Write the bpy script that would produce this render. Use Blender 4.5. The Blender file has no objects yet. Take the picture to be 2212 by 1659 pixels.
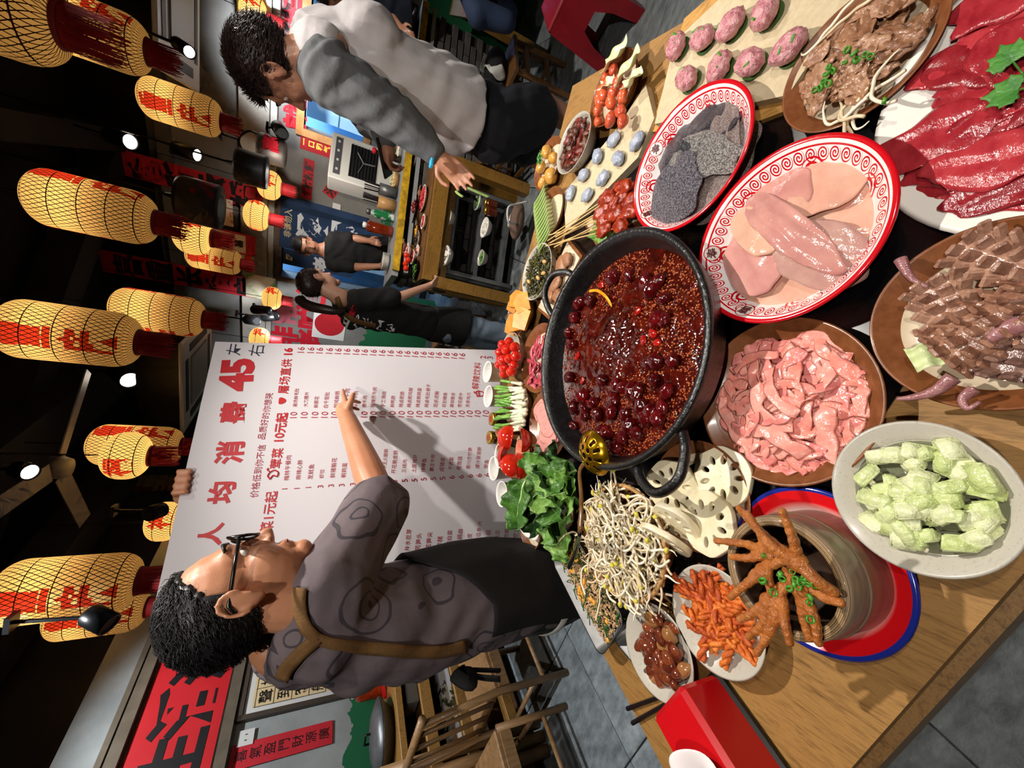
import bpy, bmesh, math, random
import numpy as np
from mathutils import Vector, Matrix, noise, Quaternion
from mathutils.bvhtree import BVHTree
random.seed(7)
SC = bpy.context.scene
COL = SC.collection
pi = math.pi
# ---------------------------------------------------------------- camera
FPX, CZ = 831.0, 1.45                      # focal length in pixels of a 2212 px wide frame, eye height
_n = Vector((-200., 1650., FPX)).normalized()
_up = -_n
_yv = (Vector((0, 0, 1)) - _up * _up.z).normalized()
_xv = _yv.cross(_up)
CM = Matrix((_xv, _yv, _up))               # (right, down, forward) of the lens -> world
def ray(x, y): return CM @ Vector((829.5 - y, x - 1106., FPX))
def Pz(x, y, z):
    d = ray(x, y); return Vector((0, 0, CZ)) + d * ((z - CZ) / d.z)
def PY(x, y, Y):
    d = ray(x, y); return Vector((0, 0, CZ)) + d * (Y / d.y)
def Ppl(x, y, p0, n):
    d = ray(x, y); o = Vector((0, 0, CZ)); return o + d * ((p0 - o).dot(n) / d.dot(n))
cam = bpy.data.cameras.new('camera'); co = bpy.data.objects.new('camera', cam); COL.objects.link(co)
cam.sensor_width = 36; cam.sensor_fit = 'HORIZONTAL'; cam.lens = 36 * FPX / 2212; cam.clip_start = .02
_r, _d, _f = CM @ Vector((1, 0, 0)), CM @ Vector((0, 1, 0)), CM @ Vector((0, 0, 1))
m = Matrix((_d, _r, -_f)).transposed().to_4x4(); m.translation = (0, 0, CZ)
co.matrix_world = m
SC.camera = co
cy = SC.cycles; cy.max_bounces = 6; cy.diffuse_bounces = 3; cy.glossy_bounces = 3; cy.transmission_bounces = 5; cy.transparent_max_bounces = 6; cy.caustics_reflective = False; cy.caustics_refractive = False; cy.sample_clamp_indirect = 6; cy.adaptive_threshold = .05; cy.adaptive_min_samples = 14
# ---------------------------------------------------------------- world, lamps, exposure
w = bpy.data.worlds.new('world'); SC.world = w; w.use_nodes = True
w.node_tree.nodes['Background'].inputs[0].default_value = (.55, .6, .7, 1)
w.node_tree.nodes['Background'].inputs[1].default_value = .05
vs = SC.view_settings; vs.view_transform = 'Standard'; vs.look = 'None'; vs.exposure = 0.28; vs.gamma = 1; vs.use_curve_mapping = False
def lamp(name, kind, loc, energy, col=(1, 1, 1), tgt=None, size=.05, cone=60, blend=.3):
    l = bpy.data.lights.new(name, kind); l.energy = energy; l.color = col
    if kind == 'AREA': l.size = size
    else: l.shadow_soft_size = size
    if kind == 'SPOT': l.spot_size = math.radians(cone); l.spot_blend = blend
    o = bpy.data.objects.new(name, l); COL.objects.link(o); o.location = loc
    if tgt is not None: o.rotation_euler = (Vector(tgt) - Vector(loc)).to_track_quat('-Z', 'Y').to_euler()
    return o
WARM, NEUT, COOL = (1, .86, .68), (1, .93, .84), (.9, .95, 1)
lamp('spot_light_over_pot', 'SPOT', (.42, 1.32, 2.75), 150, NEUT, (.2, .6, .75), .025, 95, .5)
lamp('fill_spot_near_right', 'SPOT', (1.0, -.45, 3.0), 62, NEUT, (0, 1.0, .95), .05, 80, .5)  # added fill, softens the arm's shadow on the menu board
lamp('spot_light_over_camera', 'SPOT', (-.35, -.55, 3.0), 82, NEUT, (0, 1.0, .95), .03, 80, .5)
lamp('spot_light_back_counter', 'SPOT', (1.15, 2.25, 2.25), 75, NEUT, (1.3, 3.6, .9), .05, 80, .6)
lamp('spot_light_wall_slogan', 'SPOT', PY(560, 100, 3.6), 130, COOL, PY(640, 130, 4.4), .05, 85, .7)
lamp('spot_light_left_wall', 'SPOT', (-1.3, 2.2, 3.0), 110, COOL, (-2.3, 2.9, 1.3), .05, 75, .6)
lamp('spot_light_taste_wall', 'SPOT', (.35, 4.85, 2.0), 60, COOL, (.35, 6.1, 1.75), .05, 110, .6)
lamp('spot_light_door_wall', 'SPOT', (1.35, 3.75, 1.98), 45, NEUT, (1.85, 5.0, 1.55), .05, 130, .8)
lamp('spot_light_aisle', 'SPOT', (1.9, 1.5, 3.1), 150, NEUT, (1.9, 2.0, 0), .04, 95, .5)
lamp('spot_light_left_aisle', 'SPOT', (-1.25, 1.2, 3.1), 210, COOL, (-1.6, 2.0, 0), .04, 46, .5)
# ---------------------------------------------------------------- materials
MATS = {}
def lin(c):
    if isinstance(c, str):
        c = [int(c[i:i + 2], 16) / 255 for i in (0, 2, 4)]
        c = [((v + .055) / 1.055) ** 2.4 if v > .04045 else v / 12.92 for v in c]
    return (c[0], c[1], c[2], 1)
class NT:
    def __init__(s, mat): s.t = mat.node_tree; s.n = s.t.nodes; s.l = s.t.links
    def node(s, typ, **k):
        nd = s.n.new(typ)
        for a, b in k.items(): setattr(nd, a, b)
        return nd
    def put(s, sock, v):
        if isinstance(v, bpy.types.NodeSocket): s.l.new(v, sock)
        else: sock.default_value = v
    def math(s, op, a, b=0., c=0.):
        nd = s.node('ShaderNodeMath', operation=op)
        for i, v in enumerate((a, b, c)): s.put(nd.inputs[i], v)
        return nd.outputs[0]
    def mix(s, f, a, b):
        nd = s.node('ShaderNodeMix', data_type='RGBA'); s.put(nd.inputs[0], f); s.put(nd.inputs[6], a); s.put(nd.inputs[7], b); return nd.outputs[2]
    def coord(s, which='Object', scale=(1, 1, 1)):
        tc = s.node('ShaderNodeTexCoord'); mp = s.node('ShaderNodeMapping'); s.l.new(tc.outputs[which], mp.inputs[0]); mp.inputs[3].default_value = scale; return mp.outputs[0]
    def noise(s, vec, scale, detail=3, rough=.55, dist=0.):
        nd = s.node('ShaderNodeTexNoise'); s.l.new(vec, nd.inputs['Vector']); nd.inputs['Scale'].default_value = scale; nd.inputs['Detail'].default_value = detail
        nd.inputs['Roughness'].default_value = rough; nd.inputs['Distortion'].default_value = dist; return nd.outputs['Fac']
    def ramp(s, f, stops, interp='LINEAR'):
        nd = s.node('ShaderNodeValToRGB'); s.l.new(f, nd.inputs[0]); cr = nd.color_ramp; cr.interpolation = interp
        while len(cr.elements) < len(stops): cr.elements.new(.5)
        for e, (p, c) in zip(cr.elements, stops): e.position = p; e.color = lin(c)
        return nd.outputs[0]
    def voro(s, vec, scale, feature='F1', out=0):
        nd = s.node('ShaderNodeTexVoronoi', feature=feature); s.l.new(vec, nd.inputs['Vector']); nd.inputs['Scale'].default_value = scale; return nd.outputs[out]
    def xyz(s, vec):
        nd = s.node('ShaderNodeSeparateXYZ'); s.l.new(vec, nd.inputs[0]); return nd.outputs
def mat(name, c, c2=None, sc=20, r=.5, met=0., bump=0., bsc=None, sss=0., coat=0., trans=0., spec=.5, alpha=1., emit=None, es=0., stretch=(1, 1, 1), lo=.35, hi=.65, rnd=0., dist=0., ior=1.45):
    """principled material: two colours mixed by noise, noise bump, per-object brightness change"""
    if name in MATS: return MATS[name]
    m = bpy.data.materials.new(name); m.use_nodes = True; MATS[name] = m
    T = NT(m); b = T.n['Principled BSDF']
    b.inputs['Roughness'].default_value = r; b.inputs['Metallic'].default_value = met; b.inputs['Specular IOR Level'].default_value = spec
    b.inputs['Coat Weight'].default_value = coat; b.inputs['Coat Roughness'].default_value = .08
    b.inputs['Transmission Weight'].default_value = trans; b.inputs['IOR'].default_value = ior; b.inputs['Alpha'].default_value = alpha
    if sss: b.inputs['Subsurface Weight'].default_value = sss; b.inputs['Subsurface Scale'].default_value = .01; b.inputs['Subsurface Radius'].default_value = (1, .4, .25)
    if emit is not None: b.inputs['Emission Color'].default_value = lin(emit); b.inputs['Emission Strength'].default_value = es
    col = lin(c)
    if c2 is not None or bump: vec = T.coord('Object', stretch)
    if c2 is not None:
        col = T.ramp(T.noise(vec, sc, 4, .6, dist), [(lo, c), (hi, c2)])
    if rnd:
        oi = T.node('ShaderNodeObjectInfo'); hs = T.node('ShaderNodeHueSaturation')
        T.put(hs.inputs['Color'], col); T.put(hs.inputs['Value'], T.math('MULTIPLY_ADD', oi.outputs['Random'], 2 * rnd, 1 - rnd)); col = hs.outputs[0]
    T.put(b.inputs['Base Color'], col)
    if bump:
        bp = T.node('ShaderNodeBump'); bp.inputs['Strength'].default_value = bump; bp.inputs['Distance'].default_value = .01
        T.l.new(T.noise(vec, bsc or sc * 2, 4, .6), bp.inputs['Height']); T.l.new(bp.outputs[0], b.inputs['Normal']); T.l.new(bp.outputs[0], b.inputs['Coat Normal'])
    return m
# ---------------------------------------------------------------- objects
def link(name, data, parent=None, loc=None, rot=None, scale=None):
    o = bpy.data.objects.new(name, data); COL.objects.link(o)
    if parent is not None: o.parent = parent
    if loc is not None: o.location = loc
    if rot is not None: o.rotation_euler = rot
    if scale is not None: o.scale = (scale,) * 3 if isinstance(scale, (int, float)) else scale
    return o
def tag(o, label, cat, group=None, kind=None):
    o['label'] = label; o['category'] = cat
    if group: o['group'] = group
    if kind: o['kind'] = kind
    return o
def thing(name, label, cat, loc=(0, 0, 0), rot=(0, 0, 0), group=None):
    return tag(link(name, None, None, loc, rot), label, cat, group)
def struct(o, label=None):
    o['kind'] = 'structure'
    if label: o['label'] = label
    return o
def mesh(name, V, F, mats, fm=None, smooth=True, uv=None):
    me = bpy.data.meshes.new(name); me.from_pydata([tuple(v) for v in V], [], F)
    for k in (mats if isinstance(mats, (list, tuple)) else [mats]): me.materials.append(k)
    if fm is not None: me.polygons.foreach_set('material_index', np.array(fm, dtype=np.int32))
    if smooth: me.polygons.foreach_set('use_smooth', np.ones(len(me.polygons), dtype=bool))
    if uv is not None:
        l = me.uv_layers.new(name='UVMap'); me.update()
        vi = np.empty(len(me.loops), dtype=np.int32); me.loops.foreach_get('vertex_index', vi)
        l.data.foreach_set('uv', np.array(uv, dtype=np.float32)[vi].ravel())
    me.update(); return me
class MB:
    """collects pieces of one mesh"""
    def __init__(s): s.V = []; s.F = []; s.M = []; s.U = []
    def add(s, V, F, mi=0, mtx=None):
        b = len(s.V)
        s.V += [mtx @ Vector(v) for v in V] if mtx is not None else [Vector(v) for v in V]
        s.F += [[i + b for i in f] for f in F]; s.M += [mi] * len(F); return s
    def box(s, c, d, mi=0, rot=None, bev=0.):
        x, y, z = (k / 2 for k in d); R = Matrix.Rotation(rot, 3, 'Z') if isinstance(rot, (int, float)) else (rot or Matrix.Identity(3)); c = Vector(c)
        if not bev:
            V = [(a * x, b * y, e * z) for a in (-1, 1) for b in (-1, 1) for e in (-1, 1)]
            F = [(0, 1, 3, 2), (4, 6, 7, 5), (0, 4, 5, 1), (2, 3, 7, 6), (0, 2, 6, 4), (1, 5, 7, 3)]
        else:
            b = bev; V = []; F = []
            for sx in (-1, 1):
                for sy in (-1, 1):
                    for sz in (-1, 1):
                        V += [(sx * x, sy * (y - b), sz * (z - b)), (sx * (x - b), sy * y, sz * (z - b)), (sx * (x - b), sy * (y - b), sz * z)]
            bm = bmesh.new(); [bm.verts.new(v) for v in V]; r = bmesh.ops.convex_hull(bm, input=bm.verts); bm.verts.index_update()
            V = [v.co.copy() for v in bm.verts]; F = [[v.index for v in f.verts] for f in bm.faces]; bm.free()
        return s.add([c + R @ Vector(v) for v in V], F, mi)
    def bar(s, a, b, wd, th, mi=0, up=(0, 0, 1)):
        a, b = Vector(a), Vector(b); d = b - a; L = d.length; d.normalize(); u = Vector(up); u = (u - d * u.dot(d))
        if u.length < 1e-4: u = d.orthogonal()
        u.normalize(); n = d.cross(u); R = Matrix((d, n, u)).transposed(); return s.box((a + b) / 2, (L, wd, th), mi, R)
    def tube(s, pts, rad, n=8, mi=0, flat=1., up=None, cap=True):
        V, F = tube(pts, rad, n, flat, up, cap); return s.add(V, F, mi)
    def lathe(s, prof, n=32, mi=0, sx=1, sy=1, mtx=None, mf=None, cap=False):
        V, F, M = lathe(prof, n, sx, sy, mf, mi, cap); b = len(s.V)
        s.V += [mtx @ Vector(v) for v in V] if mtx is not None else [Vector(v) for v in V]; s.F += [[i + b for i in f] for f in F]; s.M += M; return s
    def ell(s, c, r, n=12, mi=0, R=None):
        V, F = sphere(n, n // 2 + 1); c = Vector(c); R = R or Matrix.Identity(3)
        return s.add([c + R @ Vector((v[0] * r[0], v[1] * r[1], v[2] * r[2])) for v in V], F, mi)
    def prism(s, out, z0, z1, mi=0):
        n = len(out); V = [(x, y, z0) for x, y in out] + [(x, y, z1) for x, y in out]
        return s.add(V, [list(range(n))[::-1], list(range(n, 2 * n))] + [(i, (i + 1) % n, n + (i + 1) % n, n + i) for i in range(n)], mi)
    def me(s, name, mats, smooth=True): return mesh(name, s.V, s.F, mats, s.M, smooth)
    def obj(s, name, mats, parent=None, loc=None, rot=None, smooth=False, scale=None):
        return link(name, s.me(name, mats, smooth), parent, loc, rot, scale)
def sphere(n=12, k=7):
    V = [(0, 0, 1)]; F = []
    for j in range(1, k):
        t = pi * j / k; V += [(math.sin(t) * math.cos(2 * pi * i / n), math.sin(t) * math.sin(2 * pi * i / n), math.cos(t)) for i in range(n)]
    V.append((0, 0, -1)); e = len(V) - 1
    F += [(0, 1 + i, 1 + (i + 1) % n) for i in range(n)]
    for j in range(k - 2):
        a = 1 + j * n; F += [(a + i, a + n + i, a + n + (i + 1) % n, a + (i + 1) % n) for i in range(n)]
    a = 1 + (k - 2) * n; F += [(a + i, e, a + (i + 1) % n) for i in range(n)]
    return V, F
def lathe(prof, n=32, sx=1, sy=1, mf=None, mi=0, cap=False):
    V = []; F = []; M = []
    for r, z in prof: V += [(r * sx * math.cos(2 * pi * i / n), r * sy * math.sin(2 * pi * i / n), z) for i in range(n)]
    for j in range(len(prof) - 1):
        for i in range(n): F.append((j * n + i, j * n + (i + 1) % n, (j + 1) * n + (i + 1) % n, (j + 1) * n + i)); M.append(mf[j] if mf else mi)
    if cap:
        F.append(tuple(range(n))[::-1]); M.append(mf[0] if mf else mi)
        F.append(tuple(range((len(prof) - 1) * n, len(prof) * n))); M.append(mf[-1] if mf else mi)
    return V, F, M
def tube(pts, rad, n=8, flat=1., up=None, cap=True):
    """swept tube; flat squeezes the section along the up direction"""
    pts = [Vector(p) for p in pts]; k = len(pts)
    if isinstance(rad, (int, float)) or (isinstance(rad, tuple) and len(rad) == 2 and k != 2): rad = [rad] * k
    V = []; F = []; ul = up is not None and not isinstance(up[0], (int, float)); u = Vector(up) if (up is not None and not ul) else None
    for j, p in enumerate(pts):
        d = (pts[min(j + 1, k - 1)] - pts[max(j - 1, 0)]).normalized()
        if ul: u = Vector(up[j])
        if u is None: u = d.orthogonal()
        u = (u - d * u.dot(d))
        if u.length < 1e-5: u = d.orthogonal()
        u.normalize(); s = d.cross(u); r = rad[j]
        rs, ru = (r if isinstance(r, tuple) else (r, r * flat))
        V += [p + s * rs * math.cos(2 * pi * i / n) + u * ru * math.sin(2 * pi * i / n) for i in range(n)]
    for j in range(k - 1): F += [(j * n + i, j * n + (i + 1) % n, (j + 1) * n + (i + 1) % n, (j + 1) * n + i) for i in range(n)]
    if cap: F += [tuple(range(n))[::-1], tuple(range((k - 1) * n, k * n))]
    return V, F
def smooth_path(pts, k=6):
    """Catmull-Rom through points"""
    P = [Vector(p) for p in pts]; P = [P[0] * 2 - P[1]] + P + [P[-1] * 2 - P[-2]]; out = []
    for i in range(1, len(P) - 2):
        for j in range(k):
            t = j / k; a, b, c, d = P[i - 1:i + 3]
            out.append(.5 * ((2 * b) + (c - a) * t + (2 * a - 5 * b + 4 * c - d) * t * t + (3 * b - a - 3 * c + d) * t ** 3))
    return out + [P[-2]]
def nz(p, s=1., o=0.): return noise.noise(Vector(p) * s + Vector((o, o * 1.7, -o)))
def blob(r, sub=3, amp=.1, fs=3., seed=0., amp2=0., fs2=12., R=None):
    """displaced ball; r = three radii"""
    bm = bmesh.new(); bmesh.ops.create_icosphere(bm, subdivisions=sub, radius=1); V = []
    for v in bm.verts:
        c = v.co; k = 1 + amp * nz(c, fs, seed) + (amp2 * nz(c, fs2, seed + 5) if amp2 else 0); V.append(Vector((c.x * r[0], c.y * r[1], c.z * r[2])) * k)
    F = [[v.index for v in f.verts] for f in bm.faces]; bm.free(); return V, F
def blobm(name, r, mats, sub=3, amp=.1, fs=3., seed=0., amp2=0., fs2=12.):
    V, F = blob(r, sub, amp, fs, seed, amp2, fs2); return mesh(name, V, F, mats)
def sheet(nu, nv, fn, th, edge=True):
    """closed thin slab; fn(s, t) with s, t in -1..1 gives the point"""
    V = []; F = []
    G = [[Vector(fn(-1 + 2 * i / nu, -1 + 2 * j / nv)) for j in range(nv + 1)] for i in range(nu + 1)]
    W_ = nv + 1
    for k in (0, 1):
        for i in range(nu + 1):
            for j in range(nv + 1):
                a = G[min(i + 1, nu)][j] - G[max(i - 1, 0)][j]; b = G[i][min(j + 1, nv)] - G[i][max(j - 1, 0)]
                n = a.cross(b)
                if n.length > 1e-12: n.normalize()
                e = .35 if (edge and (i in (0, nu) or j in (0, nv))) else 1.
                V.append(G[i][j] + n * th * .5 * e * (1 if k else -1))
    o = (nu + 1) * W_
    for i in range(nu):
        for j in range(nv):
            a = i * W_ + j; F.append((a, a + 1, a + W_ + 1, a + W_)); F.append((o + a, o + a + W_, o + a + W_ + 1, o + a + 1))
    bd = [j for j in range(nv)] + [i * W_ + nv for i in range(nu)] + [nu * W_ + nv - j for j in range(nv)] + [(nu - i) * W_ for i in range(nu)]
    for a, b in zip(bd, bd[1:] + bd[:1]): F.append((a, o + a, o + b, b))
    return V, F
def disk_map(s, t):
    """square -> disc"""
    return s * math.sqrt(max(0, 1 - t * t / 2)), t * math.sqrt(max(0, 1 - s * s / 2))
def copy_tree(o, loc=None, rot=None, scale=None):
    c = o.copy(); COL.objects.link(c)
    if loc is not None: c.location = loc
    if rot is not None: c.rotation_euler = rot
    if scale is not None: c.scale = (scale,) * 3 if isinstance(scale, (int, float)) else scale
    for ch in list(o.children):
        d = ch.copy(); COL.objects.link(d); d.parent = c
        for g in list(ch.children):
            e = g.copy(); COL.objects.link(e); e.parent = d
    return c
SCR = bpy.data.scenes.new('scratch')         # emptied and removed at the end: shapes are worked out here, away from the big scene
def eval_mesh(o):
    for c_ in list(o.users_collection): c_.objects.unlink(o)
    SCR.collection.objects.link(o); vl = SCR.view_layers[0]; vl.update(); me = bpy.data.meshes.new_from_object(o.evaluated_get(vl.depsgraph)); SCR.collection.objects.unlink(o)
    return me
# writing: one text object is reused; returns vertices and triangles, centred, in the XY plane
_tc = bpy.data.curves.new('writing_source', 'FONT'); _to = bpy.data.objects.new('writing_source', _tc); COL.objects.link(_to); _tcache = {}
def glyphs(body, size=1., bold=0., shear=0., res=3, align='CENTER'):
    key = (body, bold, shear, align)
    if key not in _tcache:
        _tc.body = body; _tc.size = 1; _tc.offset = bold; _tc.shear = shear; _tc.resolution_u = res; _tc.align_x = align; _tc.fill_mode = 'FRONT'
        me = eval_mesh(_to); V = [v.co.copy() for v in me.vertices]; F = [list(p.vertices) for p in me.polygons]; bpy.data.meshes.remove(me)
        ys = [v.y for v in V] or [0]; cy = (max(ys) + min(ys)) / 2
        V = [Vector((v.x, v.y - cy, 0)) for v in V]; _tcache[key] = (V, F)
    V, F = _tcache[key]; return [v * size for v in V], F
def lettering(name, body, size, material, parent, origin, ex, ey, bold=0., th=.0012, shear=0., align='CENTER', vertical=False, warp=0.):
    """flat print laid on a surface: origin, unit right ex, unit up ey"""
    ex, ey = Vector(ex).normalized(), Vector(ey).normalized(); nn = ex.cross(ey); O = Vector(origin); B = MB()
    rows = list(body) if vertical else [body]
    for i, r in enumerate(rows):
        V, F = glyphs(r, size, bold, shear, 3, align); dy = -(i - (len(rows) - 1) / 2) * size * 1.12 if vertical else 0
        if warp: V = [v + Vector((nz(v, 9 / size * .3, i), nz(v, 9 / size * .3, i + 9), 0)) * warp * size for v in V]
        B.add([O + ex * v.x + ey * (v.y + dy) + nn * th for v in V], F)
    return B.obj(name, material, parent)
# ================================================================ SETTING
WB = set()
_link0 = link
def link(name, data, parent=None, loc=None, rot=None, scale=None):
    o = _link0(name, data, parent, loc, rot, scale)
    if parent is not None and parent.name in WB: o.matrix_parent_inverse = Matrix.Translation(-parent.location)
    return o
def wthing(name, label, cat, base, group=None):
    """a thing whose parts are given in world coordinates"""
    o = thing(name, label, cat, base, (0, 0, 0), group); WB.add(o.name); return o
black = mat('black_paint', '0c0c0d', r=.6)
blackm = mat('black_metal', '101112', r=.35, met=.3)
darkm = mat('dark_ceiling_metal', '121111', '191817', 3, r=.7)
concrete = mat('concrete_beam', '9a958c', 'b5b0a6', 4, r=.85, bump=.15, bsc=30)
def wall_mat(name, a, b, dado=None):
    m = mat(name, a, b, 2.2, r=.85, bump=.2, bsc=25)
    if dado is not None:
        T = NT(m); bs = T.n['Principled BSDF']; old = bs.inputs['Base Color'].links[0].from_socket
        v = T.coord('Object'); z = T.xyz(v)[2]
        f = T.math('LESS_THAN', T.math('MULTIPLY_ADD', T.noise(v, 4, 4, .6), -.5, z), dado)
        T.put(bs.inputs['Base Color'], T.mix(f, old, lin('1d6a42')))
    return m
wallb = wall_mat('grey_plaster_back', '6f6e6c', '85847f', .72)
walll = wall_mat('grey_plaster_left', '8e9290', 'a9adab', .78)
# floor: slate slabs
floor_t = mat('slate_slab', '626769', '8a9193', 9, r=.55, bump=.5, bsc=40, stretch=(1, 2.2, 1), rnd=.14)
fl = MB().box((0, 3.0, -.06), (14, 14, .06)).obj('floor', mat('floor_grout', '2a2b2c', r=.9)); struct(fl, 'grey slate slab floor')
TA = math.radians(-23); e2 = Vector((math.cos(TA), math.sin(TA), 0)); e1 = Vector((-math.sin(TA), math.cos(TA), 0))
tile_me = MB().box((0, 0, -.015), (.594, .594, .03), bev=.003).me('tile', floor_t, False)
cnt = 0
for i in range(-7, 9):
    for j in range(-2, 13):
        c = e2 * (i * .6 + .1) + e1 * (j * .6 + .2)
        if c.y < -.6 or c.y > 6.6 or abs(c.x) > .7 + 1.25 * max(c.y, .2) + .6: continue
        link('tile', tile_me, fl, (c.x, c.y, random.uniform(-.0012, .0012)), (0, 0, TA)); cnt += 1
# walls
A_, B_ = Vector((3.02, 4.2, 0)), Vector((.12, 6.4, 0)); db = (B_ - A_).normalized(); nb = Vector((db.y, -db.x, 0)); nbo = -nb    # nbo faces the room
def bw(x, y): return Ppl(x, y, A_, nb)
Lw0 = PY(528, 1544, 2.9); Lw0.z = 0; dl = Vector((.4, .917, 0)).normalized(); nl = Vector((dl.y, -dl.x, 0))   # nl faces the room
def lw(x, y): return Ppl(x, y, Lw0, nl)
def slab(name, p, q, z0, z1, th, n, material):
    p, q = Vector(p), Vector(q); n = Vector(n)
    V = [(p.x, p.y, z0), (q.x, q.y, z0), (q.x, q.y, z1), (p.x, p.y, z1)]; V = [Vector(v) for v in V]; V += [v - n * th for v in V]
    return link(name, mesh(name, V, [(0, 1, 2, 3), (7, 6, 5, 4), (0, 4, 5, 1), (1, 5, 6, 2), (2, 6, 7, 3), (3, 7, 4, 0)], material, None, False))
corner = Vector((-.59, 6.94, 0))
OP = [(1.66, 2.52, .0, 2.02), (-1.6, .80, 1.30, 1.87)]     # openings in the back wall: along, along, z, z
ends = [-3.0, -1.6, .80, 1.66, 2.52, (corner - A_).dot(db)]
wb = MB()
def bwseg(B, s0, s1, z0, z1, th=.15, off=0, mi=0):
    p = A_ + db * s0 + nbo * off; q = A_ + db * s1 + nbo * off; V = [Vector((p.x, p.y, z0)), Vector((q.x, q.y, z0)), Vector((q.x, q.y, z1)), Vector((p.x, p.y, z1))]; V += [v - nbo * th for v in V]
    B.add(V, [(0, 1, 2, 3), (7, 6, 5, 4), (0, 4, 5, 1), (1, 5, 6, 2), (2, 6, 7, 3), (3, 7, 4, 0)], mi)
bwseg(wb, -3, -1.6, 0, 3.17); bwseg(wb, -1.6, .8, 0, 1.30); bwseg(wb, -1.6, .8, 1.87, 3.17); bwseg(wb, .8, 1.66, 0, 3.17); bwseg(wb, 1.66, 2.52, 2.02, 3.17); bwseg(wb, 2.52, ends[-1], 0, 3.17)
struct(wb.obj('wall_back', wallb), 'grey concrete back wall')
struct(slab('wall_left', Lw0 - dl * 3.2, corner, 0, 2.52, .15, nl, walll), 'grey plastered left wall with green dado')
tb = MB(); bwseg(tb, -3, ends[-1], 2.16, 2.41, .12, .12); struct(tb.obj('trim_1', concrete), 'pale concrete beam along the back wall')
tb = MB(); bwseg(tb, -3, ends[-1], 2.10, 2.155, .08, .08); struct(tb.obj('trim_2', mat('beam_under', 'b9b6ae', 'a5a29a', 3, r=.8)), 'pale ledge under the beam')
tb = MB(); bwseg(tb, -3, ends[-1], 2.98, 3.08, .1, .1); struct(tb.obj('trim_3', mat('upper_ledge', '5b5955', '6a6863', 3, r=.8)), 'upper ledge of the back wall')
struct(MB().box((0, 3, 3.72), (16, 16, .1)).obj('ceiling', mat('ceiling_black', '0d0d0e', r=.9)), 'black ceiling')
uw = MB()
for p, q in ((A_ - db * 3 - nbo * .2, corner - nbo * .2), (corner - nl * .3, Lw0 - dl * 3.2 - nl * .3)):
    pass
struct(slab('wall_upper_back', A_ - db * 3 - nbo * .16, A_ + db * (ends[-1] + 1) - nbo * .16, 3.1, 3.7, .1, nbo, black))
struct(slab('wall_upper_left', Lw0 - dl * 3.2 - nl * .18, corner - nl * .18, 2.4, 3.7, .1, nl, black))
struct(slab('wall_right', A_ - db * 3, A_ - db * 3 - nb * 9, 0, 3.7, .1, Vector((-db.x, -db.y, 0)) * -1, wallb))
struct(slab('wall_near', Vector((-6, -2.2, 0)), Vector((8, -2.2, 0)), 0, 3.7, .1, Vector((0, 1, 0)), wallb))
# dark beams under the ceiling
for k, (a, b, wd, th) in enumerate((((-2.2, .8, 3.35), (-.2, 5.6, 3.35), .42, .3), ((-2.9, 1.4, 3.1), (-1.3, 5.1, 3.1), .3, .25), ((-.5, 2.0, 3.5), (3.0, 3.6, 3.5), .22, .2), ((-1.5, 3.9, 3.45), (2.4, 5.3, 3.45), .25, .22), ((.2, 1.3, 3.4), (2.1, 5.6, 3.4), .18, .18))):
    struct(MB().bar(a, b, wd, th).obj('beam', darkm), 'dark beam under the black ceiling')
# wooden frame and blue light of the two openings
woodf = mat('door_frame_wood', '5b4636', '6b5444', 12, r=.6)
def frame(name, s0, s1, z0, z1, w_, dep, material, bottom=True):
    B = MB(); bwseg(B, s0 - w_, s0, z0, z1 + w_, dep, .03); bwseg(B, s1, s1 + w_, z0, z1 + w_, dep, .03); bwseg(B, s0, s1, z1, z1 + w_, dep, .03)
    if bottom: bwseg(B, s0 - w_, s1 + w_, z0 - w_, z0, dep, .03)
    return B
d1 = struct(frame('door_1', 1.66, 2.52, 0, 2.02, .07, .2, woodf, False).obj('door_1', woodf), 'dark wooden door frame with a blue lit room behind')
w1 = struct(frame('window_1', -1.6, .80, 1.30, 1.87, .07, .2, None).obj('window_1', mat('window_wood', 'a9713d', 'c08a52', 14, r=.5)), 'wooden serving hatch opening to a blue lit kitchen')
bluew = mat('kitchen_blue_panel', '8fbbe0', 'a9cdea', 2, r=.4)
blued = mat('kitchen_blue_dark', '2f5f8f', r=.4)
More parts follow.
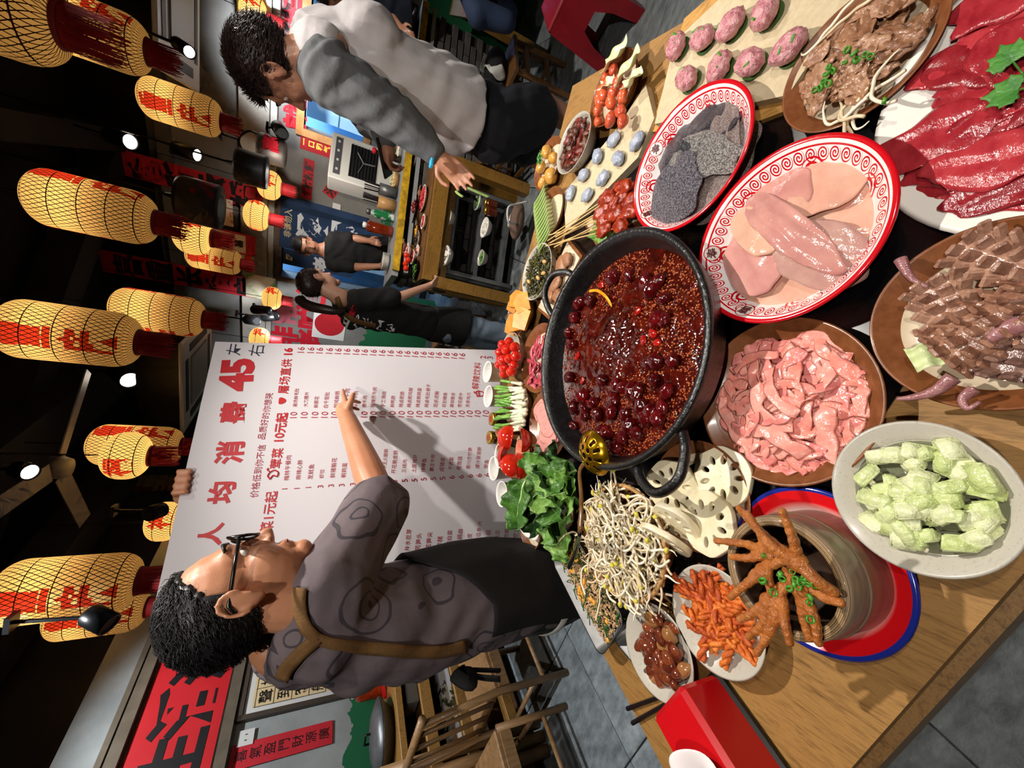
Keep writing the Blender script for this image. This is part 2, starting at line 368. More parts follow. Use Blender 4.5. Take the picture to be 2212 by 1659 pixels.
# the kitchen behind: pale steel panels, lit by cold lamps
kb = MB(); bwseg(kb, -3, 3.4, 0, 3.0, .05, -1.25); struct(kb.obj('wall_kitchen', bluew), 'pale blue kitchen wall behind the hatch')
struct(MB().box(A_ + db * .3 - nbo * .7 + Vector((0, 0, 2.75)), (7, 1.2, .05), rot=math.atan2(db.y, db.x)).obj('ceiling_kitchen', bluew))
for s in (-.9, .4, 2.05): lamp('kitchen_light', 'POINT', A_ + db * s - nbo * .75 + Vector((0, 0, 2.45)), 48, (.5, .75, 1), None, .12)
for k, (s0, s1, z0, z1) in enumerate(((-1.5, -.75, .6, 1.95), (-.7, -.1, .6, 1.95), (-.05, .32, 1.0, 1.9), (.36, .78, 1.0, 1.9), (1.7, 2.5, .6, 2.2))):
    kb = MB(); bwseg(kb, s0, s1, z0, z1, .5, -.62); c = kb.obj('cupboard', bluew)
    tag(c, ('tall pale blue steel cupboard at the right end of the kitchen hatch', 'pale blue steel cupboard with a lit screen beside it in the hatch', 'narrow blue panel behind the grey shirted man in the hatch', 'pale blue cupboard with slats next to the red strip in the hatch', 'pale blue kitchen panel behind the navy curtain doorway')[k], 'cupboard')
    hb = MB(); bwseg(hb, s0 + .04, s0 + .07, (z0 + z1) / 2 - .06, (z0 + z1) / 2 + .1, .03, -.59); hb.obj('handle', blackm, c)
    hb = MB(); bwseg(hb, (s0 + s1) / 2 - .006, (s0 + s1) / 2 + .006, z0, z1, .02, -.612); hb.obj('door_gap', blued, c)
    hb = MB(); bwseg(hb, s0, s1, 1.56, 1.572, .02, -.612); hb.obj('door_gap', blued, c)
    for i in range(4 if k == 3 else 0): hb = MB(); bwseg(hb, .40 + i * .06, .43 + i * .06, 1.6, 1.84, .02, -.605); hb.obj('vent_slat', blued, c)
kb = MB(); bwseg(kb, -.86, -.72, 1.66, 1.82, .03, -.55); tag(kb.obj('monitor', mat('blue_screen', '0a1080', emit='2030ff', es=2.5)), 'small screen glowing deep blue in the kitchen hatch', 'screen')
# ---------------------------------------------------------------- lettering on the walls
redink = mat('red_ink', 'c2182a', r=.6); blackink = mat('black_ink', '131214', r=.55); whiteink = mat('white_ink', 'e6ebf0', r=.6); goldink = mat('gold_ink', 'd9a441', r=.4, met=.5)
EB = -db
def wallword(ch, x, y, size, material, label, group, bold=.03, rot=0.):
    p = bw(x, y); up = Vector((0, 0, 1)); ex = EB
    if rot: q = Quaternion(nbo, rot); ex = q @ ex; up = q @ up
    o = lettering('wall_character', ch, size, material, None, p + nbo * .004, ex, up, bold, .001, warp=.012); tag(o, label, 'lettering', group); return o
for ch, x, y, s in (('就', 638, 255, .21), ('是', 640, 207, .2), ('鲜', 638, 66, .22), ('手', 641, 27, .22)): wallword(ch, x, y, s, redink, 'red brush character %s painted above the kitchen hatch' % {'就': 'nearest the red strip', '是': 'next to the grey shirted man', '鲜': 'behind the neck of the man in grey', '手': 'second from the frame edge'}[ch], 'red slogan over the hatch', .05)
for ch, x, y, s in (('秘', 602, 37, .24), ('制', 602, -8, .24)): wallword(ch, x, y, s, blackink, 'black brush character %s above the red slogan' % ('with a long sweep' if ch == '秘' else 'cut by the frame edge'), 'black slogan over the hatch', .06)
pink = mat('faded_pink_ink', 'd06a78', r=.7)
for ch, x, y, s, mt in (('老', 672, 735, .36, redink), ('味', 672, 688, .36, redink), ('道', 672, 648, .36, redink), ('非', 615, 727, .34, redink), ('常', 612, 678, .34, pink)):
    wallword(ch, x, y, s, mt, 'red brush character %s on the lit wall behind the woman' % {'老': 'low down beside the menu board', '味': 'low in the middle', '道': 'beside her ponytail', '非': 'high up beside the menu board', '常': 'faded to pink high up'}[ch], 'red slogan behind the woman', .05)
redpaper = mat('red_paper', 'a81520', 'bb1c28', 5, r=.7); whitep = mat('white_paper', 'dcdad4', r=.7); cream = mat('cream_paper', 'e8cfa0', 'e0c594', 3, r=.75)
def poster(name, label, cat, cpx, wd, ht, fn, material, rot=0., off=.006, th=.004, group=None):
    """flat paper or board on a wall; fn is bw or lw"""
    n, ex = (nbo, EB) if fn is bw else (nl, dl); c = fn(*cpx) + n * off; up = Vector((0, 0, 1))
    if rot: q = Quaternion(n, rot); ex = q @ ex; up = q @ up
    t = wthing(name, label, cat, c - up * ht / 2, group)
    V = [c + ex * a * wd / 2 + up * b * ht / 2 + n * k for k in (0, th) for a, b in ((-1, -1), (1, -1), (1, 1), (-1, 1))]
    link('sheet', mesh('sheet', V, [(3, 2, 1, 0), (4, 5, 6, 7), (0, 1, 5, 4), (1, 2, 6, 5), (2, 3, 7, 6), (3, 0, 4, 7)], material, None, False), t)
    return t, c + n * (th + .0005), ex, up, n
def words(P, body, size, material, dx=0, dy=0, bold=.03, vertical=False, warp=.01):
    t, c, ex, up, n = P; return lettering('lettering', body, size, material, t, c + ex * dx + up * dy, ex, up, bold, .001, vertical=vertical, warp=warp)
P = poster('paper_strip', 'red paper strip with four black characters on the back wall', 'paper strip', (665, 388), .42, .105, bw, redpaper); words(P, '食材新鲜', .095, blackink)
P = poster('paper_strip', 'tilted red paper strip with two black characters beside the white cooler', 'paper strip', (722, 402), .27, .13, bw, redpaper, -.45); words(P, '沸腾', .12, blackink)
P = poster('paper_strip', 'tall red paper strip with gold characters beside the kitchen hatch', 'paper strip', (690, 317), .15, .36, bw, redpaper); words(P, '一口和气财', .066, goldink, vertical=True)
P = poster('couplet_banner', 'long dark red hanging couplet behind the black metal pendant lamps', 'banner', (380, 372), .24, 1.55, bw, redpaper, off=.13); words(P, '客所云婚', .24, blackink, dy=-.2, vertical=True, bold=.05)
P = poster('couplet_banner', 'long dark red hanging couplet behind the slim woven lantern', 'banner', (390, 582), .26, 1.55, bw, redpaper, off=.13); words(P, '喜重长安宁', .24, blackink, dy=-.12, vertical=True, bold=.05)
P = poster('greeting_card', 'hanging red bordered card with a fish drawing and black writing', 'card', (517, 500), .24, .42, bw, redpaper, off=.32); t, c, ex, up, n = P
link('panel', mesh('panel', [c + ex * a * .1 + up * (b * .15 + .03) + n * .001 for a, b in ((-1, -1), (1, -1), (1, 1), (-1, 1))], [(0, 1, 2, 3)], whitep), t); words((t, c + n * .002, ex, up, n), '平安喜', .085, blackink, dy=.04, vertical=True)
P = poster('greeting_card', 'hanging card with blue and red fish pattern under the slim lantern', 'card', (527, 525), .2, .3, bw, mat('fish_card', 'd83a34', '9fd3d0', 6, r=.7, lo=.48, hi=.52), off=.30)
P = poster('greeting_card', 'pale card with pink roses behind the black pendant lamp', 'card', (497, 438), .28, .17, bw, mat('rose_card', 'd9cdbd', 'b02c3a', 9, r=.7, lo=.55, hi=.6), off=.30)
P = poster('plant_picture', 'glass framed picture of a green plant hanging by the red couplet', 'picture', (573, 597), .3, .3, bw, mat('plant_card', 'b9b09a', '5f8a55', 5, r=.3, lo=.45, hi=.6), off=.30)
P = poster('round_sign', 'white sign with a red disc behind the woman', 'sign', (712, 700), .5, .42, bw, whitep); t, c, ex, up, n = P
MB().lathe([(0, 0), (.19, 0), (.19, .004)], 32, mtx=Matrix.Translation(c) @ Matrix((ex, up, n)).transposed().to_4x4()).obj('disc', redpaper, t)
P = poster('light_switch', 'white light switch on the grey wall beside the doorway', 'switch', (727, 447), .085, .085, bw, whitep, th=.012); t, c, ex, up, n = P
MB().box(c, (.03, .004, .05), rot=math.atan2(db.y, db.x)).obj('rocker', whitep, t)
# left wall: big banner in a wooden frame, framed poem, red strip, socket
z0, z1 = 1.775, 2.205
Pc = lw(430, 1500); P = poster('slogan_banner', 'large red banner with bold black brush characters in a wooden frame', 'banner', (390, 1560), 2.5, z1 - z0, lw, mat('banner_red', 'c0121c', 'd02028', 2, r=.6), th=.01)
t, c, ex, up, n = P
for ch, x, y in (('生', 368, 1652), ('活', 400, 1535), ('沸', 440, 1428), ('腾', 470, 1330)):
    q = lw(x, y); lettering('lettering', ch, .31, blackink, t, q + n * .018, ex, up, .035, .001, warp=.012)
brw = mat('banner_frame_wood', '5c5143', '6f6352', 8, r=.6)
for dz, hh in ((.26, .06), (-.26, .06), (.315, .03)): MB().bar(c + up * dz - ex * 1.3 + n * .01, c + up * dz + ex * 1.3 + n * .01, .06, hh, up=(0, 0, 1)).obj('frame_rail', brw, t)
P = poster('framed_poem', 'white framed poem with black characters in a ruled grid on the left wall', 'picture', (650, 1440), .52, .62, lw, whitep, th=.02); t, c, ex, up, n = P
link('mat_board', mesh('mat_board', [c + ex * a * .22 + up * b * .27 + n * .002 for a, b in ((-1, -1), (1, -1), (1, 1), (-1, 1))], [(0, 1, 2, 3)], cream), t)
for i, row in enumerate(('聲城楓月', '到外漁落', '客寒火烏', '船山對啼')):
    for j, ch in enumerate(row): lettering('lettering', ch, .085, blackink, t, c + ex * (-.165 + j * .11) + up * (.2 - i * .105) + n * .004, ex, up, .005, .0005)
for i, row in enumerate(('半鐘', '夜泊')): lettering('lettering', row, .05, blackink, t, c + ex * (-.1 + i * .1) - up * (.2 + .02 * i) + n * .004, ex, up, 0, .0005)
g = MB()
for j in range(5): g.bar(c + ex * (-.22 + .11 * j) + up * .26 + n * .003, c + ex * (-.22 + .11 * j) - up * .17 + n * .003, .003, .001, up=n)
for i in range(5): g.bar(c + ex * -.22 + up * (.255 - .106 * i) + n * .003, c + ex * .22 + up * (.255 - .106 * i) + n * .003, .003, .001, up=n)
g.obj('grid_lines', blackink, t)
fr = MB()
for a, b in ((-1, 0), (1, 0), (0, -1), (0, 1)): fr.bar(c + ex * (a * .27 - (0 if a else .285)) + up * (b * .33 - (0 if b else .345)), c + ex * (a * .27 + (0 if a else .285)) + up * (b * .33 + (0 if b else .345)), .03, .03, up=n)
fr.obj('picture_frame', mat('brown_frame', '4a4036', r=.5), t)
P = poster('paper_couplet', 'tall red paper couplet with seven black characters on the left wall', 'paper strip', (613, 1610), .13, .56, lw, mat('couplet_red', 'c4202c', 'd22a36', 4, r=.7), rot=.0); words(P, '喜氣盈門財源廣', .068, blackink, vertical=True, bold=.0)
P = poster('wall_socket', 'white wall socket above the red paper couplet', 'socket', (531, 1596), .085, .085, lw, whitep, th=.01); t, c, ex, up, n = P
for a in (-.015, .015): MB().box(c + ex * a, (.004, .003, .012)).obj('slot', black, t)
# ---------------------------------------------------------------- woven lanterns
def ink_grid(chars, size, W_=200, H_=200):
    """raster of characters stacked in a column: u -.5..5, v -.5..5"""
    g = np.zeros((H_, W_), bool); n = len(chars)
    for i, ch in enumerate(chars):
        V, F = glyphs(ch, size, .035); cy = (n - 1) / 2 - i
        for f in F:
            for k in range(1, len(f) - 1):
                t = [(V[j].x, V[j].y + cy * size * 1.1) for j in (f[0], f[k], f[k + 1])]
                a = np.array(t); x0, y0 = np.floor((a.min(0) + .5) * [W_, H_]).astype(int); x1, y1 = np.ceil((a.max(0) + .5) * [W_, H_]).astype(int)
                x0, y0 = max(x0, 0), max(y0, 0); x1, y1 = min(x1, W_ - 1), min(y1, H_ - 1)
                if x1 < x0 or y1 < y0: continue
                X, Y = np.meshgrid((np.arange(x0, x1 + 1) + .5) / W_ - .5, (np.arange(y0, y1 + 1) + .5) / H_ - .5)
                d = [(a[(q + 1) % 3, 0] - a[q, 0]) * (Y - a[q, 1]) - (a[(q + 1) % 3, 1] - a[q, 1]) * (X - a[q, 0]) for q in range(3)]
                ins = ((d[0] >= 0) & (d[1] >= 0) & (d[2] >= 0)) | ((d[0] <= 0) & (d[1] <= 0) & (d[2] <= 0)); g[y0:y1 + 1, x0:x1 + 1] |= ins
    return g
def lantern_mat():
    m = bpy.data.materials.new('lantern_paper'); m.use_nodes = True; T = NT(m); T.n.remove(T.n['Principled BSDF'])
    v = T.coord('Object'); x, y, z = T.xyz(v); ang = T.math('ARCTAN2', y, x)
    def lines(k, kz, wd): return T.math('LESS_THAN', T.math('ABSOLUTE', T.math('SUBTRACT', T.math('FRACT', T.math('ADD', T.math('MULTIPLY', ang, k / (2 * pi)), T.math('MULTIPLY', z, kz))), .5)), wd)
    l = T.math('MAXIMUM', lines(42, 24., .085), lines(42, -24., .085))
    l = T.math('MAXIMUM', l, T.math('LESS_THAN', T.math('ABSOLUTE', T.math('SUBTRACT', T.math('FRACT', T.math('MULTIPLY', z, 9.)), .5)), .02))
    at = T.node('ShaderNodeAttribute', attribute_name='ink'); ink = T.math('GREATER_THAN', at.outputs['Fac'], .5)
    c = T.mix(ink, lin('e9c480'), lin('b83420')); c = T.mix(l, c, lin('1c0f08'))
    tr = T.node('ShaderNodeBsdfTranslucent'); df = T.node('ShaderNodeBsdfDiffuse'); T.put(tr.inputs[0], c); T.put(df.inputs[0], c)
    mx = T.node('ShaderNodeMixShader'); mx.inputs[0].default_value = .72; T.l.new(df.outputs[0], mx.inputs[1]); T.l.new(tr.outputs[0], mx.inputs[2]); T.l.new(mx.outputs[0], T.n['Material Output'].inputs[0]); return m
LM = lantern_mat(); tassel_m = mat('tassel_red', '960a12', r=.7); rimred = mat('lantern_rim', '7a1218', r=.6)
def lantern_mesh(name, R, H, chars, size, kw):
    n, k = 150, 96; V = []; F = []; ink = []; g = ink_grid(chars, size)
    for j in range(k + 1):
        t = j / k
        if H > .4: # capsule
            e = .2; zz = t; rr = 1.
            if t < e: rr = math.sqrt(max(0, 1 - ((e - t) / e) ** 2)) * .55 + .45 if t > 0 else .45
            if t > 1 - e: rr = math.sqrt(max(0, 1 - ((t - 1 + e) / e) ** 2))
        else:
            a = -1 + 2 * t; rr = math.sqrt(max(0, 1 - abs(a) ** 2.6)); rr = max(rr, .42 if t < .5 else .0)
        rr = max(rr, .001)
        for i in range(n):
            th = 2 * pi * i / n; V.append((R * rr * math.cos(th), R * rr * math.sin(th), t * H))
            val = 0.
            for ph in (-pi / 2, pi / 2 + .3):
                d = (th - ph + pi) % (2 * pi) - pi; u = d / kw + .5; q = t
                if 0 <= u < 1 and 0 <= q < 1 and g[min(199, int(q * 200)), min(199, int(u * 200))]: val = 1.
            ink.append(val)
    for j in range(k): F += [(j * n + i, j * n + (i + 1) % n, (j + 1) * n + (i + 1) % n, (j + 1) * n + i) for i in range(n)]
    me = mesh(name, V, F, LM); a = me.attributes.new('ink', 'FLOAT', 'POINT'); a.data.foreach_set('value', np.array(ink, dtype=np.float32)); return me
LONG = lantern_mesh('shade', .15, .54, '重庆', .40, 2.0); ROUND = lantern_mesh('shade', .16, .26, '福', .6, 1.5)
def tassel_mesh(R, L, seed):
    rd = random.Random(seed); B = MB()
    for i in range(84):
        a = 2 * pi * i / 84; l = L * rd.uniform(.84, 1.05); d = Vector((math.cos(a), math.sin(a), 0)); t = Vector((-d.y, d.x, 0)); w_ = R * .05
        r1 = R * rd.uniform(.97, 1.1); p, q = d * R, d * r1 + Vector((0, 0, -l)) + t * rd.uniform(-.006, .006)
        B.add([p - t * w_, p + t * w_, q + t * w_ * .7, q - t * w_ * .7], [(0, 1, 2, 3)])
    return B.me('tassel', tassel_m, False)
TAS = tassel_mesh(.068, .14, 3); RIM = MB().lathe([(.06, -.012), (.072, -.012), (.074, .012), (.062, .02)], 32).me('rim', rimred)
cord_m = mat('cord_black', '0a0a0a', r=.6)
def lantern(loc, kind, label, rz=0., s=1., power=1.9, top=3.6):
    t = thing('woven_lantern', label, 'lantern', loc, (0, 0, rz), 'woven lanterns hanging from the ceiling'); t.scale = (s,) * 3
    H = .54 if kind == 'long' else .26
    link('shade', LONG if kind == 'long' else ROUND, t); link('rim', RIM, t); link('tassel', TAS, t, (0, 0, -.005), (0, 0, random.uniform(0, 6)))
    MB().tube([(0, 0, H - .005), (0, 0, max(H + .05, (top - loc[2]) / s))], .004, 5).obj('cord', cord_m, t)
    p = lamp('lantern_bulb', 'POINT', (loc[0], loc[1], loc[2] + H * s * (.66 if kind == 'long' else .5)), power * s * s, (1, .80, .52), None, .03)
LAN = [((1.68, 3.08, 2.549), 'long', 'woven lantern cut by the frame corner beside the ceiling cassette', .5), ((1.909, 4.12, 2.417), 'long', 'woven lantern hanging just above the grey shirted man\'s head', -.6), ((.70, 3.04, 2.413), 'long', 'large woven lantern whose tassel hangs beside the black metal pendant lamp', .9),
    ((-.02, 2.86, 2.365), 'long', 'largest woven lantern in the middle, its top cut by the frame', -.2), ((.21, 3.76, 2.294), 'long', 'woven lantern beside the ceiling cassette above the menu board corner', 1.5), ((-.808, 3.52, 2.436), 'round', 'round woven lantern with pink flowers in front of a long one', 2.5),
    ((-.804, 3.84, 2.354), 'long', 'long woven lantern half hidden behind the round flowered one', 1.), ((-1.55, 5.3, 2.62), 'long', 'small distant woven lantern above the fingers on the menu board', 0.), ((-1.524, 4.2, 2.36), 'round', 'woven lantern half hidden by the top edge of the menu board', .4),
    ((-1.30, 2.70, 2.198), 'long', 'big woven lantern above the head of the man with glasses', .1), ((-1.80, 3.35, 2.32), 'long', 'woven lantern partly behind the one over the man with glasses', .3), ((.882, 3.94, 2.337), 'round', 'round woven lantern below the tassel of a large one', .5),
    ((.90, 4.9, 2.30), 'long', 'slim woven lantern in front of the red couplet', 2.5), ((1.27, 4.34, 2.02), 'round', 'round woven lantern hanging beside the doorway top', 1.), ((1.62, 4.45, 1.965), 'round', 'small round woven lantern right under the black metal pendant lamp', 0.),
    ((.63, 5.1, 1.912), 'round', 'small round woven lantern above the woman\'s head', .7), ((.16, 5.1, 1.98), 'round', 'small round woven lantern cut by the corner of the menu board', .7), ((2.85, 4.05, 2.17), 'round', 'small woven lantern behind the hair of the man in grey', .2),
    ((1.0, 1.86, 2.33), 'long', 'nearest woven lantern in the frame corner, seen from below', .2)]
for i, (l, k, lab, rz) in enumerate(LAN): lantern(l, k, lab, rz, {13: .82, 14: .82, 15: .77, 16: .78, 17: .8, 7: .85, 12: .85, 10: .9}.get(i, 1.))
# ---------------------------------------------------------------- metal pendant lamps, spotlights, fan, cassettes
rust = mat('pendant_iron', '2b2c2e', '3a3c3e', 10, r=.45, met=.6); redspot = mat('pendant_iron_red', '333537', '8a1f24', 6, r=.5, met=.3, lo=.55, hi=.6)
glowm = mat('lamp_glow', 'ffffff', emit='fff1dc', es=25.)
def pendant(loc, r, h, label, ang=0.):
    t = thing('metal_pendant_lamp', label, 'lamp', loc, (0, 0, ang)); 
    MB().lathe([(r * .62, 0), (r * .98, 0), (r, .015), (r, h * .88), (r * .9, h), (.02, h * 1.02), (.012, h * 1.3), (0, h * 1.3)], 40, mf=[1, 1, 0, 0, 0, 0, 0]).lathe([(r * .62, 0), (r * .6, h * .6), (0, h * .62)], 32, 1).obj('shade', [redspot, black], t, smooth=True)
    MB().lathe([(0, .0), (.028, .005), (.03, .02), (0, .05)], 16, mtx=Matrix.Translation((0, 0, h * .35))).obj('bulb', glowm, t)
    MB().tube([(0, 0, h * 1.25), (0, 0, 3.6 - loc[2])], .008, 6).obj('stem', blackm, t)
pendant((.994, 3.44, 2.199), .15, .24, 'larger black iron pendant lamp with red patches'); pendant((1.45, 3.75, 2.0), .125, .21, 'smaller black iron pendant lamp with red patches beside a round lantern', 1.)
def spot(tail, head, r, label, lit=True, mount=None):
    tail, head = Vector(tail), Vector(head); t = thing('spotlight', label, 'spotlight', tail); d = head - tail; q = d.to_track_quat('Z', 'Y').to_matrix().to_4x4(); L = d.length
    MB().lathe([(0, 0), (r * .8, 0), (r, L * .1), (r, L), (r * .85, L), (r * .8, L * .9)], 20, mtx=q).obj('housing', blackm, t, smooth=True)
    MB().lathe([(0, L * .93), (r * .84, L * .93)], 20, mtx=q).obj('lens', glowm if lit else black, t)
    mo = Vector(mount) - tail if mount is not None else Vector((0, 0, .25)); MB().tube([d * .3, mo], .009, 6).obj('bracket', blackm, t); MB().box(mo, (.07, .07, .02)).obj('mount', blackm, t)
spot(PY(376, 318, 4.3), PY(428, 336, 4.2), .055, 'lit black spotlight on a bracket beside the red couplet', True, PY(372, 322, 4.45)); spot(PY(235, 292, 4.2), PY(283, 307, 4.05), .06, 'lit black ceiling spotlight between two long lanterns')
spot(PY(380, 92, 3.1), PY(410, 113, 3.0), .036, 'lit black spotlight below the tassel of the corner lantern'); spot(PY(598, 272, 4.2), PY(610, 290, 4.1), .055, 'unlit black spotlight on the ledge left of the hatch slogan', False, PY(578, 275, 4.25))
spot(PY(250, 800, 4.6), PY(281, 822, 4.4), .075, 'lit ceiling spotlight above the menu board corner'); spot(PY(35, 1012, 3.0), PY(66, 1020, 2.95), .045, 'lit ceiling spotlight next to the ceiling fan')
spot(PY(262, 1172, 4.75), PY(315, 1180, 4.65), .055, 'lit spotlight above the slanted edge of the menu board'); spot(PY(352, 1100, 3.4), PY(322, 1110, 3.3), .05, 'unlit black spotlight in front of a half hidden lantern', False)
spot(PY(190, 1325, 2.5), PY(238, 1350, 2.45), .05, 'black spotlight hanging over the second lantern above the glasses', False); spot(PY(546, 668, 5.0), PY(582, 672, 4.9), .05, 'small black spotlight beside a round lantern above the woman', False, PY(548, 662, 5.1))
spot(PY(530, 690, 5.2), PY(556, 694, 5.1), .05, 'small black spotlight over the beam above the woman', False); spot(PY(568, 686, 5.3), PY(598, 683, 5.2), .05, 'small black spotlight near the faded pink character', False)
t = thing('pot_lamp', 'iron pot lamp with a red character hanging from the beam', 'lamp', PY(618, 335, 4.2))
MB().lathe([(0, 0), (.1, 0), (.115, .02), (.12, .2), (.11, .22), (0, .22)], 32).obj('pot', mat('pot_iron', '55504c', '6a5f58', 9, r=.5, met=.5), t, smooth=True)
lettering('lettering', '高', .14, redink, t, (0, -.124, .11), (1, 0, 0), (0, 0, 1), .04)
MB().tube(smooth_path([(-.1, 0, .2), (-.1, 0, .3), (0, 0, .36), (.1, 0, .3), (.1, 0, .2)], 5), .008, 6).tube([(0, 0, .35), (0, 0, .48)], .008, 6).box((0, 0, .49), (.08, .08, .02)).obj('handle', blackm, t, smooth=True)
# ceiling fan
fc = PY(125, 1010, 3.6); t = thing('ceiling_fan', 'grey three bladed ceiling fan in the dark above', 'fan', fc); greyf = mat('fan_grey', '7a7a7c', r=.5)
MB().lathe([(0, -.06), (.06, -.06), (.075, -.02), (.075, .04), (.04, .06), (.015, .08), (.015, 3.62 - fc.z)], 28).obj('motor', greyf, t, smooth=True)
for a in (.35, .35 + 2 * pi / 3, .35 + 4 * pi / 3): MB().box((.38, 0, 0), (.6, .12, .008)).obj('blade', greyf, t, (0, 0, 0), (.15, 0, a))
# ceiling cassette units
white_pl = mat('white_plastic', 'b9b7b0', r=.45)
def cassette(c, rz, label):
    t = thing('air_conditioner_cassette', label, 'air conditioner', c, (0, 0, rz)); MB().box((0, 0, .17), (.78, .78, .3)).obj('housing', blackm, t)
    B = MB(); B.box((0, 0, 0), (.9, .9, .03), bev=.01); B.obj('panel', white_pl, t)
    MB().box((0, 0, -.018), (.48, .48, .02)).obj('grille', mat('grille_grey', '8c8a84', r=.5), t)
    for k in range(4): MB().box((0, .34, -.016), (.52, .07, .006)).obj('slot', black, t, None, (0, 0, k * pi / 2))
cassette(PY(425, 800, 4.75), TA, 'white ceiling cassette above the menu board corner'); cassette(PY(385, 20, 3.7), TA, 'white ceiling cassette beside the corner lantern')
# ================================================================ BOARD PLANE (the menu board behind the table)
BN = Vector((-.493, .853, -.175)).normalized(); BP = Vector((-.36, 1.385, .80))
BX = Vector((.863, .504, .028)).normalized(); BY = Vector((-.112, .137, .984)).normalized(); BX = (BX - BN * BX.dot(BN)).normalized(); BY = BN.cross(BX) * -1
if BY.z < 0: BY = -BY
def bd(x, y): return Ppl(x, y, BP, BN)
# ================================================================ TABLE
TZ = .75
def wood_mat(name, a, b, stretch, ang, rough=.6, coat=.03, bump=.15):
    m = mat(name, a, r=rough, coat=coat); T = NT(m); bs = T.n['Principled BSDF']
    tc = T.node('ShaderNodeTexCoord'); mp = T.node('ShaderNodeMapping'); T.l.new(tc.outputs['Object'], mp.inputs[0]); mp.inputs[2].default_value = (0, 0, ang); mp.inputs[3].default_value = stretch
    n1 = T.noise(mp.outputs[0], 6, 5, .65, 1.2); n2 = T.noise(mp.outputs[0], 38, 3, .6)
    c = T.ramp(T.math('MULTIPLY_ADD', n2, .35, T.math('MULTIPLY', n1, .75)), [(.36, a), (.55, b), (.72, a)]); n3 = T.noise(T.coord('Object'), 3, 3); c = T.mix(T.math('MULTIPLY', T.math('GREATER_THAN', n3, .6), .25), c, lin(a)); T.put(bs.inputs['Base Color'], c)
    bp = T.node('ShaderNodeBump'); bp.inputs['Strength'].default_value = bump; bp.inputs['Distance'].default_value = .004; T.l.new(n2, bp.inputs['Height']); T.l.new(bp.outputs[0], bs.inputs['Normal']); return m
twood = wood_mat('table_wood', '6b4a22', '9a723c', (9, 1, 4), math.radians(20))
dwood = wood_mat('dark_wood', '4a3018', '6b4826', (6, 1, 6), 0, .5, .1); lwood = wood_mat('pale_wood', '8a6238', 'b48a55', (6, 6, 1), 0, .5, .05)
TBL = [(-.805, .36), (-.36, 1.312), (.07, 1.56), (1.096, 1.204), (.644, -.17)]
tab = wthing('dining_table', 'wooden dining table crowded with dishes, black glass panel in its middle', 'table', (.1, .7, 0))
B = MB(); B.prism([Vector(p) for p in TBL][::-1] if False else TBL[::-1], .72, TZ); B.obj('tabletop', twood, tab)
cx_, cy_ = .1, .7
ins = [((x - cx_) * .985 + cx_, (y - cy_) * .985 + cy_) for x, y in TBL]
for i in range(5):
    a, b = Vector((*ins[i], .665)), Vector((*ins[(i + 1) % 5], .665)); MB().bar(a, b, .045, .085).obj('apron_rail', wood_mat('table_edge_wood', '5a3f22', '87653a', (5, 5, 1), 0, .5, .1), tab)
for x, y in ((-.70, .40), (-.30, 1.22), (.98, 1.15), (.58, -.05)): MB().box((x, y, .31), (.07, .07, .62)).obj('leg', dwood, tab)
def loc2(a, b, z=TZ): p = Vector((math.cos(math.radians(-21)), math.sin(math.radians(-21)))) * a + Vector((math.sin(math.radians(21)), math.cos(math.radians(21)))) * b; return Vector((p.x, p.y, z))
bl = [loc2(-.575, .235), loc2(.385, .235), loc2(.385, 1.24), loc2(-.30, 1.24), loc2(-.575, .9)]
MB().prism([(v.x, v.y) for v in bl], TZ, TZ + .003).obj('glass_panel', mat('black_glass', '08080a', r=.22, coat=.4), tab)
POT = Vector((.104, .701, TZ))
t = thing('induction_cooker', 'round glossy black cooker ring under the hot pot', 'cooker', POT + Vector((0, 0, .003)))
MB().lathe([(0, 0), (.325, 0), (.33, .006), (.32, .014), (.30, .014), (.29, .008), (.2, .008), (0, .008)], 72).obj('ring', mat('cooker_black', '060607', r=.18, coat=.6), t, smooth=True)
# ---------------------------------------------------------------- hot pot
iron = mat('cast_iron', '0d0d0e', '1a1a1b', 60, r=.32, bump=.25, bsc=120, coat=.35)
pot = thing('hot_pot', 'big black cast iron hot pot full of red chilli broth', 'pot', POT + Vector((0, 0, .0125)))
MB().lathe([(0, 0), (.195, 0), (.225, .01), (.25, .045), (.266, .1), (.272, .112), (.268, .118), (.258, .116), (.25, .10), (.24, .06), (.215, .03), (.18, .018), (0, .016)], 96).obj('body', iron, pot, smooth=True)
def pot_handle(a, tilt):
    h = smooth_path([(.262, -.065, .098), (.295, -.06, .108), (.332, -.035, .12), (.342, 0, .123), (.332, .035, .12), (.295, .06, .108), (.262, .065, .098)], 5); MB().tube(h, .0095, 10).obj('handle', iron, pot, None, (0, 0, a), smooth=True)
pot_handle(math.radians(54), 0); pot_handle(math.radians(222), 0)
# broth: a disc with waves, rough boiling centre
def broth_mat():
    m = mat('red_broth', '4a0a04', r=.06, coat=.7, spec=.7); T = NT(m); bs = T.n['Principled BSDF']; v = T.coord('Object')
    n = T.noise(v, 26, 4, .6, .6); T.put(bs.inputs['Base Color'], T.ramp(n, [(.3, '230403'), (.5, '420a05'), (.72, '5e170a')])); bp = T.node('ShaderNodeBump'); bp.inputs['Strength'].default_value = .5; bp.inputs['Distance'].default_value = .006; T.l.new(T.noise(v, 60, 3), bp.inputs['Height']); T.l.new(bp.outputs[0], bs.inputs['Normal']); return m
BZ = .061
def broth_pt(i, j, N=64):
    r = .24 * i / N; a = 2 * pi * j / 96; x, y = r * math.cos(a), r * math.sin(a)
    k = math.exp(-(((x - .02) / .085) ** 2 + ((y - .045) / .11) ** 2)); z = BZ + .0016 * nz((x, y, 0), 40) + k * (.008 * nz((x, y, 1), 55) + .006 * abs(nz((x, y, 3), 90))); return (x, y, z)
